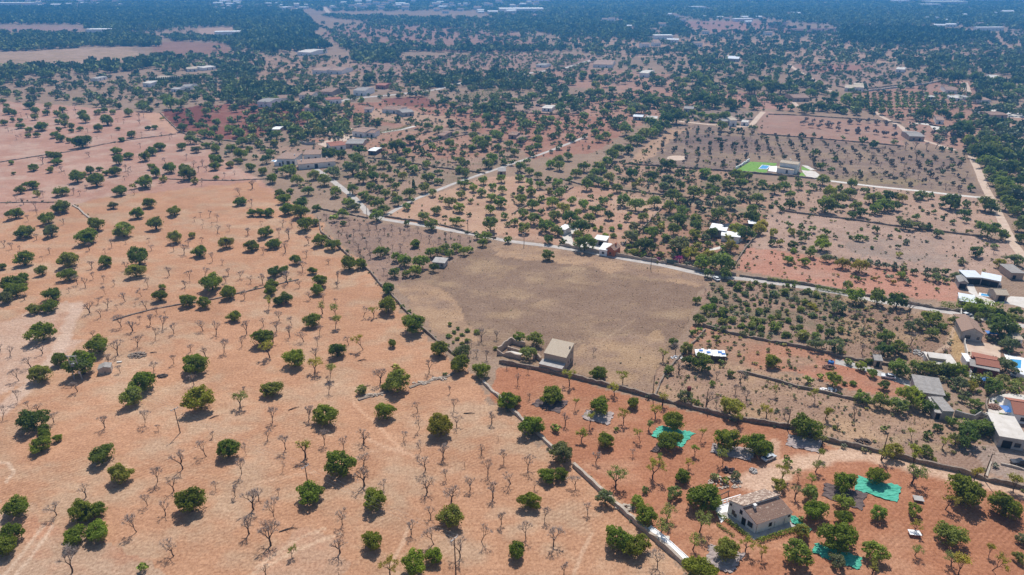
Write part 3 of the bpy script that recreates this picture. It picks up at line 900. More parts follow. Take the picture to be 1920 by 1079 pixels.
# terrace rail with pots
rail = MB()
for i in range(7):
    x = csk - 1.5 + i * 1.25
    rail.box(x - .09, cW + 3.05, 0, x + .09, cW + 3.25, 1.25)
rail.box(csk - 1.7, cW + 3.1, .5, csk + 6.3, cW + 3.2, .62)
rail.box(csk - 1.7, cW + 3.06, 1.25, csk + 6.3, cW + 3.24, 1.33)
ro = obj("terrace_rail", rail, M['white'])
ro.location, ro.rotation_euler = (ca.x, ca.y, 0), (0, 0, crz)
tag(ro, "white post and rail fence on the terrace behind the cottage", "fence")
bm_ = MB()
bm_.tube([(csk - 2.6, cW + 4.4, 1.0), (csk + 4.6, cW + 5.4, 1.15)], .16, 6)
for x in (-2.4, 1.0, 4.4):
    bm_.tube([(csk + x, cW + 4.45 + (x + 2.4) * .14, 0), (csk + x, cW + 4.45 + (x + 2.4) * .14, 1.1)], .12, 6)
bo = obj("timber_rail", bm_, M['wood'])
bo.location, bo.rotation_euler = (ca.x, ca.y, 0), (0, 0, crz)
tag(bo, "dark timber rail between the rockery and the cottage terrace", "fence")

# --- stone barn on the edge of the dry field, with its lean-to
def bz(x, y):
    return (920 + x / 10.667, 610 + y / 10.667)


broot, bL, bW = house("stone_barn", "square rubble stone barn with pale ochre roof beside the dry field", "barn", bz(1070, 560), bz(1510, 660), bz(1735, 470), 4.6, 6.2, None, 'x', 'rubble', 'paleroof',
                      [('right', .62, 1.0, .6, .9, *S), ('right', .30, 1.6, .4, .6, *S), ('right', .75, 3.6, .35, .4, *S)], ov=.12, wmin=5.6)
lt = MB()
lt.prism([(-.4, -3.3), (bL - .2, -3.3), (bL - .2, -.03), (-.4, -.03)], -.1, 2.1)
obj("lean_to", lt, M['rubble'], broot)
lr = MB()
lr.slab([(-.5, -3.4, 2.28), (bL - .1, -3.4, 2.28), (bL - .1, -.02, 2.42), (-.5, -.02, 2.42)], .15)
obj("lean_to_roof", lr, M['concrete'], broot)
cm = MB()
cm.box(bL - .75, bW * .62, 5.6, bL - .3, bW * .62 + .45, 6.5)
obj("chimney", cm, M['rubble'], broot)

# ruined yard left of the barn
wall_line("ruined_wall", "tall outer wall of the roofless ruin, running back from its left corner", [bz(150, 560), bz(280, 460), bz(425, 360)], 2.6, .5, 'rubble', "ruin")
wall_line("ruined_wall", "shaded back wall of the roofless ruin", [bz(425, 365), bz(540, 400), bz(690, 440)], 2.2, .5, 'rubble', "ruin")
wall_line("ruined_wall", "inner cross wall of the roofless ruin", [bz(340, 480), bz(500, 520), bz(660, 560)], 1.3, .5, 'rubble', "ruin")
wall_line("ruined_wall", "front wall of the roofless ruin with its cement floor behind", [bz(130, 590), bz(250, 610), bz(480, 660), bz(600, 690)], 1.9, .5, 'rubble', "ruin")
fl = MB()
fl.prism([g(*bz(300, 560)), g(*bz(560, 635)), g(*bz(640, 590)), g(*bz(420, 540))], .02, .5)
tag(obj("cement_floor", fl, M['paleconcrete']), "pale cement floor slab inside the roofless ruin", "slab")
wall_line("ruined_wall", "reddish stub of rubble wall between the ruin and the barn", [bz(860, 690), bz(900, 650), bz(1000, 720)], 1.8, .7, 'rubble', "ruin")

# --- transformer kiosk left
kroot, _, _ = house("stone_hut", "small square plastered hut with pale lid roof beside the pylon", "hut", (183, 694), (207, 690), (203, 684), 1.9, 1.9, 2.5, 'y', 'palestone', 'greyroof', [('front', .5, .5, .3, .3, *S)], ov=.08, wmin=3.2)

# --- right hand houses
house("grey_shed", "large low shed with weathered fibre sheet roof, behind the leafy fig", "shed", (1720.5, 734.5), (1770.5, 742), (1776, 717), 2.9, 3.6, None, 'x', 'concrete', 'greyroof', [('front', .25, 0, 1.6, 2.0, *D), ('front', .7, .9, 1.3, .9, *D)], wmin=8)
house("grey_shed", "smaller grey shed with two roof levels, below the big sheet roof", "shed", (1768, 771.5), (1789, 772.5), (1791, 747), 3.0, 3.0, None, 'x', 'concrete', 'greyroof', [('right', .4, .2, 1.2, 1.9, *D)], wmin=6, ov=.12)
house("grey_shed", "narrow pale lean-to shed joined to the two level shed", "shed", (1753, 774), (1767, 776), (1770, 751), 2.2, 2.5, None, 'x', 'concrete', 'concrete', [('front', .5, .1, 1.0, 1.8, *D)], wmin=6, ov=.1)
house("long_shed", "long pale roofed shed at the right edge above the dark pickup", "shed", (1875, 818), (1925, 826), (1938, 790), 3.6, 3.8, None, 'x', 'concrete', 'paleconcrete', [('front', .35, .1, 2.2, 2.3, *D), ('front', .75, .9, 1.4, 1.2, 'window', 'glass')], wmin=8)
house("red_roof_house", "white house with salmon tile roof at the right edge", "house", (1902.5, 776), (1955, 784), (1965, 758), 3.0, 3.0, 4.6, 'x', 'white', 'redroof', [('front', .35, .9, 1.0, 1.1, 'window', 'glass')], wmin=7)
house("brown_roof_house", "house with brown gabled roof at the head of the gravel yard", "house", (1804.5, 621.5), (1844, 627), (1842, 606), 3.4, 3.4, 5.2, 'y', 'concrete', 'pinkroof', [('front', .32, .9, 1.6, 1.2, 'window', 'glass'), ('front', .82, 1.0, .7, .9, 'window', 'glass')], wmin=9)
house("annex", "small pink roofed annex behind the brown gabled house", "annex", (1803, 604), (1824, 604), (1823, 598), 2.4, 2.8, None, 'x', 'white', 'pinkroof', [], wmin=5)
house("dark_red_house", "dark red bungalow with red tile roofs below the gravel yard", "house", (1832, 683), (1873, 690), (1873, 676), 3.0, 3.0, 3.9, 'x', 'darkred', 'redroof', [('front', .3, .6, 1.2, 1.2, 'window', 'glass')], wmin=5.5)
house("dark_red_porch", "long dark red veranda with grey roof in front of the bungalow", "porch", (1820, 686), (1872, 697), (1874, 690), 2.5, 2.9, None, 'x', 'darkred', 'greyroof', [('front', .2, .2, 1.0, 1.9, *D), ('front', .6, .8, 1.2, 1.0, 'window', 'glass')], wmin=3.5)
house("red_annex", "dark red flat annex with terracotta deck behind the bungalow", "annex", (1824, 671), (1870, 681), (1872, 672), 2.6, 2.6, None, 'x', 'darkred', 'redroof', [], wmin=3.5)
tr_ = MB()
pv = [g(*p) for p in ((1817, 706), (1874, 719), (1874, 722), (1816, 709))]
tr_.prism(pv, 0, .5)
tag(obj("white_terrace", tr_, M['white']), "narrow white terrace edge below the dark red veranda", "terrace")
house("white_annex", "small white outbuilding at the left end of the dark red house", "annex", (1813.5, 678), (1822, 679), (1823, 666), 2.6, 2.6, None, 'x', 'white', 'white', [], wmin=4)
house("pale_bungalow", "low building with broad pale flat roof behind the leafy hedge", "bungalow", (1747, 683), (1796, 688), (1792, 674), 2.8, 2.8, None, 'x', 'plaster', 'paleconcrete', [('front', .3, .8, 1.1, 1.1, 'window', 'glass'), ('front', .7, .1, 1.0, 2.0, *D)], wmin=7.5)
house("roof_store", "raised pale ridge roof on top of the pale bungalow", "roof store", (1743, 671), (1774, 675), (1775, 669), 3.9, 4.2, None, 'x', 'rubble', 'paleconcrete', [], wmin=3, ov=.1)
house("garden_hut", "little grey garden hut by the concrete lane bend", "hut", (1640, 676), (1655, 678), (1657, 670), 2.3, 2.6, None, 'x', 'rubble', 'greyroof', [('front', .5, .1, .9, 1.8, *D)], wmin=3.5, ov=.15)
house("open_shed", "long open fronted shed with white metal roof, left half", "shed", (1812, 520), (1841, 521), (1840, 513), 3.2, 3.6, None, 'x', 'concrete', 'metalroof', [('front', .3, .1, 3.0, 2.4, *D), ('front', .72, .1, 3.0, 2.4, *D)], wmin=6)
house("open_shed", "open fronted shed with sloping white metal roof, beside the caravan", "shed", (1840, 521), (1875, 528), (1876, 521), 3.2, 3.4, None, 'x', 'concrete', 'metalroof', [('front', .3, .1, 3.0, 2.4, *D), ('front', .72, .1, 3.0, 2.4, *D)], wmin=6)
house("grey_pavilion", "grey gabled pavilion left of the open sheds", "pavilion", (1799, 529), (1815, 531), (1814, 521), 2.8, 2.8, 3.6, 'y', 'concrete', 'greyroof', [('front', .5, .1, 2.4, 2.0, *D)], wmin=5)
house("metal_canopy", "wide white metal canopy roof beside the blue pool yard", "canopy", (1800, 564), (1829, 569), (1829, 556), 2.6, 2.7, None, 'x', 'concrete', 'metalroof', [('front', .5, .1, 3.5, 2.1, *D)], wmin=7)
house("stone_house", "stone house with ochre roof right of the blue pool", "house", (1869, 553), (1891, 554), (1888, 544), 2.8, 2.8, 3.9, 'x', 'rubble', 'paleroof', [('front', .5, .1, 2.4, 2.2, *D)], wmin=6)
house("brick_ruin", "reddish brick shell by the tree at the right edge", "ruin", (1897, 512), (1921, 513), (1922, 498), 3.0, 3.0, None, 'x', 'rubble', 'greyroof', [('front', .3, .2, 1.2, 1.6, *D)], wmin=6)
house("white_shed", "low white shed under trees at the right edge of the garden", "shed", (1900, 636), (1918, 638), (1920, 629), 2.4, 2.6, None, 'x', 'white', 'paleroof', [('front', .5, .3, 1.6, 1.6, *D)], wmin=5)

# --- houses on the lane
house("orange_house", "orange gabled house with tiled roof on the lane wall", "house", (1137, 466.5), (1152, 470), (1160, 461.5), 3.3, 3.3, 4.6, 'y', 'orange', 'brownroof', [('front', .5, 1.0, .8, .9, 'window', 'glass')], chim=[(.7, .6, 4.2, 5.4)], wmin=6)
house("white_annex", "flat white roofed annex joined to the orange gabled house", "annex", (1124, 468), (1138, 470), (1147, 459), 2.8, 3.0, None, 'x', 'white', 'white', [('front', .5, .9, .9, .9, 'window', 'glass')], wmin=5)
house("white_shed", "white roofed shed with dark front above the orange house yard", "shed", (1115, 449), (1136, 452), (1140, 446), 2.9, 3.2, None, 'x', 'concrete', 'white', [('front', .6, .2, 2.5, 2.0, *D)], wmin=5)
house("white_shed", "small white garage at the top of the curved drive", "shed", (1047, 428.5), (1059, 431.5), (1064, 423.5), 2.8, 3.0, None, 'x', 'white', 'white', [('front', .5, .1, 2.2, 2.0, *D)], wmin=5)
house("white_bungalow", "white flat roofed bungalow with solar panels, in the dense garden", "house", (1331, 430), (1361, 434), (1366, 423.5), 3.6, 3.6, None, 'x', 'concrete', 'white', [('front', .3, .9, 1.0, 1.0, 'window', 'glass')], wmin=8)
house("white_shed", "white roofed cream shed in front of the white bungalow", "shed", (1353, 442), (1387, 445.5), (1386, 438), 2.8, 3.1, None, 'x', 'plaster', 'white', [('front', .4, .8, 1.0, .9, 'window', 'glass')], wmin=5)
house("white_shed", "tiny white roofed hut on posts above the garden wall", "shed", (1404.5, 420), (1418, 421), (1419, 416), 2.4, 2.6, None, 'x', 'dark', 'white', [], wmin=3)
house("tool_shed", "little grey tool shed with pale roof among the bushes", "shed", (811, 492), (833, 494), (836, 486), 2.3, 2.6, None, 'x', 'concrete', 'concrete', [('front', .4, .1, 1.0, 1.8, *D), ('front', .78, .8, .8, .8, 'window', 'glass')], wmin=4)
house("tool_shed", "stone shed beside the side road, behind a pale almond tree", "shed", (934, 322), (948, 322), (950, 316), 2.4, 2.6, None, 'x', 'rubble', 'greyroof', [('front', .4, .1, 1.2, 1.8, *D)], wmin=4)

# --- the farmhouse up the straight drive
FZ = lambda x, y: (490 + x / 6.742, 180 + y / 6.742)
house("farmhouse_wing", "long low front wing of the farmhouse with the arched gateway", "farmhouse", FZ(470, 868), FZ(935, 828), FZ(900, 790), 3.6, 4.3, None, 'x', 'plaster', 'pinkroof',
      [('front', .47, .1, 2.0, 2.7, *D), ('front', .25, 1.2, 1.0, 1.0, *S), ('front', .82, 1.4, 1.0, 1.0, 'window', 'glass')], chim=[(.1, .6, 4.1, 5.2), (.8, .6, 4.1, 5.2)], wmin=7)
house("farmhouse", "main farmhouse block with salmon roof left of the gateway wing", "farmhouse", FZ(190, 795), FZ(420, 800), FZ(500, 735), 4.6, 5.2, None, 'x', 'plaster', 'pinkroof',
      [('front', .3, .8, 1.6, 2.0, 'window', 'glass'), ('front', .62, .8, 2.0, 2.2, 'window', 'glass'), ('front', .9, .5, 1.4, 2.4, *D)], chim=[(.8, .5, 4.8, 6.0)], wmin=10)
house("farmhouse_wing", "rear farmhouse wing with tan roof beside the dark pine", "farmhouse", FZ(530, 745), FZ(745, 740), FZ(740, 700), 4.4, 5.2, None, 'x', 'plaster', 'pinkroof', [('front', .3, 1.5, 1.0, 1.1, *S), ('front', .7, 1.5, 1.0, 1.1, *S)], wmin=9)
house("white_annex", "small flat white pool house at the left of the farmhouse", "annex", FZ(160, 838), FZ(255, 838), FZ(250, 822), 2.6, 2.6, None, 'x', 'white', 'white', [('front', .75, .2, 1.0, 1.8, *D)], wmin=5)

# --- the villa with its lawn and pool
VZ = lambda x, y: (1360 + x / 9.6, 270 + y / 9.6)
vroot, vL, vW = house("villa", "modern two-storey white villa with pale tiled roof and lawn", "villa", (1463, 305), (1492.6, 307.4), (1501.5, 298.2), 6.2, 6.2, 7.0, 'x', 'white', 'paleroof',
                      [('right', .4, 3.6, 1.2, 1.4, 'window', 'glass'), ('right', .5, .3, 1.4, 2.2, *D), ('right', .8, 3.6, 1.0, 1.3, 'window', 'glass')], chim=[(.45, .75, 6.6, 7.7)], wmin=10, turn=(-.56, 11.0, 8.0))
pw = MB()
pw.prism([(-.8, -3.2), (vL * .86, -3.2), (vL * .86, -.02), (-.8, -.02)], -.1, 3.2)
obj("ground_floor_wing", pw, M['white'], vroot)
pw = MB()
pw.slab([(-1.0, -3.4, 3.25), (vL * .86 + .2, -3.4, 3.25), (vL * .86 + .2, -.03, 3.7), (-1.0, -.03, 3.7)], .16)
obj("wing_roof", pw, M['paleroof'], vroot)
vd = MB()
vd.box(vL * .44, -3.26, .3, vL * .44 + 1.3, -3.1, 2.6)
obj("door", vd, M['glass'], vroot)
for nm, pts, mt, z, ct, lb in (
    ("lawn", [(200, 470), (450, 322), (930, 350), (900, 400), (660, 378), (580, 450), (760, 470), (740, 540), (420, 520)], 'lawn', .05, None, None),
    ("lawn", [(1370, 405), (1530, 470), (1500, 488), (1370, 470)], 'lawn', .05, None, None),
    ("lawn", [(1330, 520), (1400, 520), (1460, 610), (1340, 590)], 'lawn', .05, None, None),
    ("patio", [(800, 405), (930, 400), (945, 510), (770, 490)], 'white', .06, None, None),
    ("patio", [(1370, 475), (1530, 485), (1620, 500), (1700, 560), (1640, 650), (1480, 615), (1400, 520)], 'paleconcrete', .05, None, None),
    ("patio", [(1370, 385), (1480, 395), (1620, 470), (1530, 480), (1430, 420)], 'paleconcrete', .045, None, None),
):
    mb = MB()
    P = [(*g(*VZ(*p)), z) for p in pts]
    mb.add(P, [tuple(range(len(P)))[::-1]])
    kind(obj(nm, mb, M[mt]), "structure")


def pool(label, px, group=None, rim=.9):
    P = [Vector((*g(*p), 0)) for p in px]
    c = sum(P, Vector()) / 4
    t = thing("swimming_pool", label, "pool", c, 0, group)
    Q = [p - c for p in P]
    mb = MB()
    for i in range(4):
        a, b_ = Q[i], Q[(i + 1) % 4]
        k = lambda p: p + p.normalized() * rim
        mb.prism([a.xy, b_.xy, k(b_).xy, k(a).xy], -.05, .16)
    obj("pool_edge", mb, M['white'], t)
    w = MB()
    w.prism([q.xy for q in Q], -.05, .10)
    obj("water", w, M['pool'], t)


pool("small blue pool on the villa lawn", [VZ(*p) for p in ((605, 450), (745, 455), (795, 400), (665, 388))])
pool("blue pool beside the white metal canopy", [(1838.5, 555), (1862, 558), (1865, 555), (1840, 551)])
pool("long blue pool right of the dark red house", [(1905, 691), (1914, 692), (1915, 676), (1893, 674)])
pool("turquoise pool beside the pink farmhouse with the hedged garden", [(637, 244), (656, 245), (658, 242), (640, 240)])
pool("small blue pool by the red roofed house behind the dark pine", [(630, 277), (643, 279), (645, 276), (632, 275)])
pool("narrow blue pool by the farmhouse pool house", [(509, 303), (520, 303), (523, 301), (513, 301)])
for nm, pts, mt in (("courtyard", [(1805, 640), (1830, 641), (1876, 648), (1876, 676), (1850, 672), (1816, 668)], 'dirtroad'),
                    ("patio", [(1882, 664), (1960, 680), (1960, 740), (1922, 706), (1905, 694), (1888, 676)], 'white'),
                    ("patio", [(1829, 569), (1862, 574), (1866, 566), (1834, 553), (1824, 532), (1812, 532), (1816, 548), (1829, 556)], 'paleconcrete'),
                    ("patio", [(1872, 568), (1900, 572), (1960, 590), (1960, 560), (1895, 556)], 'paleconcrete'),
                    ("courtyard", [(1838, 780), (1876, 788), (1960, 800), (1960, 745), (1890, 738), (1856, 745), (1852, 772)], 'paleconcrete'),
                    ("courtyard", [(1084, 462), (1098, 468), (1140, 474), (1146, 466), (1112, 452), (1094, 454)], 'paleconcrete'),
                    ("threshing_floor", [(1269 + 19.5 * math.cos(k * .3927), 296.7 + 4.7 * math.sin(k * .3927)) for k in range(16)], 'dirtroad'),
                    ("courtyard", [(1700, 230), (1740, 232), (1750, 244), (1790, 242), (1700, 226)][:4], 'paleconcrete'),
                    ("courtyard", [(600, 240), (634, 238), (640, 247), (606, 251)], 'dirtroad'),
                    ("riding_ground", [(594, 270), (640, 255), (668, 251), (664, 260), (610, 276)], 'dirtroad'),
                    ("courtyard", [(1826, 208), (1870, 205), (1930, 215), (1930, 222), (1836, 218)], 'paleconcrete')):
    mb = MB()
    P = [(*g(*p), .035) for p in pts]
    a_ = sum(P[i][0] * P[(i + 1) % len(P)][1] - P[(i + 1) % len(P)][0] * P[i][1] for i in range(len(P)))
    mb.add(P, [tuple(range(len(P))) if a_ > 0 else tuple(range(len(P)))[::-1]])
    kind(obj(nm, mb, M[mt]), "structure")

# --- farmhouses and cottages farther out: photo left corner x, y, width px, turn, kind, description
FAR = [
    (592, 248, 0, 0), ]
N_ = "farmhouse"
for A, B, C, he, ridge, ax, wl, rf, lb in (
    ((660, 246), (683, 249), (700, 241), 4.0, 5.0, 'x', 'plaster', 'pinkroof', "long pink walled farmhouse with the turquoise pool"),
    ((683, 249), (702, 250), (700, 244), 3.4, 4.2, 'x', 'plaster', 'brownroof', "brown roofed wing of the pink farmhouse"),
    ((620, 275), (648, 272), (650, 267), 3.2, 4.0, 'x', 'plaster', 'redroof', "red roofed bungalow behind the dark pine"),
    ((648, 270), (680, 270), (678, 263), 3.2, 4.0, 'x', 'rubble', 'greyroof', "grey roofed farm building behind the dark pine"),
    ((716, 205), (748, 207), (750, 200), 3.4, 4.4, 'x', 'plaster', 'brownroof', "brown roofed farmhouse above the red ploughed plot"),
    ((755, 212), (776, 210), (772, 204), 3.6, 4.4, 'x', 'concrete', 'greyroof', "grey farm shed by the blue tarpaulin"),
    ((683, 205), (697, 205), (697, 201), 3.0, 4.0, 'x', 'plaster', 'pinkroof', "small tan roofed house in the trees beside the red ploughed plot"),
    ((585, 132), (611, 133), (612, 126), 4.5, 6.0, 'x', 'plaster', 'pinkroof', "broad pale farm building below the long straight road"),
    ((613, 132), (640, 133), (634, 126), 4.5, 6.0, 'x', 'plaster', 'pinkroof', "second broad pale farm building, joined beside the first"),
    ((557, 98), (582, 99), (580, 92), 5, 6.5, 'x', 'white', 'paleconcrete', "white country house on the wooded rise"),
    ((482, 191), (505, 192), (503, 184), 5, 6.0, 'x', 'white', 'greyroof', "white two-storey house among the village gardens"),
    ((520, 185), (546, 184), (544, 178), 4, 5.5, 'x', 'plaster', 'brownroof', "brown roofed house hidden in the village gardens"),
    ((560, 178), (584, 179), (582, 173), 4, 5.5, 'x', 'plaster', 'pinkroof', "pink roofed house in the village gardens"),
    ((570, 202), (590, 203), (592, 197), 4, 5.5, 'x', 'plaster', 'pinkroof', "pink walled house behind the green netting"),
    ((612, 188), (640, 186), (640, 182), 4, 5.0, 'x', 'white', 'redroof', "red roofed white house along the grey road"),
    ((600, 172), (622, 173), (626, 165), 4, 5.5, 'x', 'rubble', 'brownroof', "grey stone house above the village gardens"),
    ((662, 170), (684, 171), (682, 164), 5, 6.0, 'x', 'white', 'greyroof', "long white house with grey roof, near the tall cypress"),
    ((704, 160), (722, 161), (722, 156), 4, 5.0, 'x', 'redroof', 'redroof', "red walled house in the roadside trees"),
    ((1112, 121), (1148, 122), (1160, 114), 4, 5.5, 'x', 'plaster', 'pinkroof', "long villa with pale tiled roof beside the bent pine"),
    ((1199, 137), (1215, 138), (1216, 132), 5, 6.0, 'x', 'white', 'paleconcrete', "bright white cube house in the middle fields"),
    ((1210, 222), (1232, 223), (1234, 219), 3, 3.6, 'x', 'white', 'paleconcrete', "low white shed beside the tall dark trees"),
    ((1187, 219), (1205, 220), (1206, 216), 3, 3.6, 'x', 'concrete', 'metalroof', "pale blue roofed shed beside the tall dark trees"),
    ((1282, 204), (1300, 205), (1300, 200), 3.4, 4.2, 'x', 'concrete', 'greyroof', "grey roofed house above the dark square plot"),
    ((1370, 226), (1382, 226), (1384, 219), 5.0, 5.6, 'x', 'plaster', 'paleroof', "narrow tan house by the bend of the dirt road"),
    ((1355, 228), (1366, 228), (1366, 223), 3.4, 4.0, 'x', 'rubble', 'greyroof', "little stone house left of the narrow tan house"),
    ((1390, 229), (1402, 230), (1402, 226), 3, 3.5, 'x', 'white', 'paleconcrete', "white shed right of the narrow tan house"),
    ((1602, 164), (1620, 165), (1620, 157), 4.5, 5.0, 'x', 'plaster', 'paleroof', "new tan house with flat roof, nearest the pale track"),
    ((1584, 165), (1600, 166), (1598, 160), 3.6, 4.0, 'x', 'plaster', 'paleroof', "low tan annex of the new flat roofed house"),
    ((1488, 184), (1518, 184), (1516, 177), 3.6, 5.0, 'x', 'rubble', 'brownroof', "dark stone farmhouse at the end of the dirt drive"),
    ((1706, 256), (1734, 257), (1736, 248), 3.4, 4.2, 'x', 'rubble', 'greyroof', "ramshackle grey barn at the end of the pink orchard"),
    ((1756, 225), (1770, 226), (1770, 219), 3.4, 4.4, 'x', 'plaster', 'pinkroof', "small farmhouse in front of the green orchard rows"),
    ((1774, 169), (1795, 170), (1795, 163), 3.6, 5.0, 'x', 'plaster', 'brownroof', "brown roofed house left of the dark cypress"),
    ((1742, 182), (1754, 182), (1754, 179), 2.5, 2.8, 'x', 'white', 'paleconcrete', "white roofed tank shed by the big cypress garden"),
    ((1783, 184), (1805, 185), (1805, 180), 2.8, 3.2, 'x', 'white', 'paleconcrete', "long white shed below the dark cypress"),
    ((1808, 183), (1818, 183), (1818, 178), 2.8, 3.2, 'x', 'white', 'concrete', "white shed right of the dark cypress"),
    ((1840, 188), (1858, 188), (1858, 181), 3.5, 4.2, 'x', 'white', 'pinkroof', "pale roofed shed by the dark trees at the far right"),
    ((1858, 216), (1890, 216), (1888, 211), 3.0, 3.6, 'x', 'rubble', 'brownroof', "dark open barn in the white yard at the far right"),
    ((1858, 147), (1878, 148), (1880, 142), 3.5, 4.4, 'x', 'white', 'paleconcrete', "white house in the far right woods"),
    ((1680, 130), (1696, 131), (1698, 127), 3.5, 4, 'x', 'white', 'paleconcrete', "white house above the leafless plot"),
    ((1360, 110), (1385, 111), (1386, 106), 4, 4.6, 'x', 'concrete', 'metalroof', "long metal roofed shed in the far right groves"),
    ((1005, 122), (1022, 123), (1022, 119), 3, 3.5, 'x', 'white', 'greyroof', "grey yard shed beside the long pale villa"),
    ((1016, 203), (1034, 204), (1034, 198), 2.8, 3.2, 'x', 'white', 'paleconcrete', "white lorry-like shed in the grey meadow"),
    ((953, 253), (968, 254), (970, 248), 3, 3.4, 'x', 'rubble', 'brownroof', "low brick hut in the red orchard, the left one"),
    ((968, 260), (982, 261), (984, 254), 3, 3.4, 'x', 'rubble', 'brownroof', "low brick hut in the red orchard, the right one"),
    ((820, 254), (832, 255), (833, 246), 3, 3.4, 'x', 'rubble', 'brownroof', "red brick hut beside the scrubby wall"),
    ((690, 283), (704, 284), (704, 277), 2.8, 3.1, 'x', 'wood', 'white', "dark hut with white lid roof on bare red soil"),
    ((510, 243), (524, 243), (524, 238), 3, 3.4, 'x', 'rubble', 'white', "low hut with white roof among yellow-green bushes"),
    ((267, 156), (282, 157), (282, 151), 4, 5, 'x', 'white', 'paleconcrete', "white house by the far cypress row"),
    ((290, 147), (310, 148), (308, 142), 4, 5.5, 'x', 'plaster', 'paleroof', "tan roofed house behind the far cypress row"),
    ((340, 163), (356, 163), (354, 158), 4, 5, 'x', 'white', 'greyroof', "white house below the far cypress row"),
    ((320, 167), (334, 168), (334, 164), 3, 3.6, 'x', 'white', 'concrete', "pale sheds below the far cypress row"),
    ((382, 128), (404, 125), (402, 121), 3.5, 4.0, 'x', 'white', 'paleconcrete', "white greenhouse shed above the dark green plantation"),
    ((350, 130), (370, 129), (368, 125), 3.5, 4.2, 'x', 'plaster', 'paleroof', "tan shed above the dark green plantation"),
    ((182, 148), (200, 144), (199, 142), 3, 3.4, 'x', 'white', 'concrete', "thin white canopy in the far left scrub"),
):
    nm = {'white': "white_house", 'concrete': "farm_shed", 'rubble': "stone_house", 'wood': "wooden_hut", 'redroof': "red_house"}.get(wl, "farmhouse")
    k = abs(B[0] - A[0]) > 17
    house(nm, lb, "shed" if nm == "farm_shed" else "hut" if "hut" in lb else "house", A, B, C, he, he, ridge, ax, wl, rf,
          [('front', .3, .9, 1.3, 1.3, 'window', 'glass'), ('front', .7, .1, 1.3, 2.1, *D)] if k else [('front', .5, .2, 1.2, 1.9, *D)], wmin=max(6, abs(B[0] - A[0]) * .5), ov=.25)
# ------------------------------------------------------------------ poles, pylon, wires
def pole(name, label, foot, top_px_h, arm=True, arm_ang=0.9):
    x, y = g(*foot)
    # height from the photo: the top is top_px_h pixels above the foot
    h = 9.0
    for _ in range(12):
        h *= top_px_h / max(1e-3, foot[1] - pixel_of(x, y, h)[1])
    root = thing(name, label, "pole", (x, y, 0), arm_ang)
    mb = MB()
    mb.tube([(0, 0, -.2), (0, 0, h)], [.16, .10], 8)
    obj("shaft", mb, M['wood'], root)
    tops = []
    if arm:
        mb = MB()
        mb.box(-1.1, -.07, h - .35, 1.1, .07, h - .2)
        obj("crossarm", mb, M['steel'], root)
        for s in (-1, 0, 1):
            i = MB()
            i.lathe([(.05, 0), (.10, .06), (.06, .12), (.10, .18), (.05, .26)], 8, (s * 1.0, 0, h - .2))
            obj("insulator", i, M['insulator'], root)
            tops.append(Vector((x + s * math.cos(arm_ang), y + s * math.sin(arm_ang), h + .06)))
    return tops


def pylon():
    a, b_ = Vector(g(139.5, 711)), Vector(g(154, 711))
    c = (a + b_) / 2
    d = b_ - a
    rz = math.atan2(d.y, d.x)
    hw = d.length / 2
    root = thing("transformer_pylon", "twin-legged electricity pylon with transformer in front of a dark carob", "pylon", (c.x, c.y, 0), rz)
    h = 8.6
    for s in (-1, 1):
        mb = MB()
        mb.tube([(s * hw, 0, -.2), (s * hw * .94, 0, h)], [.20, .13], 8)
        obj("leg", mb, M['concrete'], root)
    mb = MB()
    mb.box(-hw * 1.35, -.1, h - .2, hw * 1.35, .1, h)
    mb.box(-hw * 1.0, -.22, h * .55, hw * 1.0, -.16, h * .55 + .16)
    mb.box(-hw * 1.0, -.22, h * .78, hw * 1.0, -.16, h * .78 + .14)
    obj("crossarm", mb, M['steel'], root)
    mb = MB()
    mb.box(-.55, -.5, h * .55 + .17, .55, .35, h * .55 + 1.3)
    for k in range(5):
        mb.box(-.5 + k * .22, -.62, h * .55 + .3, -.42 + k * .22, -.51, h * .55 + 1.15)
    obj("transformer", mb, M['steel'], root)
    tops = []
    for k in (-1, 0, 1):
        i = MB()
        i.lathe([(.06, 0), (.12, .08), (.07, .16), (.12, .24), (.05, .34)], 8, (k * hw * 1.2, 0, h + .002))
        obj("insulator", i, M['insulator'], root)
        tops.append(Vector((c.x + k * hw * 1.2 * math.cos(rz), c.y + k * hw * 1.2 * math.sin(rz), h + .34)))
    bx = MB()
    bx.box(hw - .25, -.45, 2.2, hw + .25, -.18, 3.1)
    obj("switch_box", bx, M['insulator'], root)
    return tops


T = [pylon(),
     pole("power_pole", "power pole standing before the yellowish carob in the sandy orchard", (338, 812), 46),
     pole("power_pole", "power pole rising behind the round carob at lower centre-left", (577.5, 910), 36),
     pole("power_pole", "tall power pole with white insulators at the bottom edge", (855, 1082), 73)]
for i in range(3):
    for k in range(3):
        a, b_ = T[i][k], T[i + 1][k]
        n = 14
        mb = MB()
        mb.tube([a.lerp(b_, t / n) - Vector((0, 0, 1.1 * 4 * (t / n) * (1 - t / n))) for t in range(n + 1)], .012, 4)
        tag(obj("power_line", mb, M['steel']), ("power wire strung from the transformer pylon to the next pole", "power wire over the sandy orchard between its two middle poles", "power wire running down to the pole at the bottom edge")[i], "wire",
            ("wires from the pylon", "wires between the middle poles", "wires to the bottom pole")[i])
pole("power_pole", "dark bare pole on the stone wall below the dry field", (1223.5, 745), 41, False)
pole("power_pole", "leaning dark pole by the dirt drive and the stone wall", (1651.5, 863), 52, False)
pole("power_pole", "bare pole in the gravel at the lower right, by the yellow stone row", (1843.5, 899), 48, False)
pole("power_pole", "thin dark pole on the red orchard wall, right of the water tank", (1323, 766), 37, False)
pole("power_pole", "thin pole in the dry strip above the drive junction", (1475.5, 805), 38, False)
pole("power_pole", "thin pole on the lane by the pale almond orchard", (877.5, 436), 24)
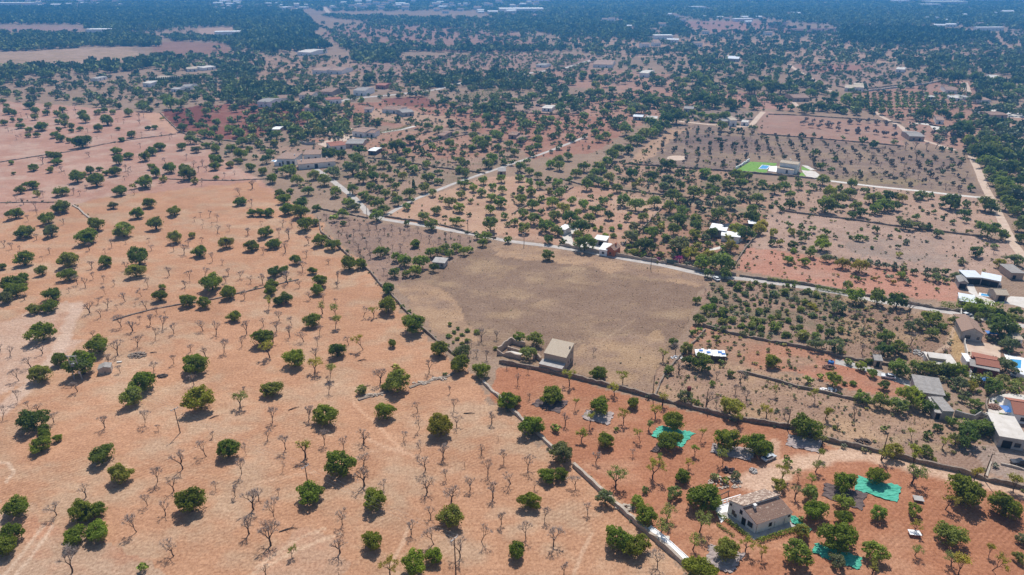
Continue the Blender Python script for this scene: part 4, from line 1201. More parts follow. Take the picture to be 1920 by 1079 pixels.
pole("power_pole", "pole at the fork of the farmhouse drive", (688.5, 409), 24)
pole("power_pole", "pole behind the lone bush in the dry field, on the lane", (982.5, 461), 24)
pole("power_pole", "pole beside the wall on the lane, left of the green gate", (1220, 505), 26, False)
pole("power_pole", "pole by the big dark tree near the parked white car", (1360, 504), 22)
pole("power_pole", "pole on the lane above the shrub field", (1579, 546), 18)
pole("power_pole", "thin pole by the side road under the two tall crowned trees", (840, 312), 18)
pole("power_pole", "thin tall pole in front of the rear farmhouse wing", (630, 276), 22)

# water tank on a pole
x, y = g(1289, 754)
t = thing("water_tank", "dark red tank on a stand behind the grey-green olive", "tank", (x, y, 0))
mb = MB()
for a_ in range(4):
    mb.tube([(.5 * math.cos(a_ * 1.57), .5 * math.sin(a_ * 1.57), 0), (.4 * math.cos(a_ * 1.57), .4 * math.sin(a_ * 1.57), 4.2)], .06, 5)
obj("stand", mb, M['wood'], t)
mb = MB()
mb.lathe([(.6, 4.2), (.65, 4.3), (.65, 5.3), (.45, 5.5)], 14)
obj("drum", mb, M['rust'], t)


# ------------------------------------------------------------------ nets, litter and yard things
def sheet(name, label, cat, px, mat, hump=.32, group=None):
    """cloth laid on the soil: subdivided outline with small folds and a real thickness"""
    P = [Vector((*g(*p), 0)) for p in px]
    o = sum(P, Vector()) / len(P)
    n = 14
    q = [P[0], P[1], P[2], P[3]]
    vs, fs = [], []
    for i in range(n + 1):
        for j in range(n + 1):
            a, b_ = q[0].lerp(q[1], j / n), q[3].lerp(q[2], j / n)
            p = a.lerp(b_, i / n)
            ed = min(i, j, n - i, n - j)
            jit = Vector((random.uniform(-.22, .22), random.uniform(-.22, .22), 0)) * (1.6 if ed == 0 else .4)
            vs.append(p - o + jit + Vector((0, 0, .05 + random.uniform(0, hump))))
    k = n + 1
    for i in range(n):
        for j in range(n):
            fs.append((i * k + j, i * k + j + 1, (i + 1) * k + j + 1, (i + 1) * k + j))
    mb = MB()
    mb.add(vs, fs)
    ob = obj(name, mb, M[mat])
    ob.location = o
    sm = ob.modifiers.new("thickness", 'SOLIDIFY')
    sm.thickness = .02
    return tag(ob, label, cat, group)


Z33 = lambda x, y: (1440 + x / 4.0, 809 + y / 4.0)
Z32 = lambda x, y: (960 + x / 4.0, 809 + y / 4.0)
sheet("harvest_net", "large green harvest net under the carob right of the dark net", "net", [Z33(*p) for p in ((650, 440), (968, 538), (992, 415), (668, 335))], 'greennet')
sheet("harvest_net", "dark brown harvest net spread under a carob left of the green net", "net", [Z33(*p) for p in ((402, 490), (704, 596), (738, 470), (432, 386))], 'darknet')
sheet("harvest_net", "green harvest net under the biggest carob right of the cottage", "net", [Z33(*p) for p in ((335, 915), (686, 1045), (704, 950), (352, 842))], 'greennet')
sheet("harvest_net", "green harvest net under the carob pair by the stone wall, upper red orchard", "net", [Z32(*p) for p in ((1040, 38), (1275, 118), (1372, 16), (1110, -42))], 'greennet')
sheet("harvest_net", "dark strip of net at the left foot of the netted carob pair", "net", [Z32(*p) for p in ((1036, 156), (1090, 160), (1150, 100), (1096, 86))], 'darknet')
sheet("harvest_net", "crumpled green net beside the right end of the cottage", "net", [Z33(*p) for p in ((165, 680), (290, 765), (330, 745), (180, 630))], 'greennet', .5)
sheet("harvest_net", "grey harvest net under the carob at the lower middle of the red orchard", "net", [Z32(*p) for p in ((1455, 985), (1640, 1075), (1750, 920), (1480, 850))], 'greynet')
sheet("harvest_net", "dark grey net under the carob nearest the barn's lower wall", "net", [(996, 760), (1048, 775), (1068, 753), (1010, 748)], 'darknet')
sheet("harvest_net", "grey net ring under the second carob from the barn wall", "net", [(1090, 785), (1142, 798), (1152, 775), (1100, 770)], 'greynet')
sheet("harvest_net", "grey net under the carobs nearest the parked car", "net", [(1332, 850), (1410, 866), (1414, 842), (1336, 832)], 'greynet')
sheet("harvest_net", "grey net under the carob above the dirt drive bend", "net", [(1472, 836), (1536, 850), (1542, 826), (1478, 816)], 'greynet')
sheet("shade_cloth", "dark shade cloth bundle by the rockery", "cloth", [(1355, 886), (1372, 889), (1376, 881), (1360, 878)], 'darknet', .6)


def heap(name, label, cat, px, w, d_, h, mat, n=60):
    x, y = g(*px)
    mb = MB()
    for k in range(n):
        a, r = random.uniform(0, 6.28), math.sqrt(random.random())
        sx, sy = r * math.cos(a) * w / 2, r * math.sin(a) * d_ / 2
        z = h * (1 - r * r) * random.uniform(.3, 1)
        s = random.uniform(.14, .34) * (1 + h * .3)
        an = random.uniform(0, 3.1)
        c_, s_ = math.cos(an) * s, math.sin(an) * s
        v = [(sx + c_, sy + s_, z), (sx - s_, sy + c_, z), (sx - c_, sy - s_, z), (sx + s_, sy - c_, z)]
        mb.add([(p[0], p[1], max(-.05, p[2] - s)) for p in v] + [(p[0] * 1.0, p[1], p[2] + s * .5) for p in v], [(3, 2, 1, 0), (4, 5, 6, 7), (0, 1, 5, 4), (1, 2, 6, 5), (2, 3, 7, 6), (3, 0, 4, 7)])
    ob = obj(name, mb, M[mat])
    ob.location = (x, y, 0)
    return tag(ob, label, cat)


heap("stone_pile", "dark grey heap of field stones right of the plastered hut", "stone pile", (258, 667), 6.5, 4.5, .7, 'stone', 110)
heap("brushwood_pile", "grey heap of cut brushwood below the stone heap", "brushwood", (304, 706), 3.5, 2.5, .6, 'bark', 50)
heap("earth_pile", "brown stone heap in the pale forecourt", "earth pile", (1863, 764), 4.2, 3.2, .9, 'soilpile', 90)
heap("rubbish_heap", "heap of white and blue rubbish along the orchard wall", "rubbish", (1552, 732), 6, 2.2, .6, 'white', 45)
heap("rubbish_heap", "jumble of dark scrap beside the blue drum", "rubbish", (1554, 690), 4.5, 3, 1.2, 'soilpile', 60)
heap("stone_pile", "grey stone bed ringed by plants left of the cottage", "rockery", (1360, 906), 9, 5, .5, 'palestone', 90)
heap("stone_pile", "small stone heap on the terrace wall above the lower carob pair", "stone pile", (1172, 953), 5, 2.4, .8, 'palestone', 60)
heap("rubbish_heap", "pale building rubble behind the pale bungalow", "rubbish", (1725, 663), 7, 5, .7, 'concrete', 50)
heap("stone_pile", "scattered white stones at the field corner beside the scrap roof", "stone pile", (1272, 671), 5, 3, .4, 'white', 24)
heap("brushwood_pile", "dark pile of prunings in the dry strip above the drive", "brushwood", (1618, 829), 5, 3, .6, 'bark', 60)

# blue drum, skip, tarpaulins, scrap roof, tables, slabs
x, y = g(1557, 686)
t = thing("water_drum", "bright blue plastic drum by the end of the concrete lane", "drum", (x, y, 0))
mb = MB()
mb.lathe([(.7, 0), (.9, .2), (.95, .9), (.9, 1.7), (.5, 1.95)], 14)
obj("drum_body", mb, M['bluetarp'], t)
mb = MB()
mb.lathe([(.35, 1.94), (.35, 2.1)], 10)
obj("lid", mb, M['cardark'], t)


def plank_table(name, label, cat, px, w, d_, h, rz, top='white', leg='wood'):
    x, y = g(*px)
    t = thing(name, label, cat, (x, y, 0), rz)
    mb = MB()
    mb.box(-w / 2, -d_ / 2, h - .08, w / 2, d_ / 2, h)
    obj("table_top", mb, M[top], t)
    for sx in (-1, 1):
        for sy in (-1, 1):
            mb = MB()
            mb.box(sx * w * .42 - .05, sy * d_ * .38 - .05, 0, sx * w * .42 + .05, sy * d_ * .38 + .05, h - .08)
            obj("leg", mb, M[leg], t)


plank_table("garden_table", "white table under a small yellowing tree in the red orchard", "table", Z33(1095, 778), 2.6, 1.7, .8, -.15)
plank_table("stone_table", "squat grey stone slab on blocks right of the large green net", "stone slab", Z33(1124, 518), 2.3, 1.9, .7, -.25, 'concrete', 'concrete')
plank_table("stone_table", "white stone trough lid on the orchard floor beside the terrace wall", "stone slab", Z32(1158, 806), 1.4, 1.0, .5, -.2, 'paleconcrete', 'concrete')
plank_table("well_cover", "flat white well cover right of the plastered hut", "well cover", (224, 680), 1.6, .8, .35, .1, 'paleconcrete', 'concrete')
sc_ = thing("scrap_shelter", "shelter roofed with white and blue scrap sheets, behind dark bushes", "shelter", (*g(1330, 672), 0), -.12)
mb = MB()
for k in range(9):
    mb.box(-5 + k * 1.12, -2.2 + random.uniform(-.3, .3), 2.2 + (k % 3) * .05, -3.95 + k * 1.12, 2.0 + random.uniform(-.3, .3), 2.26 + (k % 3) * .05)
obj("roof", mb, M['white'], sc_)
mb = MB()
for a_, b_ in ((-3.6, .2), (-1.2, -.7), (2.6, -.2), (3.6, -1.2)):
    mb.box(a_, b_, 2.42, a_ + 1.3, b_ + 1.1, 2.47)
obj("tarpaulin", mb, M['bluetarp'], sc_)
mb = MB()
mb.box(-4.8, -1.9, -.05, 4.8, 1.7, 2.15)
obj("wall", mb, M['wood'], sc_)
for lb, px, w, d_, h, mt in (("blue tarpaulin cover on the yard of the grey farm shed", (762, 213), 7, 4, 2.4, 'bluetarp'),
                             ("blue parasol-like canopy between the olive and the hedge", (1845, 722), 2.6, 2.4, 2.2, 'bluetarp'),
                             ("blue and white bouncy play frame on the pale forecourt", (1890, 778), 4.2, 3.6, 2.0, 'bluetarp'),
                             ("blue corner gazebo beside the brown gabled house", (1857, 634), 4, 2.6, 2.2, 'bluetarp')):
    x, y = g(*px)
    t = thing("tarpaulin_canopy", lb, "canopy", (x, y, 0), -.15)
    mb = MB()
    mb.add([(-w / 2, -d_ / 2, h), (w / 2, -d_ / 2, h), (w / 2, d_ / 2, h), (-w / 2, d_ / 2, h), (0, 0, h + .7), (0, 0, h - .05)], [(0, 1, 4), (1, 2, 4), (2, 3, 4), (3, 0, 4), (1, 0, 5), (2, 1, 5), (3, 2, 5), (0, 3, 5)])
    obj("canopy", mb, M[mt], t)
    for sx in (-1, 1):
        for sy in (-1, 1):
            mb = MB()
            mb.tube([(sx * (w / 2 - .1), sy * (d_ / 2 - .1), 0), (sx * (w / 2 - .1), sy * (d_ / 2 - .1), h)], .06, 6)
            obj("post", mb, M['steel'], t)
x, y = g(1846, 795)
# white irrigation channel along the terrace wall
P = [Vector((*g(*p), 0)) for p in ((1216, 994), (1240, 1012), (1266, 1036), (1290, 1058))]
mb = MB()
for a, b_ in zip(P[:-1], P[1:]):
    d = (b_ - a).normalized()
    nr = Vector((-d.y, d.x, 0))
    for s0, s1, zz in ((-.55, .55, .9), (-.75, -.56, 1.05), (.56, .75, 1.05)):
        mb.prism([(a - P[0] + nr * s0).xy, (b_ - P[0] + nr * s0).xy, (b_ - P[0] + nr * s1).xy, (a - P[0] + nr * s1).xy], -.05, zz)
o = obj("irrigation_channel", mb, M['white'])
o.location = P[0]
tag(o, "white raised water channel alongside the terrace wall at the bottom edge", "water channel")
# green gate and bougainvillea by the lane
x, y = g(1260, 496)
t = thing("metal_gate", "dark green metal gate in the lane wall beside the purple bush", "gate", (x, y, 0), -.35)
mb = MB()
mb.box(-2.4, -.05, .1, 2.4, .05, 2.2)
for k in range(9):
    mb.box(-2.3 + k * .56, -.08, .15, -2.22 + k * .56, -.051, 2.15)
obj("gate_leaf", mb, paint("dark_green_paint", (.03, .07, .06)), t)
for s in (-1, 1):
    mb = MB()
    mb.box(s * 2.65 - .22, -.22, -.05, s * 2.65 + .22, .22, 2.5)
    obj("gate_post", mb, M['rubble'], t)
# solar panels on the white bungalow roof
x, y = g(1362, 424, 3.9)
t = thing("solar_panel", "tilted blue solar panel on the white bungalow roof", "solar panel", (x, y, 3.8), .3)
mb = MB()
mb.slab([(-2, -1.2, .25), (2, -1.2, .25), (2, 1.0, 1.0), (-2, 1.0, 1.0)], .08)
obj("panel", mb, M['glass'], t)
mb = MB()
mb.box(-1.9, .85, 0, -1.8, .95, .85)
mb.box(1.8, .85, 0, 1.9, .95, .85)
mb.box(-1.9, -1.15, 0, -1.8, -1.05, .2)
mb.box(1.8, -1.15, 0, 1.9, -1.05, .2)
obj("panel_frame", mb, M['steel'], t)


# ------------------------------------------------------------------ vehicles
def car(name, label, px, rz, mat, van=False, pickup=False):
    x, y = g(*px)
    t = thing(name, label, "van" if van else "car", (x, y, 0), rz)
    L, Wd = 4.3, 1.78
    if van:
        prof = [(-2.1, .35), (2.1, .35), (2.15, .95), (1.9, 1.15), (1.2, 2.0), (-2.05, 2.0), (-2.15, .8)]
    elif pickup:
        prof = [(-2.4, .4), (2.3, .4), (2.35, .9), (1.3, 1.08), (.85, 1.12), (-.4, 1.12), (-.4, 1.0), (-2.4, 1.0)]
    else:
        prof = [(-2.1, .35), (2.1, .35), (2.15, .72), (1.95, .88), (1.0, .98), (-1.75, 1.0), (-2.1, .92), (-2.18, .6)]
    mb = MB()
    n = len(prof)
    hw = Wd / 2
    rings = [(-hw, .93), (-hw + .12, 1.0), (hw - .12, 1.0), (hw, .93)]
    vs = [(px_ * k_, yy, .35 + (pz - .35) * k_) for yy, k_ in rings for px_, pz in prof]
    fs = [(r * n + i, r * n + (i + 1) % n, (r + 1) * n + (i + 1) % n, (r + 1) * n + i) for r in range(3) for i in range(n)]
    fs += [tuple(range(n))[::-1], tuple(range(3 * n, 4 * n))]
    mb.add(vs, [f[::-1] for f in fs])
    obj("body", mb, mat, t)
    cb = MB()
    if not van:
        x0, x1, xa, xb, z0, z1 = (-.38, .95, -.3, .45, 1.11, 1.62) if pickup else (-1.7, 1.0, -1.25, .3, .97, 1.47)
        cb.add([(x0, -.78, z0), (x1, -.78, z0), (x1, .78, z0), (x0, .78, z0), (xa, -.62, z1), (xb, -.62, z1), (xb, .62, z1), (xa, .62, z1)], [(3, 2, 1, 0), (0, 1, 5, 4), (1, 2, 6, 5), (2, 3, 7, 6), (3, 0, 4, 7)])
        obj("windows", cb, M['glass'], t)
        rf = MB()
        rf.box(xa - .02, -.64, z1, xb + .02, .64, z1 + .05)
        obj("roof", rf, mat, t)
    else:
        cb.add([(1.92, -.75, 1.17), (1.92, .75, 1.17), (1.25, .75, 1.98), (1.25, -.75, 1.98)], [(0, 1, 2, 3)])
        obj("windscreen", cb, M['glass'], t)
    for sx in (-1.35, 1.35):
        for sy in (-1, 1):
            wb = MB()
            wb.tube([(sx, sy * (hw - .16), .33), (sx, sy * (hw + .03), .33)], .33, 14)
            w = obj("wheel", wb, M['tyre'], t)
            rb = MB()
            rb.tube([(sx, sy * (hw + .031), .33), (sx, sy * (hw + .05), .33)], .19, 10)
            obj("rim", rb, M['steel'], w)
    for sy in (-1, 1):
        hb = MB()
        hb.box(2.06, sy * .62 - .18, .62, 2.2, sy * .62 + .18, .78)
        obj("headlight", hb, M['insulator'], t)


car("parked_car", "white car on the track corner of the dry field", (1342, 525), 1.9, M['carwhite'])
car("parked_car", "dark car half hidden under the carob nearest the drive", (1441, 861), .5, M['carsilver'])
car("pickup_truck", "dark blue pickup on the gravel at the right edge", (1912, 871), 3.0, M['cardark'], pickup=True)
car("parked_car", "light blue car beside the white van under the hedge", (1908, 707), -.5, M['carsilver'])
car("parked_van", "white van at the right edge below the long pool", (1919, 712), -.9, M['carwhite'], van=True)
car("parked_van", "white caravan-like van beside the open metal sheds", (1865, 536), .1, M['carwhite'], van=True)
car("parked_car", "white car under a sheet on the concrete lane by the fig", (1665, 709), 2.8, M['carwhite'])
heap("stone_pile", "small grey covered heap on the drive above the cottage", "stone pile", (1412, 884), 2.2, 1.8, 1.0, 'concrete', 40)
car("parked_car", "silver car parked above the brown roofed annex", (1811, 593), .3, M['carwhite'])
car("parked_car", "dark car parked in the grey meadow beside the white shed", (1008, 199), .2, M['cardark'])
car("parked_van", "white van right of the shed in the grey meadow", (1045, 203), .1, M['carwhite'], van=True)

# ------------------------------------------------------------------ fallen wood on the orchard floor
for px, ln, an, bend, lb in (((551, 767), 3.2, .55, .1, "short fallen log left of the round carob with a bare tree at its foot"), ((880, 776), 3.4, .0, .05, "dark fallen log lying level in the open sandy soil"),
                             ((679, 677), 3.0, .2, .5, "curved fallen branch on bare sand, below the small round carob"), ((541, 995), 4.2, .25, .5, "forked fallen branch lying on pale sand near the bottom edge"),
                             ((686, 727), 3.6, .7, .3, "fallen trunk still holding leaves beside the bushy carob"), ((402, 783), 2.6, .6, .2, "thin fallen branch right of the yellowish carob"), ((288, 662), 2.2, .1, .1, "single dark log beside the stone heap")):
    x, y = g(*px)
    d = Vector((math.cos(an), math.sin(an), 0))
    n_ = Vector((-d.y, d.x, 0))
    mb = MB()
    mb.tube([d * (-ln / 2), d * (-ln / 6) + n_ * bend * .6 + Vector((0, 0, .15)), d * (ln / 6) + n_ * bend + Vector((0, 0, .2)), d * (ln / 2) + Vector((0, 0, .12))], [.17, .15, .12, .06], 7)
    if bend > .25:
        mb.tube([d * (ln / 6) + n_ * bend + Vector((0, 0, .2)), d * (ln / 3) + n_ * (bend + .8) + Vector((0, 0, .5))], [.09, .04], 5)
        mb.tube([d * (-ln / 6) + n_ * bend * .6 + Vector((0, 0, .15)), d * (.1) - n_ * .9 + Vector((0, 0, .35))], [.08, .03], 5)
    o = obj("fallen_log", mb, M['bark'])
    o.location = (x, y, .06)
    tag(o, lb, "log")

for px, lb in (((700, 742), "loose pale stones tumbled from the collapsed wall, left of the bushy carob"), ((790, 719), "loose pale stones tumbled from the collapsed wall, just right of the bushy carob"), ((822, 711), "loose pale stones at the far end of the collapsed wall by the dark pair")):
    heap("stone_pile", lb, "stone pile", px, 6.0, 1.8, .5, 'palestone', 46)
# ------------------------------------------------------------------ trees: positions read off the photo
# block: photo origin x, y, enlargement, then kind -> "x,y,size" (C carob, O olive or leafy almond, S shrub: crown centre and width;
# G leafy young almond, B bare almond: foot and height); a letter after the size is the leaf tone
TREES = [
(0, 0, 4, {
'C': "220,790,75d 265,830,70 345,845,60 60,835,70 105,850,60 465,825,60 430,855,60 480,885,75 435,915,50 485,935,60l 535,950,60l 535,980,45d 600,965,50 615,855,70 640,890,85 730,840,60l 780,825,55 845,840,55l 960,845,80 800,905,100 735,960,80 885,965,40l 1110,960,50d 1160,955,50 985,1005,80 410,1010,70 455,1040,70 515,1055,50 610,1060,140d 910,1045,55 275,1010,55 210,1015,50 215,970,65 310,945,100 150,940,70 150,900,45 260,880,60l 95,900,45 30,920,60 440,970,50 1370,960,80d 890,800,60d 1125,820,60 1130,745,60 1250,780,90l 1340,770,60 1060,780,80 360,790,70l 120,690,50 60,690,60d 20,760,50 45,790,50",
'B': "160,880,45 210,890,45 570,860,45 660,1000,45 930,930,40 1045,900,60 1075,880,55 65,990,40 95,1000,30 125,1050,40 160,1030,35 840,950,35 1210,1025,35 1275,1050,40 1290,1035,40 1065,1020,35 730,1045,30 840,1040,30 885,920,40 1050,940,50 560,820,40 510,860,40 720,880,35",
'G': "1220,905,35y"}),
(0, 540, 4, {
'C': "40,75,120g 110,15,150 390,45,140 370,130,140 250,155,110l 305,330,200 300,640,180l 445,535,130 610,575,230 725,425,190 1195,60,120 1405,95,130 1530,110,115 1715,35,130 1755,210,110 1465,565,210 1490,840,240y 1075,700,215 990,820,180l 235,990,230d 330,1060,100",
'B': "675,190,110 735,120,60 810,150,85 755,220,70 885,165,50 1015,135,30 1100,170,85 1180,200,70 1250,220,50 910,295,120 1050,260,60 1130,275,85 995,325,95 1215,310,110 1305,345,90 1165,395,105 1030,445,110 885,505,125 940,105,80 1065,65,70 790,50,70 1525,325,85 1620,355,105 1850,345,105 1680,490,105 1305,570,85 1430,475,60 1540,520,90 1815,440,70 75,515,75 235,600,90 145,700,110 130,860,110 320,495,90 220,910,70 20,990,120 580,780,95 815,575,90 905,640,65 1155,625,80 1455,730,90 1085,1030,120 790,1050,110 405,1010,90 290,930,80 1830,790,60 1190,1075,50 185,90,60 520,35,40 1835,85,70 1390,20,30 5,470,60 700,370,60",
'G': "1800,900,100l"}),
(480, 540, 4, {
'C': "110,20,100 165,105,80d 220,75,120d 420,245,140 50,375,170 290,530,180b 615,465,150d 985,130,165 1180,275,190 990,15,100d 1020,420,75 1375,465,135 1545,485,140g 1525,580,150 1690,620,150 1060,710,210l 970,740,80l 115,755,165l 515,955,210 965,930,165b 1880,850,170 1380,1030,215y 460,15,110",
'S': "790,770,90l 1455,275,40 1485,330,40 1515,305,32 1445,360,50 1510,380,40 1545,350,40 1585,320,42 1585,395,48 1545,415,36 1480,410,26 1655,330,55b 1795,455,40l 1100,140,40 1150,180,40",
'G': "95,145,100y 500,195,95l 600,215,95l 595,305,95l 805,465,120y 885,220,75y 105,525,120y 440,640,110y 555,680,110l 1055,620,60y",
'B': "410,90,70 505,100,60 55,290,80 155,325,90 270,280,75 255,370,90 175,250,80 360,405,90 475,350,80 465,440,90 695,430,75 450,535,90 600,120,50 805,220,95 1300,635,110 935,710,130 545,790,80 125,1015,120 400,990,120 1215,935,90 1225,1055,115 1505,1040,90 1455,790,60 1485,915,90 1770,1015,90 130,415,90 1690,400,100 1805,385,70 1620,465,80 1655,515,60 1730,540,90 1880,610,60 540,710,60"}),
(960, 540, 4, {
'C': "15,850,120 145,1030,200 300,795,185 655,885,180 650,630,130 910,865,110 1215,1010,180 1605,1070,200",
'O': "1175,610,80 1405,235,100 55,370,100b 180,385,110 115,490,110l 1300,815,120g 1330,550,90d 1430,560,160 1310,450,100l 1210,405,70d 1355,335,60b 1405,315,50b 1385,95,60 1540,375,50b 1475,405,35b 1600,505,45 1570,555,45 1640,890,170y 1505,720,50b 1640,640,60d 1750,650,45d 1385,860,60",
'G': "430,735,110y 770,810,80y 830,715,100y 1130,545,100y 1125,885,105y 470,920,90y 580,1060,110y 835,1015,105y 325,1075,60b 1025,1065,75l 780,1075,40b 1075,980,90y 1690,1020,100y 1910,970,90y",
'B': "45,725,90 120,645,50 130,835,55 400,1030,95 605,505,60 1705,715,110 1455,890,140 1530,890,70 1675,790,80 1755,850,90 1535,680,70 1250,640,90 1225,500,90 1175,470,40 1325,250,40 1290,295,30 1440,45,50 1265,765,70"}),
(1440, 540, 4, {
'C': "30,550,130 280,1040,240",
'O': "660,60,130b 825,75,120 970,95,140d 525,145,115g 1235,225,140b 1305,290,80 1235,335,95l 1400,245,70 1065,290,90g 1140,275,95g 890,360,120 985,445,120 875,460,120d 515,430,140g 365,420,110g 605,555,55 700,585,85b 785,640,75b 490,690,115b 985,595,160 875,730,80d 390,665,50b 715,825,105 850,850,120 985,880,130l 1080,820,170b 1195,890,110d 1445,720,110g 1535,740,80y 1690,740,130d 1455,830,60g 1560,860,90 1430,630,130b 1750,290,190d 1795,580,130g 1810,420,120g 1780,370,90g 1860,175,90 1275,1045,70d 1380,1000,90 1130,595,110 1230,600,100l 1330,610,100l 1400,600,60 1450,110,60l 1520,150,90b 1600,160,90b 1680,175,80b 1580,210,70 1660,195,80d 1740,195,80d 1820,220,80 1640,1040,150 1580,1030,110b 1500,1060,110d 1760,690,90l 1850,720,80l 1650,650,60l 1900,700,70l 1590,690,60l 1570,110,70b 1800,600,..".replace(" 1800,600,..", "") ,
'S': "575,718,45d 1750,960,50b 1430,930,50b 1550,930,60 1340,810,60l 760,555,60d 690,770,35 640,715,60b 500,1050,40",
'G': "60,810,90y 350,845,105y 295,715,65b 430,990,100y 20,1000,80y 870,1075,50",
'B': "645,970,90 1070,430,110 700,495,80 640,220,70 720,240,70 885,240,70 975,220,60 1055,210,120 800,420,50 785,540,80 520,1070,60 125,970,60 1320,500,60 695,430,60"}),
(0, 809, 4, {
'C': "295,100,155 340,25,90 430,55,70b 755,165,200d 900,320,195l 1710,135,190 1430,525,245 120,565,195 80,770,190 20,860,200 600,600,200 740,590,130 560,770,200 720,745,200 650,640,120",
'B': "540,1060,190 645,495,115 425,630,115 1180,380,130 1370,285,140 1550,190,130 1850,175,90 1810,320,140 1305,450,110 1105,560,90 1240,635,110 1025,755,145 1765,490,110 1905,585,170 1870,770,150 1305,935,130 1620,440,70 1595,45,60 1190,20,30",
'G': "1080,1040,60b"}),
(480, 809, 4, {
'C': "625,245,260 400,455,215 885,510,200 870,820,185 1460,630,210l 1330,935,150b 1190,990,210b",
'B': "90,70,80 225,135,125 515,105,115 660,130,100 810,90,110 1100,75,85 1240,150,100 200,290,80 810,245,90 810,410,150 1270,290,130 1405,195,120 1285,460,140 1430,365,80 1565,260,45 1690,170,80 1860,235,110 1740,320,120 1605,440,100 1780,500,120 1910,395,110 1465,525,120 1310,660,100 1165,770,110 1840,695,110 1690,830,160 1335,850,140 1530,945,150 145,660,150 650,700,130 110,860,160 630,915,140 75,1079,80 960,430,80 20,520,90 1815,75,40 170,480,60 620,1075,40",
'G': "370,195,130y 1005,1079,140y 270,950,80l"}),
(960, 809, 4, {
'C': "150,15,170 370,155,210g 265,330,150 370,320,130 135,520,170 700,70,145 1180,70,180 1610,65,210 1830,105,210 1285,335,130 1440,490,260 1000,630,190 790,810,210 930,850,210 1615,890,210l 1415,1030,250 30,900,150",
'O': "1215,460,110l 935,520,110b 700,500,120g 1680,330,75g 1600,370,60b 1520,340,60l",
'G': "520,80,100y 965,85,105y 1055,350,130y 775,425,120l 1105,235,70b 1370,180,90b 1415,80,100y 1580,240,110l 1320,285,70y 1165,690,110 1405,755,140l 1355,890,110l 1110,780,110l 1750,900,100y 1000,465,50 1870,950,100y",
'B': "120,290,110 165,430,70 480,440,110 240,665,100 105,800,130 310,860,150 565,625,90 390,1075,110 1090,1015,120 905,190,60 630,240,100"}),
(1440, 809, 4, {
'C': "280,35,240 0,120,110 815,335,170 570,385,200 355,590,200 530,800,290 570,650,140 1480,450,290 1790,560,250 1370,770,230l",
'O': "565,540,120b 315,460,120 830,615,125b 1100,590,105b 805,905,165b 255,745,120y 225,915,210b 520,965,120g 1185,150,110 940,150,130y 1410,60,100l 1500,40,170d 1905,810,90g 1885,950,80 85,400,100y 250,660,50",
'G': "375,210,80b 140,250,65b 355,305,90l 105,360,100y 330,400,70b 200,510,110g 230,360,90l 1075,390,130l 1330,590,120y 1545,370,110y 1080,75,80y 1195,50,60 1305,130,80y 1840,460,120y 1655,945,90y 1095,760,85y 1100,930,70 1680,1045,150y 1430,1085,130y 780,1085,110y 1375,1010,80 1080,270,180y 850,220,90y 400,110,90l",
'S': "1240,220,60l"}),
(0, 270, 4, {
'C': "85,140,45 245,175,80 100,220,35 365,75,60 415,95,95 420,130,80 375,195,60l 610,10,140d 870,45,90 960,85,85 885,120,100 1085,95,95 1140,55,90 1195,20,90 235,305,100 145,345,85l 455,350,115 570,250,120 625,230,60l 675,200,75 745,185,50 795,215,60 860,205,100 720,275,125 1085,275,150 1140,170,70 1170,220,90 1275,180,105 1380,190,100 1410,225,130 1360,20,75 1470,40,75g 1545,10,70 1615,40,80 1620,115,120 1610,165,90 1725,155,70l 1730,25,90 1800,75,110 1790,125,70 1870,40,60 1880,175,85 1620,255,45 900,350,105 460,465,140 105,520,120 350,560,120 185,650,150l 380,660,110g 720,605,130 650,690,170 925,640,160l 845,460,75g 1025,520,110 1120,440,110 1300,500,110 1165,600,125l 1310,705,120l 1440,685,65l 1495,800,130 1695,740,120l 1800,425,100 1880,765,110 1890,515,80 175,860,150 515,865,165l 790,880,115 1030,855,175d 1020,950,140l 510,980,130 310,955,95l 10,920,70 170,1010,110 90,1050,160 1580,1040,180 1215,1070,60",
'B': "325,405,65 125,435,60 180,455,55 35,775,60 90,790,55 480,605,50 375,825,55 320,875,35 270,490,70 280,535,50 215,580,55 275,720,50 670,800,75 840,775,70 790,825,45 690,935,70 1135,800,50 1305,805,60 1380,825,90 1415,770,60 1515,740,45 1630,670,65 1720,650,50 1860,685,70 1595,885,75 1665,910,50 1270,990,75 1425,1030,85 1535,995,75 1715,985,60 1800,1015,70 1885,1035,60 1695,1040,70 1110,1079,80 640,1079,80 780,1040,60 860,1060,55 700,1015,60 580,1060,80 1245,150,55 1450,175,55 1520,165,60 1490,210,50 945,205,55 990,210,50 965,240,45 935,275,40 1210,310,40 1010,380,50 555,380,60 600,390,45 650,350,50 1515,315,40 1685,255,50 1760,235,40 1895,335,85 1890,470,65 1800,385,70 325,150,70 465,210,50 490,235,40 670,100,50 1055,35,45 1520,635,35 1525,600,40 1570,550,60 1590,620,35 1630,575,65 1460,585,40 1505,545,40 945,750,40 1120,740,40 950,950,70 1550,205,50 1400,120,50 1390,1075,60 150,800,40",
'G': "1230,285,60y 1465,300,60y 1000,340,50y 285,395,60y"}),
(480, 270, 4, {
'C': "30,515,80 90,510,100 65,660,120 130,745,110 0,770,60 300,870,95 135,960,110d 210,940,75 425,950,80 480,1030,120 110,1060,110 480,725,120 570,755,120 690,900,140 780,900,110 365,605,130 440,590,75 330,510,140 240,490,120 175,365,90 255,355,60 210,410,110 340,440,120d 450,480,70 120,260,100 50,205,80 1195,745,90 990,1060,80",
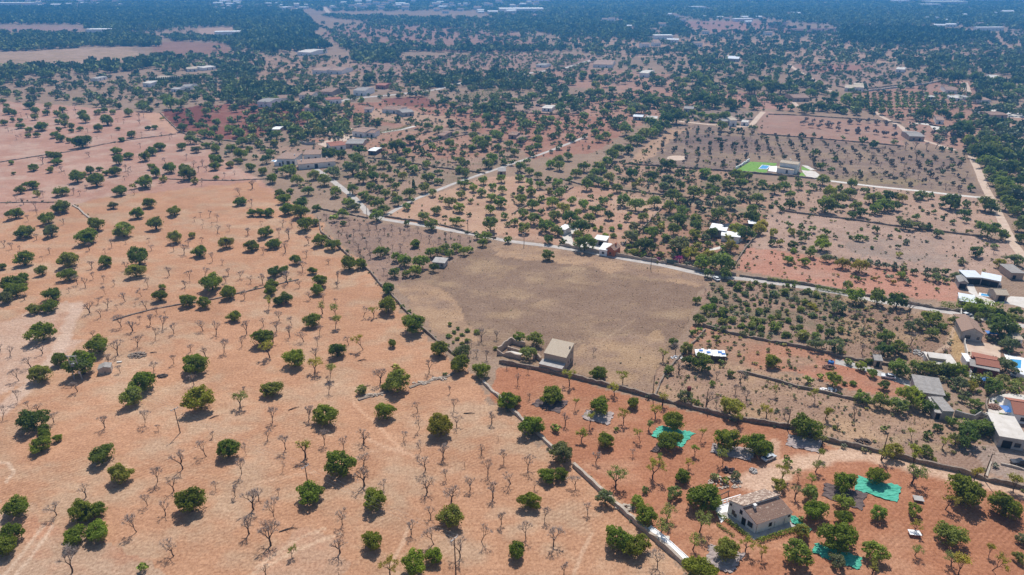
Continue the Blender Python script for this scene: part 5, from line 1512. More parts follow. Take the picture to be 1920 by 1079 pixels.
'O': "75,110,60 585,555,65b 655,595,45b 650,520,70b 390,350,80 305,270,80b 510,270,100 595,360,90 690,435,100 430,230,90l 250,190,120 580,205,110g 720,185,110g 690,160,80 800,250,100 880,240,90d 860,320,80 925,330,70d 720,340,90 810,385,90 860,410,70 915,440,110 970,370,80 1010,280,65 1050,320,60 960,250,60 870,190,80 905,530,110 960,490,80 740,470,80g 1065,430,75 1150,370,90 1165,420,50 1265,330,85l 1325,365,70l 1130,465,70b 1390,415,40b 1450,435,90l 1540,380,75l 1610,425,50l 1630,330,70b 1690,360,80l 1775,315,70b 1765,395,80b 1845,345,70b 1840,260,70b 1705,275,70b 1835,435,100b 1755,495,75b 1525,475,90b 1355,495,80 1255,545,90l 1315,600,110 1500,575,90b 1600,530,35d 1760,605,120 1560,295,90 1570,215,80 1525,190,70 1360,280,60 1290,245,100 1385,210,50 1185,190,80 1280,155,70 1100,240,70y 1055,210,55 1145,160,60 1090,135,70 1000,180,50 950,150,80 820,165,60 770,130,90 1040,105,70g 740,100,90 1485,110,50 1580,155,65d 1660,690,60l 1720,690,90b 1700,740,70b 1890,720,60 930,810,90b 980,800,60b 1050,850,80b 1110,870,110b 1040,965,85 1120,970,70 1190,950,90b 1230,890,110b 1310,820,80b 1360,810,80 1420,780,80 1450,820,80 1500,780,70b 1560,805,70b 1610,790,50b 1330,930,70d 1415,550,38d 1130,595,50 550,75,130d 640,70,80d 330,420,70 1860,540,60 1890,600,50 1040,380,55y",
'B': "200,615,60 270,630,60 175,700,70 250,715,95 395,750,75 220,815,90 55,825,70 380,850,60 545,900,50 350,965,100 240,1050,100 50,1050,80 615,1030,90 330,1075,60 610,1075,60 40,610,35 705,610,55 730,690,60 780,640,60 800,710,50 845,640,55 850,690,50 905,640,50 915,700,55 965,680,60 1030,690,60 1020,640,45 1085,670,50 1140,650,50 1210,660,50 1150,680,50 1110,730,45 1300,740,65 1370,750,50 1420,710,50 1460,700,45 1530,730,50 1600,740,45 945,770,65 1080,800,65 1025,810,60 860,860,70 770,800,65 690,730,65 740,760,60 620,700,50 610,620,45 650,660,50 680,700,50 780,830,60 830,770,55y 955,980,55 985,1020,45 850,830,60 1330,775,50 1240,710,50 530,570,50 1000,880,40"}),
(960, 270, 4, {
'O': "60,255,65b 60,175,80 130,205,70 195,235,70 135,285,65b 210,305,75b 275,265,55 340,290,90 65,340,65b 140,355,85b 285,350,60y 355,370,90 395,335,50d 70,415,90 155,455,85 220,410,65b 300,435,95b 450,425,70b 540,460,80b 590,400,50 685,425,85 740,390,50 830,420,110 930,455,110 1070,440,95 630,490,95 490,520,75 385,485,95y 320,535,100 580,560,95 725,535,80d 860,560,55 985,550,80b 885,525,45b 85,515,85 165,560,105 220,505,60 90,625,105 20,585,60 10,380,40 430,560,120d 250,605,130 340,655,80 515,620,140d 550,735,160 275,715,80d 380,730,50d 895,690,130g 920,620,90g 1000,755,150d 1055,660,110 1215,640,100 1180,475,100 1210,385,120 1280,500,100 1245,565,110 1375,610,80d 1380,560,100 1370,680,100y 1270,755,150g 1340,820,120y 1435,490,50 1545,525,110 1575,890,170 1470,970,80d 1425,890,120b 1475,830,100y 1600,975,90 1680,640,110y 1750,670,110d 1500,670,90d 1810,555,110d 1800,490,80 1640,440,110g 1720,390,80g 1840,410,100 1880,600,90y 1850,640,90y 1640,770,100y 1580,780,60b 1560,835,60d 1110,830,60y 1215,790,45b 870,815,60b 920,810,70y 985,825,60b 560,310,90 600,265,90g 650,280,80g 700,300,80 735,255,80l 790,330,80 840,270,50l 895,225,90d 925,310,60y 960,275,60y 1045,275,50b 1050,235,90d 990,370,40 1140,320,80g 1170,275,110g 1265,315,70 1370,360,120 1380,390,100 1480,375,70 1530,345,70 1490,320,60 1240,240,50 1270,205,60 1310,260,45 1355,215,50 1450,215,90b 1520,270,100 1690,240,110b 1765,240,80 1610,300,90 1720,290,90 1880,300,90 1000,60,45b 1165,150,110d 1110,190,50 1020,185,40 940,180,45 890,150,35d 800,200,50 780,175,40 540,170,90 480,215,80 430,270,60 270,830,95l 680,200,60b 1340,340,60 1320,440,60g 1280,430,70 1400,450,60g 1480,450,60g 1560,420,70g 500,680,70y 1150,700,70 1120,620,60y 1000,640,60 1450,700,70g 1390,760,60y 1470,750,60 1620,700,70y",
'S': "750,640,50b 810,620,50b 700,690,60b 620,640,40b 660,650,40 760,690,50b 870,770,40 1130,600,40 1100,560,40 1000,500,40y 610,610,35b 670,630,35b"}),
(1440, 270, 4, {
'O': "350,65,60b 385,175,55 475,195,50 1210,140,50 1380,165,40 1525,335,55b 415,270,90l 630,300,75 540,325,50 220,265,60 235,315,75 110,265,80 125,315,100 55,340,100 10,320,50 170,380,90 165,455,85d 95,485,60 245,450,55y 345,495,55 300,295,40 340,320,60 305,365,50 440,450,150 470,370,120y 535,410,110 550,475,55d 610,365,100 660,460,90 700,510,90d 635,530,70d 730,350,60 800,400,120 910,385,110d 990,405,80y 880,455,120 950,460,90d 810,485,100b 1150,380,80 1130,410,50 1225,390,50 1380,430,140d 1410,465,60d 1490,450,65 1310,460,50 1480,515,90d 1480,570,50d 1245,510,40 1110,550,60 1040,600,100g 1140,610,80g 1205,620,60d 1275,665,75g 990,560,50 1315,555,40 1385,585,45 1390,650,35l 1570,590,40 1495,655,35y 1660,640,150 1770,690,70 1700,770,50 1570,805,105d 1450,880,60l 1740,900,80y 1860,865,110g 155,605,55 250,625,55 180,660,65y 330,640,60 290,680,60 240,670,50 505,700,35 430,660,65b 410,705,70b 410,750,115b 190,760,80d 680,700,65 740,705,40 805,640,60 805,715,30b 915,695,40g 1040,735,50g 980,830,50y 975,770,40d 560,895,95y 690,915,115y 325,820,80 155,865,80b 275,885,75b 440,860,70g 505,865,50g 635,880,55g 760,890,60g 825,905,60g 890,915,60g 950,920,60g 1020,935,60 1000,980,70b 1095,960,55 1195,950,60g 1185,990,60g 1260,960,70g 1265,1000,80g 1330,960,60 1405,990,70g 1045,1030,60g 940,1035,45o 805,1010,35o 665,1010,50b 525,985,25o 600,1060,80l 910,1000,50g 1330,1020,60 1600,60,150d 1680,50,130 1540,40,90 1720,100,90 1640,130,110 1700,180,100d 1660,220,100 1720,270,110 1760,300,120b 1810,250,60y 1850,160,80 1880,280,90d 1750,350,100 1790,390,100d 1850,340,100 1640,450,120 1680,480,90d 1790,450,110 1850,500,90 1880,620,80 1890,710,70d 1760,170,80 1820,330,70b 1600,110,70 1750,230,80 1900,200,70 1900,400,80 40,670,70y 90,740,60y 30,740,60 260,715,60l",
'S': "60,440,40 30,470,40 330,780,45b 190,805,50b 270,780,40 620,700,40 700,640,30 820,690,25 960,640,30 600,670,25 1160,500,30 780,780,34d 980,650,30 990,700,30y",
'B': "840,180,50 655,270,70 560,250,40 770,145,70 860,70,60 1030,280,60 1110,120,80 1125,260,70 1025,190,60 1300,210,70 1330,345,60 1430,360,60 1215,240,60 1490,250,50 1395,240,50 935,230,50 840,250,40 1670,745,60 1690,820,60 1455,920,50 1640,330,40 520,80,40 595,100,40 680,150,40 100,95,40 740,290,40 1220,330,40"}),
(660, 130, 4.571, {
'O': "530,70,80d 150,80,110d 20,110,50 600,215,50 430,215,35d 400,185,50d 240,235,40 1220,245,80 1320,240,55 1390,265,75 1275,300,65 1060,280,55d 1540,230,80 1660,270,45 1785,330,85 1900,305,55d 1800,255,35 730,370,55 820,385,60 610,355,60 940,360,80 870,300,75 790,275,80d 690,285,60 740,300,60 925,335,60 1035,405,50 1080,370,65 1130,325,90 1180,355,60 1150,410,80 1250,400,60 1240,445,60l 1160,465,60 1180,500,55 1060,500,95l 970,510,65d 850,460,70 860,495,60d 910,495,40 740,510,90 650,495,80 570,480,70 590,520,60 640,440,50 500,437,65 390,425,60 950,455,40y 1305,515,60 1250,565,110 1210,545,70 1440,520,55 1500,545,60 1385,395,55 1490,455,80 1510,480,70 1470,400,60 1590,430,50 1640,450,60 1710,430,70 1615,490,70 1620,520,70 1680,485,50 1590,550,70 1770,520,55 1770,545,50 1710,575,60 1745,565,60 1835,490,55 1890,470,60 1810,405,50 1870,580,70 1900,600,60 1040,570,80 1080,610,120b 1130,650,110d 1030,670,80 1160,605,70 840,640,90 690,665,75 755,695,70b 950,720,60 865,695,60 605,705,70 555,680,70 665,745,60b 470,715,75b 385,655,150d 500,600,100d 570,625,60 60,690,110d 270,660,70 280,725,60 525,760,40 1250,670,80 1350,640,80 1290,715,60b 1390,710,80 1415,660,55b 1460,605,70 1595,610,100 1590,660,80 1520,680,70 1535,725,65d 1200,760,100b 1170,800,110 1300,790,70 930,785,80 880,770,60 1780,660,65 1500,790,60 1440,830,90 1370,800,60 1770,780,90 1850,750,80 1700,810,90b 1780,830,90b",
'S': "700,600,40 760,590,40 640,610,40 820,570,45 870,560,40 900,545,40 730,595,40"}),
(240, 130, 4.571, {
'O': "415,360,60d 420,425,60d 510,360,50d 475,440,35 545,440,65 530,390,60 690,260,90d 680,310,80 665,365,70 680,410,60d 640,450,60 620,490,70 665,490,60 760,455,80 740,520,70 650,550,90 710,560,70 870,430,55 950,420,60 1010,380,70 1085,335,60d 1060,425,45 1190,410,60 870,510,90 945,550,90 930,500,60b 1000,495,50 1060,500,70b 1065,530,60b 1060,580,70 1150,560,45 1195,605,45d 1215,555,70d 1270,560,90 1270,620,40 1225,450,90 1310,420,40 1370,410,45l 1350,480,75 1430,510,90 1470,560,80 1500,580,70 1420,620,70d 1530,410,110b 1570,470,60 1640,500,70d 1810,470,80 1760,525,100d 1870,470,70 470,510,80d 540,555,80 530,600,90 580,610,70 450,655,80 580,690,80g 665,650,70 780,600,90 975,625,90 880,670,90d 960,720,100 1045,690,65 1160,675,50 1220,715,80 1180,770,90d 950,785,75d 1090,750,50 850,720,60g 740,650,60 750,700,75 570,240,75d 360,290,120b 450,285,80 330,250,80 190,260,60d 110,280,80 130,320,90 195,340,60 15,375,60d 240,220,60 1110,210,70d 1500,180,50d 1570,170,50d 1220,180,50 970,285,100g 880,280,60g 900,330,40g 600,95,50d 860,180,100 1180,300,50 1400,250,70d 1330,210,70d 1260,260,70 1440,210,60 1550,240,60l 1650,230,60 1350,290,80d 1420,300,70 1480,330,60 1600,330,90d 1700,290,60 1560,280,50b 1700,130,70 1850,180,70d 1900,240,50 1690,240,60"}),
(1080, 130, 4.571, {
'O': "865,400,150d 770,430,110d 750,480,120d 700,510,110d 640,460,110 590,430,60 660,540,100 580,560,120 530,600,110 470,600,90 450,680,100d 360,690,120 310,740,110 270,790,100 200,830,110 160,880,100 430,520,110 420,480,80 165,535,85 80,570,60d 30,510,70 200,590,80b 260,570,80b 70,410,75 195,430,50 280,430,60d 330,440,70d 380,410,60 240,370,90 270,320,70 365,300,70 420,285,50 95,305,60 40,325,55 190,270,50 300,250,60 430,225,50 525,200,55 560,235,50 455,185,50 610,170,60d 660,240,90 700,270,80 620,280,110d 500,330,100g 560,340,90g 480,360,80b 790,260,80 770,330,70g 830,350,50 850,215,50 925,215,55b 1000,240,60 1040,260,100d 1100,250,120d 1170,270,130d 1210,300,60 985,290,50 1045,315,75b 1130,320,60d 1330,300,110d 1430,300,60d 1530,305,90d 1190,175,70 1330,160,90 1370,130,70 1490,155,120d 1540,165,110d 1690,155,120d 1760,160,110d 1640,140,90 1835,210,60d 1740,270,80d 1690,265,60 1790,275,60 1835,270,50 1750,325,60d 1840,325,70d 1410,410,60d 1490,400,60 1270,410,100 1170,405,100 1080,395,80b 1000,380,70 960,390,60 1400,525,55d 1230,605,45d 1375,645,40d 1250,490,90 1340,525,40 1530,500,40 1495,500,40 600,705,45y 470,810,35d 890,20,60d 950,30,60d 1040,60,90b 990,80,60 1100,90,100 1130,130,90 920,140,70 830,130,60 1010,150,60 940,100,80 870,90,70 700,90,70 660,75,60 590,130,60 530,120,50d 460,70,70 410,100,60 210,80,80 270,80,60 250,130,60 170,140,90l 140,70,70 60,50,70 120,210,90g 200,200,90 310,170,80 240,250,70",
'S': "1080,440,45y 1165,450,40 1240,440,40 960,440,35 1020,430,40 1120,420,40 1380,470,35"}),
(1500, 130, 4.571, {
'O': "165,310,100d 200,330,60d 315,330,90d 400,270,110b 480,300,90 440,180,50d 290,230,70d 90,200,90 130,210,60 170,145,80 245,150,50d 790,65,60d 1025,80,50 1110,80,50 900,125,45d 960,135,55d 860,155,65 1220,60,90d 1290,70,110d 1370,70,110d 1520,60,100d 1690,220,80 1800,260,60 1510,250,90d 1750,370,60d 1550,350,40 1690,370,30d 610,350,60d 700,360,70 780,370,60 950,400,60g 1080,390,120d 1220,370,90d 1360,415,90d 1280,405,60d 1510,405,60d 1530,460,80g 1400,505,140d 1430,460,90 1450,620,110 1570,575,100g 1620,650,180d 1520,690,90 1740,700,120 1650,550,50 1800,600,80 1860,680,70d 1880,740,80d 1420,700,50d 535,610,75d 635,640,75d 810,625,50 120,565,40 370,590,40b 20,570,55d 1220,680,55d 1295,690,45d 1160,600,40 1390,770,50 1110,795,50 130,715,60b 180,830,70 300,770,50 270,860,50 920,515,35d 990,520,30 1600,120,80d 1700,100,90 1780,160,90 1850,100,90d 1620,200,70d 1880,190,80 1760,300,50 1870,540,50 1790,530,60 1850,500,50",
'B': "20,480,50 50,450,50 90,500,50 110,460,50 160,510,60 180,470,50 245,500,70 330,480,45 320,530,50 400,550,50 490,550,70 495,470,60 570,530,60 580,460,60 655,480,60 645,560,60 735,480,60 725,580,70 810,510,60 805,590,60 425,470,60 900,690,80 985,690,80 1080,690,80 1160,680,80 1140,560,60 1230,580,60 1310,590,70 605,780,80 700,720,50 800,740,50 990,780,70"}),
(1300, 520, 6, {
'S': "310,140,70 500,120,100 420,70,80 640,105,100 360,215,70d 470,205,60g 590,190,90g 520,260,60g 600,300,70d 675,245,50d 760,265,60 815,210,70g 910,190,110g 1025,170,110 1150,240,80g 1250,285,90 1335,320,100y 1380,205,80 1290,160,90 1390,370,50y 1210,360,100 745,375,90 830,360,80g 620,360,70 430,355,60 490,410,50g 960,400,80g 880,450,80 960,450,60 1070,490,80 1195,465,100g 1200,555,80 1425,570,100 1660,600,90 1230,660,160l 1040,640,110 920,570,140 760,580,100 660,540,110 545,545,90 700,490,140 790,490,80g 565,470,80g 440,480,110l 330,490,120l 340,400,150 220,330,90 560,395,40 1380,660,110l 1100,740,60 410,560,50 1340,430,90g 1470,460,60g 1540,440,50 1480,360,40 700,60,60 560,180,50 900,100,60 800,90,70 1500,300,50 1060,90,60 1130,100,50 250,420,60 520,60,60 600,600,50 480,330,50 690,310,50 860,290,40 1010,300,50g 1120,320,60 1050,380,60g 980,520,70 1120,570,60 560,640,90g 660,640,90g 760,660,90g 850,690,70g 340,590,90g 250,560,90g 180,540,70g",
'O': "150,360,110b 230,270,110d 70,470,130d 1390,740,180g 1615,760,190g 1530,630,110d 1635,320,160g 90,590,70b 45,260,70l"}),
]
TONE = {'': (.172, .205, .024), 'd': (.112, .150, .026), 'l': (.225, .238, .050), 'b': (.205, .255, .026), 'y': (.270, .245, .022), 'g': (.150, .162, .068), 'o': (.34, .22, .04)}
OTONE = {'': (.205, .240, .068), 'd': (.130, .168, .050), 'l': (.255, .272, .098), 'b': (.235, .285, .056), 'y': (.325, .300, .066), 'g': (.215, .232, .132), 'o': (.36, .24, .04)}


# ------------------------------------------------------------------ tree shapes (unit size, shared by all copies)
def crown_arrays(seed, n, size, zc, rz_, lobes=11, flat=.0, spread=.5, fill=.35):
    """leaf sprays scattered through an uneven crown: returns corner coordinates (n,4,3) and a tint per spray"""
    r = np.random.default_rng(seed)
    lobes *= 2
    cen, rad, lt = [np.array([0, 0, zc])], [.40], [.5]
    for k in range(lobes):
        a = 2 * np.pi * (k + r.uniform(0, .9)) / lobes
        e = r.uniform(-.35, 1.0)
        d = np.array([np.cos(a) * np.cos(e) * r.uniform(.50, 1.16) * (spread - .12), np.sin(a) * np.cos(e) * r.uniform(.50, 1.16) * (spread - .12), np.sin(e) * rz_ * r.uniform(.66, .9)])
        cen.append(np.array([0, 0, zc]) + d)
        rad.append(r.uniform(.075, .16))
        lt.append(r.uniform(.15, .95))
    cen, rad, lt = np.array(cen), np.array(rad), np.array(lt)
    w = rad ** 2
    w[0] *= fill
    li = r.choice(len(cen), n, p=w / w.sum())
    d = r.normal(size=(n, 3))
    d /= np.linalg.norm(d, axis=1)[:, None]
    q = (1.12 - .68 * r.random(n) ** 1.8)
    p = cen[li] + d * (rad[li] * q)[:, None] * np.array([1, 1, np.clip(rz_ / .42, .6, 1.3)])
    ang = np.arctan2(p[:, 1], p[:, 0])
    f1, f2, f3 = r.uniform(0, 6.28, 3)
    p[:, :2] *= (1 + .13 * np.sin(2 * ang + f1) + .10 * np.sin(3 * ang + f2) + .05 * np.sin(5 * ang + f3))[:, None]
    p[:, 2] = zc + (p[:, 2] - zc) * (1 + .14 * np.sin(ang + f2) + .08 * np.sin(3 * ang + f1))
    hole = np.zeros(n, bool)
    for _ in range(5):          # gaps in the canopy
        a, e = r.uniform(0, 6.28), r.uniform(-.6, 1.1)
        c = np.array([np.cos(a) * np.cos(e) * .40, np.sin(a) * np.cos(e) * .40, zc + np.sin(e) * rz_ * .8])
        hole |= np.linalg.norm(p - c, axis=1) < r.uniform(.07, .125)
    p[hole] = p[hole] * np.array([.55, .55, .6]) + np.array([0, 0, zc * .35])
    zmin = zc - rz_
    low = p[:, 2] < zmin + flat
    p[low, 2] = zmin + flat + r.uniform(0, .12, low.sum())
    nrm = d * .8 + r.normal(size=(n, 3)) * .6 + np.array([0, 0, .25])
    nrm /= np.linalg.norm(nrm, axis=1)[:, None]
    t = np.cross(nrm, r.normal(size=(n, 3)))
    t /= np.linalg.norm(t, axis=1)[:, None]
    b = np.cross(nrm, t)
    s = (size * r.uniform(.6, 1.35, n))[:, None]
    asp = r.uniform(.45, .9, n)[:, None]
    q4 = np.stack([p - t * s, p - b * s * asp, p + t * s, p + b * s * asp], 1)
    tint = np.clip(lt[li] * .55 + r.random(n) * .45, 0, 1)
    return q4, tint


def quad_mesh(name, q4, tint=None, leaf=None):
    n = len(q4)
    me = bpy.data.meshes.new(name)
    me.vertices.add(4 * n)
    me.vertices.foreach_set("co", np.ascontiguousarray(q4, dtype=np.float32).ravel())
    me.loops.add(4 * n)
    me.loops.foreach_set("vertex_index", np.arange(4 * n))
    me.polygons.add(n)
    me.polygons.foreach_set("loop_start", np.arange(n) * 4)
    me.polygons.foreach_set("loop_total", np.full(n, 4))
    if tint is not None:
        me.attributes.new("tint", 'FLOAT', 'FACE').data.foreach_set("value", tint.astype(np.float32))
    if leaf is not None:
        me.attributes.new("leaf", 'FLOAT_COLOR', 'FACE').data.foreach_set("color", np.concatenate([leaf, np.ones((n, 1))], 1).astype(np.float32).ravel())
    me.update()
    return me


def skeleton(seed, height=1.0, lean=.12, depth=4, r0=.042, splay=.55, fork=.30):
    """trunk and limbs, forking upward; returns limb tubes and twig ends"""
    r = random.Random(seed)
    mb, ends = MB(), []

    def grow(p, d, ln, rad, k):
        q = p + d * ln * .5 + Vector((r.uniform(-1, 1), r.uniform(-1, 1), 0)) * ln * .09
        e = p + d * ln
        mb.tube([p, q, e], [rad, rad * .82, rad * .66], 5 if k > 2 else 3, cap=False)
        if k == 0:
            ends.append((e, d, ln))
            return
        m = 3 if (k == depth or r.random() < .45) else 2
        a0 = r.uniform(0, 6.28)
        for i in range(m):
            a = a0 + i * 6.28 / m + r.uniform(-.5, .5)
            o = d.orthogonal().normalized()
            side = o * math.cos(a) + d.cross(o) * math.sin(a)
            nd = (d + side * splay * r.uniform(.7, 1.25) + Vector((0, 0, .16))).normalized()
            grow(e - d * .01, nd, ln * r.uniform(.62, .82), rad * .62, k - 1)
    d0 = Vector((r.uniform(-1, 1) * lean, r.uniform(-1, 1) * lean, 1)).normalized()
    grow(Vector((0, 0, -.02)), d0, fork, r0, depth)
    zmax = max(e.z for e, _, _ in ends) + .06
    k = height / zmax
    mb.v = [tuple(c * k for c in v) for v in mb.v]
    return mb, [(e * k, d, ln * k) for e, d, ln in ends]


def twigs(seed, ends, per=7, w=.0065, reach=1.15):
    r = np.random.default_rng(seed)
    q = []
    for e, d, ln in ends:
        e, d = np.array(e), np.array(d)
        for _ in range(per):
            v = d * .7 + r.normal(size=3) * .55 + np.array([0, 0, .12])
            v /= np.linalg.norm(v)
            st = e - d * ln * r.uniform(0, .9)
            t = np.cross(v, r.normal(size=3))
            t /= np.linalg.norm(t)
            l_ = ln * reach * r.uniform(.5, 1.2)
            q.append([st - t * w, st + t * w, st + v * l_ + t * w * .4, st + v * l_ - t * w * .4])
    return np.array(q)


def carob_proto(i, n, size):
    rz_ = .30 + .03 * (i % 3)
    zc = rz_ + .02 + .03 * (i % 2)
    q, t = crown_arrays(100 + i, n, size, zc, rz_, 10 + i % 4, flat=.03 + .02 * (i % 3))
    mb = MB()
    r = random.Random(i)
    for k in range(1 + i % 2):
        a = r.uniform(0, 6.28)
        mb.tube([(.03 * math.cos(a), .03 * math.sin(a), -.02), (.05 * math.cos(a), .05 * math.sin(a), .12), (.10 * math.cos(a), .10 * math.sin(a), .30)], [.045, .036, .025], 6)
        for m in range(3):
            b = a + m * 2.1
            mb.tube([(.06 * math.cos(a), .06 * math.sin(a), .15), (.22 * math.cos(b), .22 * math.sin(b), .38)], [.022, .012], 5)
    return quad_mesh("carob_crown", q, t), mb.mesh("carob_trunk")


def olive_proto(i, n, size):
    rz_ = .33 + .04 * (i % 3)
    zc = rz_ + .06
    q, t = crown_arrays(300 + i, n, size, zc, rz_, 8 + i % 4, flat=.02, spread=.52, fill=.22)
    mb = MB()
    r = random.Random(50 + i)
    mb.tube([(0, 0, -.02), (.02, .01, .14), (.03, .0, .26)], [.04, .033, .028], 6)
    for m in range(4):
        b = m * 1.57 + r.uniform(-.4, .4)
        mb.tube([(.03, 0, .24), (.18 * math.cos(b), .18 * math.sin(b), .46)], [.02, .010], 5)
    return quad_mesh("leafy_crown", q, t), mb.mesh("leafy_trunk")


def shrub_proto(i, n, size):
    rz_ = .30 + .05 * (i % 3)
    q, t = crown_arrays(500 + i, n, size, rz_ * .82, rz_, 9, flat=.1, fill=.5)
    return quad_mesh("shrub_leaves", q, t)


TWQ = []


def almond_proto(i, leafy):
    mb, ends = skeleton(700 + i, 1.0, .06 + .09 * (i % 4), 3 if i % 5 == 4 else 4, .018 + .004 * (i % 3), .42 + .09 * (i % 3), .17 + .04 * (i % 4))
    if i % 5 == 3:          # pruned hard: half of the crown gone
        ends = ends[::2]
    tw = twigs(i, ends, (16 if i % 5 != 4 else 24) if not leafy else 4, .0034, 1.15)
    cm_ = quad_mesh("twigs", tw)
    if not leafy:
        TWQ.append(twigs(i, ends, 5, .011, 1.2))
    if not leafy:
        return cm_, mb.mesh("almond_trunk")
    r = np.random.default_rng(900 + i)
    P = np.array([list(e - d * ln * r.uniform(-.5, .9)) for e, d, ln in ends for _ in range(16)])
    n = len(P)
    P = P + r.normal(size=(n, 3)) * .035
    t = r.normal(size=(n, 3))
    t /= np.linalg.norm(t, axis=1)[:, None]
    b = np.cross(t, r.normal(size=(n, 3)))
    b /= np.linalg.norm(b, axis=1)[:, None]
    s = (r.uniform(.020, .042, n))[:, None]
    q = np.stack([P - t * s, P - b * s * .6, P + t * s, P + b * s * .6], 1)
    return quad_mesh("almond_leaves", q, r.random(n)), mb.mesh("almond_trunk")


PROTO = {'C': [carob_proto(i, 4200, .033) for i in range(11)], 'c': [carob_proto(i + 20, 1000, .06) for i in range(5)],
         'O': [olive_proto(i, 1700, .045) for i in range(6)], 'o': [olive_proto(i + 20, 420, .085) for i in range(6)],
         'B': [almond_proto(i, False) for i in range(16)], 'G': [almond_proto(i, True) for i in range(7)],
         'S': [shrub_proto(i, 420, .085) for i in range(5)]}
for k_, lst in PROTO.items():
    for e in lst:
        if k_ == 'S':
            e.materials.append(M['leaf'])
        else:
            e[0].materials.append(M['twig'] if k_ == 'B' else M['leaf'])
            e[1].materials.append(M['bark'])

# ------------------------------------------------------------------ read the list, place on the ground
plants = []
for x0, y0, sc, d_ in TREES:
    for kd, s in d_.items():
        for tok in s.split():
            tone = tok[-1] if tok[-1].isalpha() else ''
            a, b_, w = (float(v) for v in tok.rstrip('dlbygo').split(','))
            px, py, w = x0 + a / sc, y0 + b_ / sc, w / sc
            if kd in 'COS':
                zf = {'C': .35, 'O': .41, 'S': .27}[kd]
                D_ = w / scale_at(px, py)
                for _ in range(3):
                    X, Y = g(px, py, zf * D_)
                    D_ = w / (FPX / (Y * CP + (CAM_H - zf * D_) * SP)) * ((.9 if 1425 < px < 1520 and 325 < py < 372 else 1.1) if kd == 'O' else 1)
            else:
                X, Y = g(px, py)
                D_ = 3.0
                for _ in range(8):
                    D_ *= w * (.92 if kd == 'B' else 1) / max(1e-3, py - pixel_of(X, Y, D_)[1])
            plants.append(dict(k=kd, x=X, y=Y, D=D_, w=w, px=px, py=py, tone=tone))
# drop doubles read from two overlapping enlargements
keep = []
for p in sorted(plants, key=lambda p: -p['w']):
    if all(abs(p['px'] - q['px']) + abs(p['py'] - q['py']) > .30 * (p['w'] + q['w']) * (.62 if p['k'] in 'COS' else .4) or (p['k'] in 'GB') != (q['k'] in 'GB') for q in keep):
        keep.append(p)
plants = keep
for p in plants:            # olive or almond: greyish crowns and the planted rows of the right hand strip are olives
    if p['k'] == 'O':
        p['sp'] = 'olive' if p['tone'] in ('g', '', 'd') and random.random() < .62 or p['tone'] == 'g' else 'almond'
LIMIT = 298
rest = []
groups = {'C': [p for p in plants if p['k'] == 'C'], 'B': [p for p in plants if p['k'] == 'B'], 'S': [p for p in plants if p['k'] == 'S'],
          'OL': [p for p in plants if p['k'] == 'O' and p['sp'] == 'olive'], 'AL': [p for p in plants if p['k'] == 'G' or p['k'] == 'O' and p['sp'] == 'almond']}
single = []
for nm, lst in groups.items():
    lst.sort(key=lambda p: -p['w'])
    if nm == 'B':           # the twiggy rows of the far pink orchard are planted with the distant trees
        rest += [p for p in lst if 1420 < p['px'] < 1800 and p['py'] < 275]
        lst = [p for p in lst if not (1420 < p['px'] < 1800 and p['py'] < 275)]
    single += [(nm, p) for p in lst[:LIMIT]]
    rest += lst[LIMIT:]
NAMES = {'C': ("carob_tree", "carob tree", "carob trees of the orchards"), 'B': ("bare_almond_tree", "almond tree", "leafless almond trees of the sandy orchard"), 'S': ("shrub", "shrub", "shrubs and low bushes"),
         'OL': ("olive_tree", "olive tree", "olive trees of the fields"), 'AL': ("almond_tree", "almond tree", "leafy almond trees of the fields")}
placed = []
for nm, p in single:
    kd = p['k']
    small = p['w'] < 17
    key = {'C': 'c' if small else 'C', 'O': 'o' if small else 'O'}.get(kd, kd)
    pr = random.choice(PROTO[key])
    base = (TONE if kd == 'C' else OTONE)[p['tone']]
    if kd == 'G' and p['tone'] == '':
        base = OTONE['l']
    j = random.uniform(.86, 1.16)
    colr = (base[0] * j * random.uniform(.9, 1.12), base[1] * j, base[2] * j, 1)
    D_ = p['D']
    hz = D_ * random.uniform(.92, 1.08) * (.98 if kd in 'GB' else 1)
    rot = random.uniform(0, 6.28)
    if kd == 'S':
        o = link(NAMES[nm][0], pr)
        o.color = colr
        o.location, o.rotation_euler, o.scale = (p['x'], p['y'], 0), (0, 0, rot), (D_, D_, hz)
    else:
        o = link(NAMES[nm][0], None)
        o.location, o.rotation_euler = (p['x'], p['y'], 0), (0, 0, rot)
        wd = D_ * (random.uniform(.85, 1.2) if kd in 'GB' else 1)
        o.scale = (wd, wd * random.uniform(.84, 1.05), hz)
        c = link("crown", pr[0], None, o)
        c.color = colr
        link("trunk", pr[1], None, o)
    o["category"] = NAMES[nm][1]
    o["group"] = NAMES[nm][2]
    placed.append((nm, p, o))


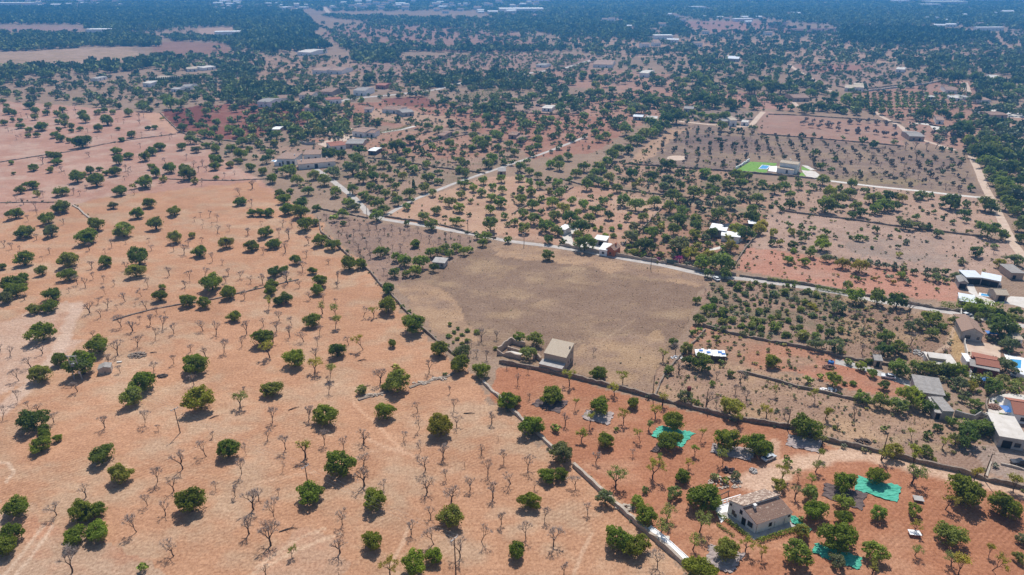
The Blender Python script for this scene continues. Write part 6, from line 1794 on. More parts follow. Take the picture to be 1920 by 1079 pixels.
# ------------------------------------------------------------------ hedges, cypresses, the bougainvillea
def hedge(name, label, px, w, h, col, step=.5, cat="hedge", n_per=26):
    P = [Vector((*g(*p), 0)) for p in px]
    o = P[0].copy()
    r = np.random.default_rng(len(label))
    pts = []
    for a, b_ in zip(P[:-1], P[1:]):
        n = max(1, int((b_ - a).length / step))
        pts += [np.array(a.lerp(b_, i / n) - o) for i in range(n)]
    c = np.repeat(np.array(pts), n_per, 0)
    n = len(c)
    bump = np.repeat(r.uniform(.8, 1.12, len(pts)), n_per)
    d = r.normal(size=(n, 3))
    d /= np.linalg.norm(d, axis=1)[:, None]
    p = c + d * np.array([w / 2, w / 2, h / 2]) * r.uniform(.75, 1, n)[:, None] + np.array([0, 0, 1]) * (h / 2 * bump)[:, None]
    p[:, 2] = np.clip(p[:, 2], .1, None)
    t = np.cross(d + r.normal(size=(n, 3)) * .5, r.normal(size=(n, 3)))
    t /= np.linalg.norm(t, axis=1)[:, None]
    b_ = np.cross(t, d)
    s = r.uniform(.12, .30, n)[:, None] * min(1.6, .6 + h / 4)
    q = np.stack([p - t * s, p - b_ * s * .7, p + t * s, p + b_ * s * .7], 1)
    ob = link(name, quad_mesh(name, q, r.random(n)), M['leaf'])
    ob.location = o
    ob.color = (*col, 1)
    return tag(ob, label, cat)


cw = lambda x, y: pixel_of(*cot(x, y)[:2])
HG, HD = OTONE['b'], OTONE['']
hedge("hedge", "clipped green hedge along the front of the cottage, to the lemon tree", [cw(-1, -2.3), cw(cL * .5, -2.4), cw(cL + 2.5, -2.6)], 1.3, 1.2, HG)
hedge("hedge", "green hedge along the gable side of the cottage", [cw(-2.3 + csk * 1.1, cW + .5), cw(-2.2 + csk * .5, cW * .5), cw(-2.0, -1.6)], 1.3, 1.1, HD)
hedge("hedge", "low straggly outer hedge left of the cottage path", [(1346, 985), (1362, 997), (1378, 1008)], 1.0, .7, OTONE['l'])
hedge("hedge", "tall trimmed green hedge row along the lane above the dry plot", [(1530, 542), (1560, 547), (1590, 552)], 2.0, 1.8, HD)
hedge("hedge", "long dark hedge on the lane behind the small trees", [(1440, 526), (1480, 531), (1500, 534)], 2.0, 1.8, HD)
hedge("hedge", "dark hedge below the metal canopy and its light green oleanders", [(1765, 575), (1800, 582), (1840, 589), (1880, 596), (1925, 605)], 2.6, 2.6, HD)
hedge("hedge", "bright green oleander hedge in front of the metal canopy", [(1800, 574), (1825, 577), (1850, 581), (1875, 584)], 4, 4, HG)
hedge("hedge", "olive green hedge below the pale bungalow", [(1712, 697), (1740, 700), (1770, 704), (1800, 707)], 3.5, 4.5, OTONE['l'])
hedge("hedge", "brown-green creeper bank below the dark red house", [(1820, 716), (1850, 722), (1880, 730), (1915, 738)], 4.0, 3.4, OTONE['l'])
hedge("hedge", "green hedge and ivy bank above the long shed", [(1800, 800), (1820, 803), (1845, 806), (1870, 810)], 4, 2.6, HG)
hedge("hedge", "dense tall dark hedge row between the meadow and the farm fields", [(858, 192), (880, 190), (905, 185), (930, 180), (955, 177)], 8, 9, TONE['d'], 2.0, n_per=60)
hedge("hedge", "clipped hedge round the garden of the pink farmhouse", [(706, 252), (730, 248), (752, 243), (772, 236)], 2.4, 2.2, TONE['d'], 1.0)
hedge("hedge", "dark clipped hedge behind the gravel court of the pink farmhouse", [(695, 226), (720, 229), (745, 232)], 2.4, 2.2, TONE['d'], 1.0)
hedge("hedge", "long dark hedge behind the turquoise pool", [(582, 252), (605, 246), (630, 239), (655, 233)], 2.2, 2.0, TONE['d'], 1.0)
hedge("hedge", "reed fence of green netting along the bare garden", [(590, 215), (610, 217), (625, 218)], 1.2, 2.4, (.03, .13, .10), .6)
bou = hedge("bougainvillea", "purple flowering bougainvillea beside the green gate", [(1268, 493), (1274, 493), (1275, 494)], 3.6, 3.4, (.26, .02, .22), .5, "bush", 80)
hedge("bougainvillea", "low magenta flowering bush on the lane wall", [(1230, 488), (1238, 489)], 2, 1.6, (.24, .03, .17), .5, "bush", 50)


def cypress(label, foot, hpx, wpx, name="cypress_tree", group=None):
    x, y = g(*foot)
    h = 8.0
    for _ in range(10):
        h *= hpx / max(1e-3, foot[1] - pixel_of(x, y, h)[1])
    w = wpx / scale_at(*foot)
    r = np.random.default_rng(int(x * 7) % 1000)
    n = 420
    u = r.random(n) ** .8
    rad = w / 2 * np.sqrt(np.clip(1 - (u - .25) ** 2 / .58, .02, 1))
    a = r.uniform(0, 6.28, n)
    p = np.stack([np.cos(a) * rad, np.sin(a) * rad, u * h + .2], 1)
    d = np.stack([np.cos(a), np.sin(a), np.full(n, .6)], 1)
    t = np.cross(d + r.normal(size=(n, 3)) * .4, r.normal(size=(n, 3)))
    t /= np.linalg.norm(t, axis=1)[:, None]
    b_ = np.cross(t, d)
    s = r.uniform(.05, .1, n)[:, None] * h * .7
    q = np.stack([p - t * s, p - b_ * s * .6, p + t * s, p + b_ * s * .6], 1)
    t_ = thing(name, label, "cypress tree", (x, y, 0), 0, group)
    c = link("crown", quad_mesh("cypress_crown", q, r.random(n)), M['leaf'], t_)
    c.color = (*TONE['d'], 1)
    mb = MB()
    mb.tube([(0, 0, -.1), (0, 0, h * .3)], [w * .08 + .08, .08], 6)
    obj("trunk", mb, M['bark'], t_)


cypress("slim dark cypress standing alone among the grey-green trees behind the lane", (776, 357), 20, 6)
cypress("big dark cypress beside the brown roofed house at far right", (1801, 180), 24, 15)
for i_, (fx, fy, h_) in enumerate(((1836, 169, 12), (1842, 169, 12), (1848, 169, 12), (1828, 168, 11))):
    cypress("cypress in the short dark row near the far right dirt road", (fx, fy), h_, 5.5, group="short cypress row at far right")
for i_, (fx, fy, h_) in enumerate(((597, 228, 11), (602, 226, 9), (611, 226, 9), (616, 225, 8))):
    cypress("slim cypress in the bare garden behind the green netting", (fx, fy), h_, 2.6, group="slim cypresses in the bare garden")
for k_ in range(19):
    cypress("cypress in the long even row at far left", (284 + k_ * 4.1, 157.5 - k_ * .25), 11, 4, group="long cypress row at far left")
for k_ in range(9):
    cypress("small cypress in the slanting row below the tall dark trees", (1236 + k_ * 3.6, 161 - k_ * 2.1), 8, 3.2, group="slanting cypress row")
cypress("tall slim cypress among the roadside trees", (791, 146), 10, 3)
# ------------------------------------------------------------------ the wooded country beyond, as one mass
# photo outline, trees, crown width range (m), height share, leaf tones
ZONES = [
    ([(0, 2), (1920, 2), (1920, 22), (0, 22)], 9500, (10, 18), .55, 'dl '),
    ([(0, 18), (560, 18), (600, 60), (430, 50), (240, 48), (0, 46)], 3600, (10, 16), .85, 'd d '),
    ([(160, 46), (380, 40), (600, 55), (560, 80), (440, 78), (440, 52), (370, 52), (200, 68), (160, 56)], 900, (8, 14), .85, 'd  '),
    ([(0, 72), (110, 68), (300, 74), (300, 88), (180, 88), (60, 96), (0, 97)], 1100, (8, 13), .8, 'd l '),
    ([(0, 60), (150, 60), (300, 66), (240, 74), (100, 68), (0, 66)], 160, (8, 12), .8, 'd l '),
    ([(300, 68), (440, 70), (560, 78), (480, 92), (440, 96), (410, 80), (330, 78)], 350, (7, 12), .8, 'd l '),
    ([(460, 74), (560, 60), (600, 80), (620, 92), (560, 98), (480, 100)], 420, (8, 14), .9, 'd '),
    ([(0, 128), (120, 124), (230, 118), (330, 104), (300, 130), (150, 142), (60, 150), (0, 160)], 240, (7, 12), .8, 'd l '),
    ([(0, 160), (100, 150), (260, 140), (480, 150), (500, 175), (330, 200), (250, 208), (100, 196), (0, 190)], 330, (4, 9), .75, ' dlg'),
    ([(330, 110), (480, 105), (500, 128), (470, 140), (300, 140)], 170, (6, 11), .8, 'd l '),
    ([(420, 155), (520, 165), (620, 180), (640, 205), (560, 215), (470, 200), (420, 190)], 240, (6, 10), .8, 'd l'),
    ([(395, 125), (480, 124), (478, 150), (400, 146)], 340, (4, 5), .7, 'd'),
    ([(600, 56), (720, 40), (960, 50), (1060, 92), (860, 96), (640, 88)], 330, (8, 13), .75, 'd l '),
    ([(640, 88), (860, 93), (1060, 92), (1080, 98), (860, 100), (640, 94)], 220, (8, 13), .8, 'd l '),
    ([(660, 94), (760, 96), (740, 118), (660, 118)], 190, (6, 12), .8, 'd l '),
    ([(480, 100), (700, 115), (960, 100), (960, 140), (700, 150), (520, 150)], 210, (5, 9), .75, ' ld'),
    ([(740, 110), (1000, 98), (1100, 108), (1090, 134), (900, 146), (760, 140)], 620, (3.5, 5), .7, 'l'),
    ([(760, 146), (960, 138), (1080, 150), (1080, 170), (860, 172), (760, 168)], 130, (6, 10), .8, ' d'),
    ([(780, 150), (880, 150), (960, 140), (940, 152), (800, 166)], 110, (7, 11), .8, 'd l '),
    ([(900, 20), (1920, 20), (1920, 48), (1500, 44), (1300, 40), (1240, 58), (960, 62)], 3400, (9, 17), .75, 'd l '),
    ([(960, 40), (1260, 42), (1300, 62), (1230, 76), (1040, 72)], 800, (8, 14), .8, 'd '),
    ([(1040, 66), (1440, 60), (1920, 62), (1920, 90), (1440, 100), (1080, 100)], 900, (6, 11), .75, ' d'),
    ([(1570, 58), (1700, 56), (1840, 70), (1860, 66), (1840, 78), (1760, 88), (1580, 84)], 520, (9, 15), .95, 'd'),
    ([(1440, 30), (1920, 34), (1920, 60), (1700, 54), (1560, 50)], 700, (9, 15), .8, 'd l '),
    ([(1060, 92), (1440, 90), (1920, 92), (1920, 124), (1500, 122), (1480, 118), (1120, 108)], 620, (5.5, 10), .75, ' dl'),
    ([(1300, 108), (1480, 112), (1490, 122), (1380, 124), (1300, 120)], 130, (7, 10), .8, 'd l '),
    ([(1270, 116), (1480, 122), (1560, 168), (1440, 180), (1300, 168)], 240, (6, 10), .8, 'd b'),
    ([(1040, 108), (1280, 112), (1280, 160), (1200, 170), (1060, 160)], 150, (5, 9), .75, ' l'),
    ([(1690, 112), (1920, 110), (1920, 190), (1840, 190), (1800, 150), (1700, 150)], 260, (6, 11), .8, 'd '),
    ([(1490, 120), (1690, 124), (1680, 152), (1560, 160)], 120, (3, 5), .8, 'l'),
    ([(1830, 190), (1920, 195), (1920, 330), (1870, 330), (1840, 260)], 90, (6, 10), .8, ' dg'),
    ([(960, 140), (1060, 160), (1080, 215), (1000, 180), (930, 175)], 60, (6, 9), .8, ' d'),
    ([(1500, 200), (1560, 190), (1620, 195), (1640, 215), (1560, 218), (1500, 214)], 40, (6, 9), .8, 'd '),
    ([(1878, 300), (1960, 290), (2000, 480), (1925, 480), (1885, 400)], 60, (6, 9), .8, ' dg'),
    ([(-300, 160), (0, 160), (0, 200), (-300, 200)], 160, (6, 11), .8, ' d'), ([(-400, 70), (0, 72), (0, 96), (-400, 96)], 700, (8, 13), .8, 'd l '),
    ([(-500, 4), (0, 4), (0, 46), (-500, 46)], 4000, (11, 18), .8, 'd l '), ([(1920, 4), (2500, 4), (2500, 100), (1920, 100)], 3600, (9, 15), .8, 'd l '),
    ([(1920, 100), (2300, 100), (2300, 330), (1920, 330)], 320, (6, 10), .8, ' d'),
    ([(240, 150), (480, 140), (640, 150), (700, 190), (560, 250), (420, 260), (340, 235), (330, 205), (260, 200)], 230, (4.5, 8.5), .75, ' dlb'),
    ([(480, 210), (640, 205), (720, 230), (700, 262), (560, 262), (490, 290), (440, 262)], 220, (4, 8), .75, ' dly'),
    ([(470, 128), (660, 140), (960, 140), (1060, 128), (1100, 150), (900, 178), (700, 186), (560, 190), (480, 170)], 420, (4, 8), .75, ' lgdy'),
    ([(820, 185), (1080, 180), (1280, 170), (1480, 185), (1440, 205), (1240, 215), (1180, 245), (960, 240), (840, 215)], 420, (4, 8), .75, ' dlb'),
    ([(1500, 122), (1840, 150), (1840, 240), (1640, 225), (1480, 180)], 300, (3, 7), .8, ' dlg'),
    ([(1690, 235), (1920, 235), (1920, 300), (1800, 285)], 70, (3, 7), .8, ' dg'),
    ([(590, 30), (1040, 40), (1040, 62), (960, 62), (700, 44)], 700, (9, 14), .75, ' dl'),
    ([(100, 40), (700, 46), (1300, 46), (1920, 40), (1920, 110), (1440, 110), (960, 98), (480, 104), (300, 110), (440, 80)], 900, (6, 12), .75, ' dlg'),
]
CLEAR = [[(0, 98), (110, 93), (240, 88), (268, 106), (120, 123), (0, 126)], [(370, 53), (437, 50), (441, 65), (372, 66)], [(0, 50), (120, 50), (158, 53), (140, 61), (0, 60)]]


def sample_px(poly, n):
    xs, ys = [p[0] for p in poly], [p[1] for p in poly]
    out, y0 = [], max(min(ys), 1.5)
    tot = 0
    got = np.zeros((0, 2))
    while len(got) < n and tot < 60:
        tot += 1
        m = max(4000, 4 * n)
        X = RNG.uniform(min(xs), max(xs), m)
        Y = RNG.uniform(y0, max(ys), m)
        ok = inside(X, Y, poly) & (RNG.random(m) < ((y0 - HOR) / (Y - HOR)) ** 3)
        got = np.concatenate([got, np.stack([X[ok], Y[ok]], 1)])
    return got[:n]


# ------------------------------------------------------------------ the far town and its scattered white houses
def town_proto(i):
    mb = MB()
    L, Wd, h = ((16, 10, 6), (22, 9, 5), (12, 11, 7.5), (40, 18, 7))[i]
    w = walls_mesh(L, Wd, h, None, None if i == 3 else h + 2, 'x')
    r = roof_mesh(L, Wd, h, h, None if i == 3 else h + 2, 'x', .4)
    mb.add(w.v, w.f, 0)
    mb.add(r.v, r.f, 1)
    for k in range(3):
        mb.box(L * (.18 + .27 * k), -.12, 1, L * (.18 + .27 * k) + 1.6, -.02, 2.8, 2)
    me = mb.mesh("distant_house")
    for m in (M['white'], (M['pinkroof'], M['white'], M['paleconcrete'], M['white'])[i], M['glass']):
        me.materials.append(m)
    return me


TP = [town_proto(i) for i in range(4)]
TOWN = [([(640, 4), (1010, 6), (1000, 26), (860, 28), (700, 22), (640, 14)], 46, "white houses of the far town under the horizon woods", (0, 1, 2)),
        ([(400, 6), (640, 8), (630, 24), (480, 20), (400, 20)], 20, "white houses scattered in the far woods left of the town", (0, 1, 2)),
        ([(0, 1), (200, 2), (240, 14), (60, 14), (0, 12)], 30, "pale houses of the far suburb at the upper left corner", (0, 1, 2)),
        ([(1000, 30), (1500, 28), (1500, 48), (1100, 46)], 13, "houses scattered in the blue hazy groves beyond the town", (0, 1)),
        ([(1060, 50), (1440, 48), (1440, 100), (1060, 92)], 9, "small farmhouses among the far groves", (0, 1)),
        ([(1500, 60), (1920, 20), (1920, 60), (1600, 50)], 10, "small houses in the far right woods", (0, 1))]
for poly, n, lb, ks in TOWN:
    for px, py in sample_px(poly, n):
        o = link("distant_house", TP[random.choice(ks)])
        x, y = g(px, py)
        o.location, o.rotation_euler = (x, y, 0), (0, 0, random.uniform(-.6, .6))
        s = random.uniform(.9, 1.6) if py < 30 else random.uniform(.8, 1.1)
        HOUSES.append((x, y, 16 * s, 10 * s, 6 * s))
        o.scale = (s, s, s)
        tag(o, lb, "house", lb)
for px, py, s, rz, lb in ((20, 12, 3.2, .1, "long white warehouse at the upper left corner"), (978, 24.5, 3.4, .05, "brightest white warehouse left of the far groves"), (992, 22, 1.5, .0, "short white warehouse on the end of the bright one"),
                          (1012, 4, 2.2, .1, "long pale warehouse on the far horizon above the groves"), (1690, 5, 2.0, .1, "pale warehouse at far upper right, the left one"), (1745, 12, 1.8, .0, "pale grey warehouse behind the long white one"),
                          (1780, 10, 3.6, .05, "long white warehouse at far upper right"), (1855, 3, 2.2, .1, "long pale warehouse nearest the upper right corner"), (1310, 17, 1.4, .2, "white hall in the far blue groves"),
                          (1395, 41, 1.2, .1, "white hall by the pink field edge"), (545, 18, 1.3, 1.2, "white house at the far clearing"), (577, 18, 1.0, 1.2, "second white house right of the far clearing"),
                          (184, 62, 1.3, .0, "white greenhouse in the dark woods at left"), (425, 67, 1.2, .2, "pale farm below the small tan clearing"), (1245, 74, .9, .1, "white shed above the pinkish groves"),
                          (1750, 38, 1.0, .2, "white house in the dark woods at right"), (1845, 58, .8, .0, "pale shed by the road at far right"), (1870, 58, .8, .1, "pale shed right of its twin at far right")):
    o = link("warehouse", TP[3])
    x, y = g(px, py)
    o.location, o.rotation_euler, o.scale = (x - 20 * s, y, 0), (0, 0, rz), (s, s, max(1, s * .5))
    tag(o, lb, "warehouse")
    HOUSES.append((x - 20 * s, y, 40 * s, 18 * s, 7 * s))



NOGO = [[g(*p) for p in q] for q in ([(1374, 321), (1404, 299), (1464, 301), (1520, 308), (1548, 338), (1530, 344), (1440, 331)], [(1246, 296), (1258, 290), (1280, 290), (1293, 296), (1280, 303), (1258, 303)],
                                     [(1805, 640), (1880, 648), (1880, 676), (1816, 668)], [(1838, 780), (1876, 788), (1960, 800), (1960, 745), (1890, 738), (1852, 772)], [(1800, 520), (1880, 530), (1900, 580), (1800, 572)], [(1880, 664), (1960, 680), (1960, 740), (1888, 676)])]


def free(pts, gap=1.0):
    """which of these photo points lie off the roads, lawns, yards and patios"""
    W_ = np.array([g(*p) for p in pts]) if len(pts) else np.zeros((0, 2))
    ok = np.ones(len(W_), bool)
    for q in NOGO:
        ok &= ~inside(W_[:, 0], W_[:, 1], q)
    for x0, y0, x1, y1, w in ROADS:
        lx, ly = x1 - x0, y1 - y0
        u = np.clip(((W_[:, 0] - x0) * lx + (W_[:, 1] - y0) * ly) / (lx * lx + ly * ly + 1e-9), 0, 1)
        ok &= np.hypot(W_[:, 0] - x0 - u * lx, W_[:, 1] - y0 - u * ly) > w / 2 + gap
    return ok


def in_front(x, y, D_, hs):
    """would a tree here stand inside a house or hide it from the open ground before it"""
    for hx, hy, L, Wd, h in HB.get((int(x // 120), int(y // 120)), ()):
        reach = min(150, max(5, (D_ * hs - h * .35) * y / CAM_H))
        if hx - L * .1 - D_ * .45 < x < hx + L * 1.1 + D_ * .45 and hy - reach - D_ * .3 < y < hy + Wd + D_ * .4:
            return True
    return False


HB = {}
for hh in HOUSES:
    for bx in range(int((hh[0] - 40) // 120), int((hh[0] + hh[2] + 40) // 120) + 1):
        for by in range(int((hh[1] - 170) // 120), int((hh[1] + hh[3] + 20) // 120) + 1):
            HB.setdefault((bx, by), []).append(hh)


def far_base(n, size, seed, hs):
    q, t = crown_arrays(seed, n, size, hs * .55, hs * .45, 7, flat=.02, fill=.6)
    return q, t


BASES = {True: [far_base(26, .23, 40 + i, .8) for i in range(5)], False: [far_base(70, .15, 60 + i, .8) for i in range(5)]}
Q, L_ = [], []
SC, SL = [], []


def add_far(x, y, D_, hs, base, n_small):
    q, t = random.choice(BASES[n_small])
    a = random.uniform(0, 6.28)
    c, s = math.cos(a), math.sin(a)
    qq = q @ np.array([[c, s, 0], [-s, c, 0], [0, 0, hs / .8]]) * D_ + np.array([x, y, 0])
    Q.append(qq)
    j = random.uniform(.75, 1.3)
    L_.append(np.array(base) * j * (.55 + .9 * t)[:, None])


def add_scrub(x, y, D_, hs, base):
    add_far(x, y, D_, hs, base, False)
    SC.append(Q.pop())
    SL.append(L_.pop())


for poly, n, (d0, d1), hs, tones in ZONES:
    pts = sample_px(poly, n)
    clear = np.zeros(len(pts), bool)
    for c in CLEAR:
        clear |= inside(pts[:, 0], pts[:, 1] - 1.5, c)
    clear |= ~free(pts, 2.0)
    for (px, py), cl in zip(pts, clear):
        if cl:
            continue
        x, y = g(px, py)
        D_, h2 = random.uniform(d0, d1), hs * random.uniform(.8, 1.25)
        if not in_front(x, y, D_, h2):
            add_far(x, y, D_, h2, OTONE[random.choice(tones).strip()], y > 900)
# rows of small sparse trees in the villa field
VF = [g(*p) for p in [(1230, 262), (1310, 240), (1690, 277), (1786, 294), (1836, 358), (1600, 343), (1540, 333), (1362, 316), (1245, 304)]]
ROT = math.radians(14)
gp = np.array([(i * 8.5 + random.gauss(0, .7), j * 8.0 + random.gauss(0, .7)) for i in range(-30, 31) for j in range(-24, 25) if random.random() < .72])
gp = gp @ np.array([[math.cos(ROT), -math.sin(ROT)], [math.sin(ROT), math.cos(ROT)]]) + np.array(g(1540, 295))
gp = gp[inside(gp[:, 0], gp[:, 1], VF)]
gp = gp[free([pixel_of(*p) for p in gp], 1.5)]
for x, y in gp:
    if not in_front(x, y, 3, .9):
        add_far(x, y, random.uniform(1.6, 3.6), random.uniform(.8, 1.25), random.choice(((.17, .165, .085), (.22, .19, .13), (.14, .165, .07), (.24, .20, .15))), False)
# planted rows of young green trees in front of the far right farm
for cx in (505, 565, 630, 690, 760, 825, 890, 955, 1015, 1085, 1155, 1225, 1290, 1370, 1440):
    for k in range(6):
        x, y = g(1500 + (cx + random.uniform(-4, 4) + k * 1.5) / 4.571, 130 + (225 + k * 24 + random.uniform(-4, 4)) / 4.571)
        add_far(x, y, random.uniform(5, 6.5), .7, OTONE['b'] if cx < 1380 else OTONE[''], False)
BQ, BL = [], []
for p in rest:
    if p['k'] != 'B' or (1420 < p['px'] < 1800 and p['py'] < 276):
        if p['k'] == 'B':
            add_far(p['x'], p['y'], p['D'] * random.uniform(.8, 1.05), .9, (.24, .20, .165), False)
            continue
        add_far(p['x'], p['y'], p['D'], .8, OTONE[p['tone']], False)
        continue
    q = random.choice(TWQ)
    a = random.uniform(0, 6.28)
    o = np.array([p['x'], p['y'], 0])
    BQ.append(q @ np.array([[math.cos(a), math.sin(a), 0], [-math.sin(a), math.cos(a), 0], [0, 0, 1]]) * p['D'] + o)
    BL.append(np.tile((.26, .20, .165), (len(q), 1)) * random.uniform(.8, 1.15))
    for k in range(3):
        u = np.array([math.cos(k * 1.05), math.sin(k * 1.05), 0]) * .03 * p['D']
        up = np.array([random.uniform(-.05, .05), random.uniform(-.05, .05), .55]) * p['D']
        BQ.append(np.array([[o - u, o + u, o + up + u * .5, o + up - u * .5]]))
        BL.append(np.array([[.09, .066, .052]]))
kind(link("distant_bare_trees", quad_mesh("distant_bare_trees", np.concatenate(BQ), None, np.concatenate(BL)), M['leaf_far']), "stuff", "small leafless almond trees in rows of the farther plots")
kind(link("woodland", quad_mesh("woodland", np.concatenate(Q), None, np.concatenate(L_)), M['leaf_far']), "stuff", "hazy woods, groves and scattered trees of the far country")

# low scrub, saplings and weeds of the untended plots and along the wall feet
SCRUB = [([(1110, 345), (1150, 306), (1200, 298), (1360, 322), (1450, 342), (1450, 400), (1335, 394), (1248, 382)], 480, (.8, 3.0), ' lgd'),
         ([(1170, 470), (1205, 430), (1250, 384), (1340, 395), (1440, 402), (1392, 470), (1372, 512), (1250, 497)], 460, (.8, 3.2), ' lbyg'),
         ([(1450, 342), (1560, 345), (1845, 372), (1890, 440), (1700, 430), (1450, 398)], 150, (.8, 2.4), ' lgd'),
         ([(1440, 400), (1700, 432), (1892, 450), (1890, 520), (1640, 494), (1400, 462)], 130, (.6, 2.0), ' lyg'),
         ([(1380, 506), (1396, 466), (1560, 486), (1796, 530), (1806, 566), (1560, 540)], 120, (.6, 1.8), ' lyb'),
         ([(1330, 530), (1400, 521), (1570, 552), (1662, 578), (1664, 650), (1440, 634), (1318, 611)], 420, (.7, 2.4), ' lgyd'),
         ([(1570, 552), (1776, 592), (1812, 692), (1700, 682), (1570, 664)], 220, (.5, 1.6), 'llyg'),
         ([(1304, 608), (1440, 636), (1620, 690), (1560, 700), (1440, 694), (1280, 672)], 110, (.5, 1.8), ' ly'),
         ([(1216, 738), (1256, 664), (1450, 696), (1780, 800), (1900, 860), (1560, 836)], 300, (.4, 1.3), 'lllyg'),
         ([(1560, 676), (1816, 690), (1960, 740), (1900, 800), (1770, 760)], 160, (.8, 2.6), ' lbyd'),
         ([(1800, 590), (1960, 600), (1960, 740), (1870, 690)], 140, (.8, 2.4), ' lbg'),
         ([(480, 290), (560, 250), (700, 240), (900, 262), (990, 290), (860, 345), (690, 398), (520, 340)], 760, (.8, 3.4), ' lgdy'),
         ([(640, 195), (960, 200), (1180, 240), (1000, 300), (860, 240), (640, 225)], 480, (1, 3.6), ' lg'),
         ([(714, 408), (905, 334), (1110, 345), (1248, 382), (1060, 462), (935, 442)], 200, (.5, 1.8), ' ly'),
         ([(596, 400), (896, 448), (748, 532), (690, 503)], 90, (.5, 1.5), 'lg'),
         ([(744, 536), (905, 456), (1334, 522), (1216, 736), (940, 676)], 30, (.4, .9), 'lg'),
         ([(1500, 190), (1920, 200), (1920, 330), (1850, 330), (1690, 235)], 200, (1, 3.2), ' lgd'),
         ([(1840, 300), (1960, 300), (1960, 560), (1912, 474)], 110, (.8, 3), ' lg'),
         ([(1180, 250), (1690, 276), (1840, 362), (1362, 318)], 240, (.6, 1.6), 'gly')]
SCRUB += [([(1060, 170), (1440, 180), (1440, 330), (1060, 330)], 480, (1, 3.6), ' lgdy'), ([(1450, 60), (1920, 66), (1920, 200), (1450, 180)], 500, (1.5, 4), ' lgdy'), ([(240, 110), (960, 100), (960, 200), (480, 210), (240, 190)], 700, (1.5, 4), ' lgdy')]
SCOL = {' ': (.16, .19, .065), 'l': (.26, .245, .115), 'y': (.32, .28, .09), 'g': (.20, .21, .135), 'd': (.10, .13, .05), 'b': (.20, .245, .05)}
for poly, n, (d0, d1), tones in SCRUB:
    pts = sample_px(poly, n)
    for px, py in pts[free(pts)]:
        x, y = g(px, py)
        if not in_front(x, y, 2.0, .7):
            add_scrub(x, y, d0 + (d1 - d0) * random.random() ** 1.7, random.uniform(.5, .85), SCOL[random.choice(tones)])
for px, nm in WALLS:
    P = [g(*p) for p in px]
    for (x0, y0), (x1, y1) in zip(P[:-1], P[1:]):
        ln = math.hypot(x1 - x0, y1 - y0)
        green = x0 > -40 or y0 > 250
        for k in range(int(ln / (2.6 if green else 5.5))):
            if random.random() < .55:
                t, sd = random.random(), random.choice((-1, 1)) * random.uniform(.5, 1.5)
                add_scrub(x0 + (x1 - x0) * t - (y1 - y0) / ln * sd, y0 + (y1 - y0) * t + (x1 - x0) / ln * sd, random.uniform(.6, 1.0 + 1.4 * random.random() ** 2), random.uniform(.5, .85), SCOL[random.choice(' lygd')])
kind(link("scrub", quad_mesh("scrub", np.concatenate(SC), None, np.concatenate(SL)), M['leaf_far']), "stuff", "low scrub and weeds over untended plots and along wall feet")

# dry stalk tufts and low weeds over the fields
tuft = []
TZ = [([(744, 536), (905, 456), (1140, 486), (1334, 522), (1256, 662), (1216, 736), (940, 676)], 2600, (.25, .8), ((.42, .33, .21), (.30, .24, .17))),
      ([(1216, 738), (1256, 664), (1450, 696), (1780, 800), (1900, 860), (1560, 836)], 1500, (.3, .9), ((.42, .34, .22), (.26, .23, .13))),
      ([(1330, 530), (1570, 552), (1664, 650), (1318, 611)], 900, (.3, 1.0), ((.22, .17, .12), (.12, .13, .07))),
      ([(1570, 552), (1806, 602), (1812, 692), (1570, 664)], 1100, (.3, .9), ((.36, .28, .19), (.42, .34, .19))),
      ([(600, 400), (896, 448), (748, 532), (690, 503)], 700, (.25, .7), ((.30, .25, .21), (.36, .30, .23))),
      ([(1180, 306), (1310, 236), (1790, 290), (1844, 364), (1360, 320)], 900, (.3, .9), ((.14, .13, .09), (.20, .17, .11))),
      ([(1450, 342), (1845, 372), (1905, 500), (1640, 494), (1440, 460)], 900, (.3, .9), ((.16, .15, .08), (.10, .12, .06))),
      ([(0, 600), (130, 560), (620, 900), (300, 1079), (0, 1079)], 1500, (.12, .35), ((.42, .33, .24), (.32, .22, .15))),
      ([(560, 400), (690, 510), (1000, 830), (1290, 1079), (480, 1079), (300, 700)], 1800, (.12, .32), ((.42, .32, .22), (.30, .20, .13))),
      ([(480, 300), (900, 262), (990, 290), (740, 385), (590, 320)], 500, (.4, 1.2), ((.10, .12, .05), (.18, .16, .09)))]
TQ, TL = [], []
for poly, n, (s0, s1), cols in TZ:
    for px, py in sample_px(poly, n):
        x, y = g(px, py)
        s = random.uniform(s0, s1) * .5
        c = np.array(random.choice(cols)) * random.uniform(.8, 1.2)
        for k in range(4):
            a, t = random.uniform(0, 6.28), random.uniform(.1, .9)
            d = np.array([math.cos(a), math.sin(a), 0]) * s * .45
            o = np.array([x, y, -.02]) + d * .6
            u = np.array([math.cos(a + 1.6), math.sin(a + 1.6), 0]) * s * .22
            tip = o + d * t + np.array([0, 0, s * random.uniform(.35, .8)])
            TQ.append([o - u, o + u, tip + u * .5, tip - u * .5])
            TL.append(c)
kind(link("dry_weeds", quad_mesh("dry_weeds", np.array(TQ), None, np.array(TL)), M['leaf_far']), "stuff", "dry weeds and stubble tufts over the fields")

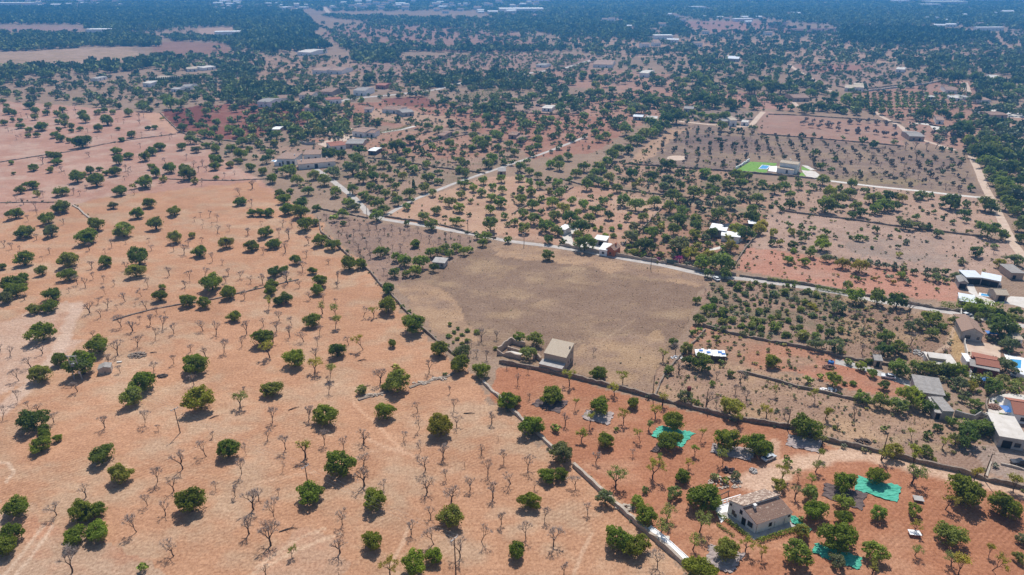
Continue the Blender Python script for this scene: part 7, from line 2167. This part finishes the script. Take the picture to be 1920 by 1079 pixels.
# ------------------------------------------------------------------ labels that single each plant out
MARKS = [("plastered hut", 195, 690), ("transformer pylon", 146, 700), ("yellowish carob's power pole", 338, 812), ("dark stone heap", 258, 667), ("stone barn", 1050, 670), ("roofless ruin", 960, 665), ("cottage", 1420, 960),
         ("large green net", 1652, 918), ("dark brown net", 1582, 925), ("white garden table", 1714, 1000), ("grey stone slab", 1721, 938), ("farmhouse gateway", 590, 300), ("villa", 1480, 312), ("pale threshing circle", 1269, 297),
         ("orange house", 1145, 468), ("green gate", 1260, 490), ("white parked car", 1342, 523), ("white bungalow", 1348, 430), ("brown gabled house", 1824, 622), ("dark red house", 1850, 685), ("big grey sheet roof", 1747, 728),
         ("white curved drive shed", 1054, 428), ("little tool shed", 824, 490), ("blue drum", 1557, 686), ("red water tank", 1289, 740), ("dark pickup", 1910, 868), ("metal canopy", 1815, 560), ("bottom edge power pole", 855, 1050),
         ("scrap roofed shelter", 1330, 670), ("pale bungalow", 1770, 683), ("pink farmhouse", 690, 245), ("lone slim cypress", 776, 348), ("collapsed stone row", 705, 742), ("white water channel", 1255, 1030)]
LOOK = {'C': {'': "dark round carob tree", 'd': "very dark carob tree", 'l': "paler loose carob tree", 'b': "bright green carob tree", 'y': "yellowish green carob tree", 'g': "grey-green carob tree"},
        'OL': {'': "green olive tree", 'd': "dark olive tree", 'g': "grey-green olive tree", 'l': "pale olive tree"},
        'AL': {'': "leafy almond tree", 'd': "dark leafy almond tree", 'l': "pale leafy almond tree", 'b': "bright green almond tree", 'y': "yellow-green almond tree", 'g': "greyish leafy tree", 'o': "orange-leaved young tree"},
        'B': {'': "bare grey almond tree", 'y': "bare yellowish almond tree"},
        'S': {'': "green shrub", 'd': "dark shrub", 'l': "pale olive shrub", 'b': "bright green bush", 'y': "yellow-green bush", 'g': "grey-blue shrub"}}
used = set()
for mk, mx, my in MARKS:
    for nm in ('C', 'AL', 'OL', 'B', 'S'):
        for rel, ok in (("left of", lambda dx, dy: dx < 0 and abs(dy) < -dx * .6), ("right of", lambda dx, dy: dx > 0 and abs(dy) < dx * .6), ("behind", lambda dx, dy: dy < 0 and abs(dx) < -dy * .8), ("in front of", lambda dx, dy: dy > 0 and abs(dx) < dy * .8)):
            c = sorted(((p['px'] - mx) ** 2 + (p['py'] - my) ** 2, i) for i, (n2, p, o) in enumerate(placed) if n2 == nm and ok(p['px'] - mx, p['py'] - my))
            if c and c[0][0] < 75 ** 2 and "label" not in placed[c[0][1]][2]:
                n2, p, o = placed[c[0][1]]
                l = f"{LOOK[nm].get(p['tone'], LOOK[nm][''])} nearest to the {mk}, {rel} it"
                o["label"] = l
                used.add(l)
for nm, p, o in placed:
    if "label" in o:
        continue
    sz = "" if nm in 'BS' else ("big " if p['D'] > 9.6 else "small " if p['D'] < 5.5 else "")
    look = sz + LOOK[nm].get(p['tone'], LOOK[nm][''])
    ax, ay = p['px'] / 19.2, p['py'] / 10.79
    for fm in ("{:.0f}", "{:.1f}", "{:.2f}"):
        l = f"{look}, {fm.format(ax)} percent across, {fm.format(ay)} percent down the photo"
        if l not in used:
            break
    used.add(l)
    o["label"] = l

# ------------------------------------------------------------------ the air
hz = MB()
hz.box(-8400, -60, -1.0, 8400, 5400, CAM_H + 6)
ho = obj("haze", hz, None)
hm = bpy.data.materials.new("haze")
hm.use_nodes = True
hn = hm.node_tree
for n in list(hn.nodes):
    if n.type == 'BSDF_PRINCIPLED':
        hn.nodes.remove(n)
pv = hn.nodes.new("ShaderNodeVolumePrincipled")
pv.inputs["Color"].default_value = (*HAZE_COLOR, 1)
pv.inputs["Density"].default_value = HAZE_DENSITY
pv.inputs["Anisotropy"].default_value = 0.5
hn.links.new(pv.outputs[0], hn.nodes["Material Output"].inputs["Volume"])
ho.data.materials.append(hm)
kind(ho, "stuff", "blue haze over the far country")
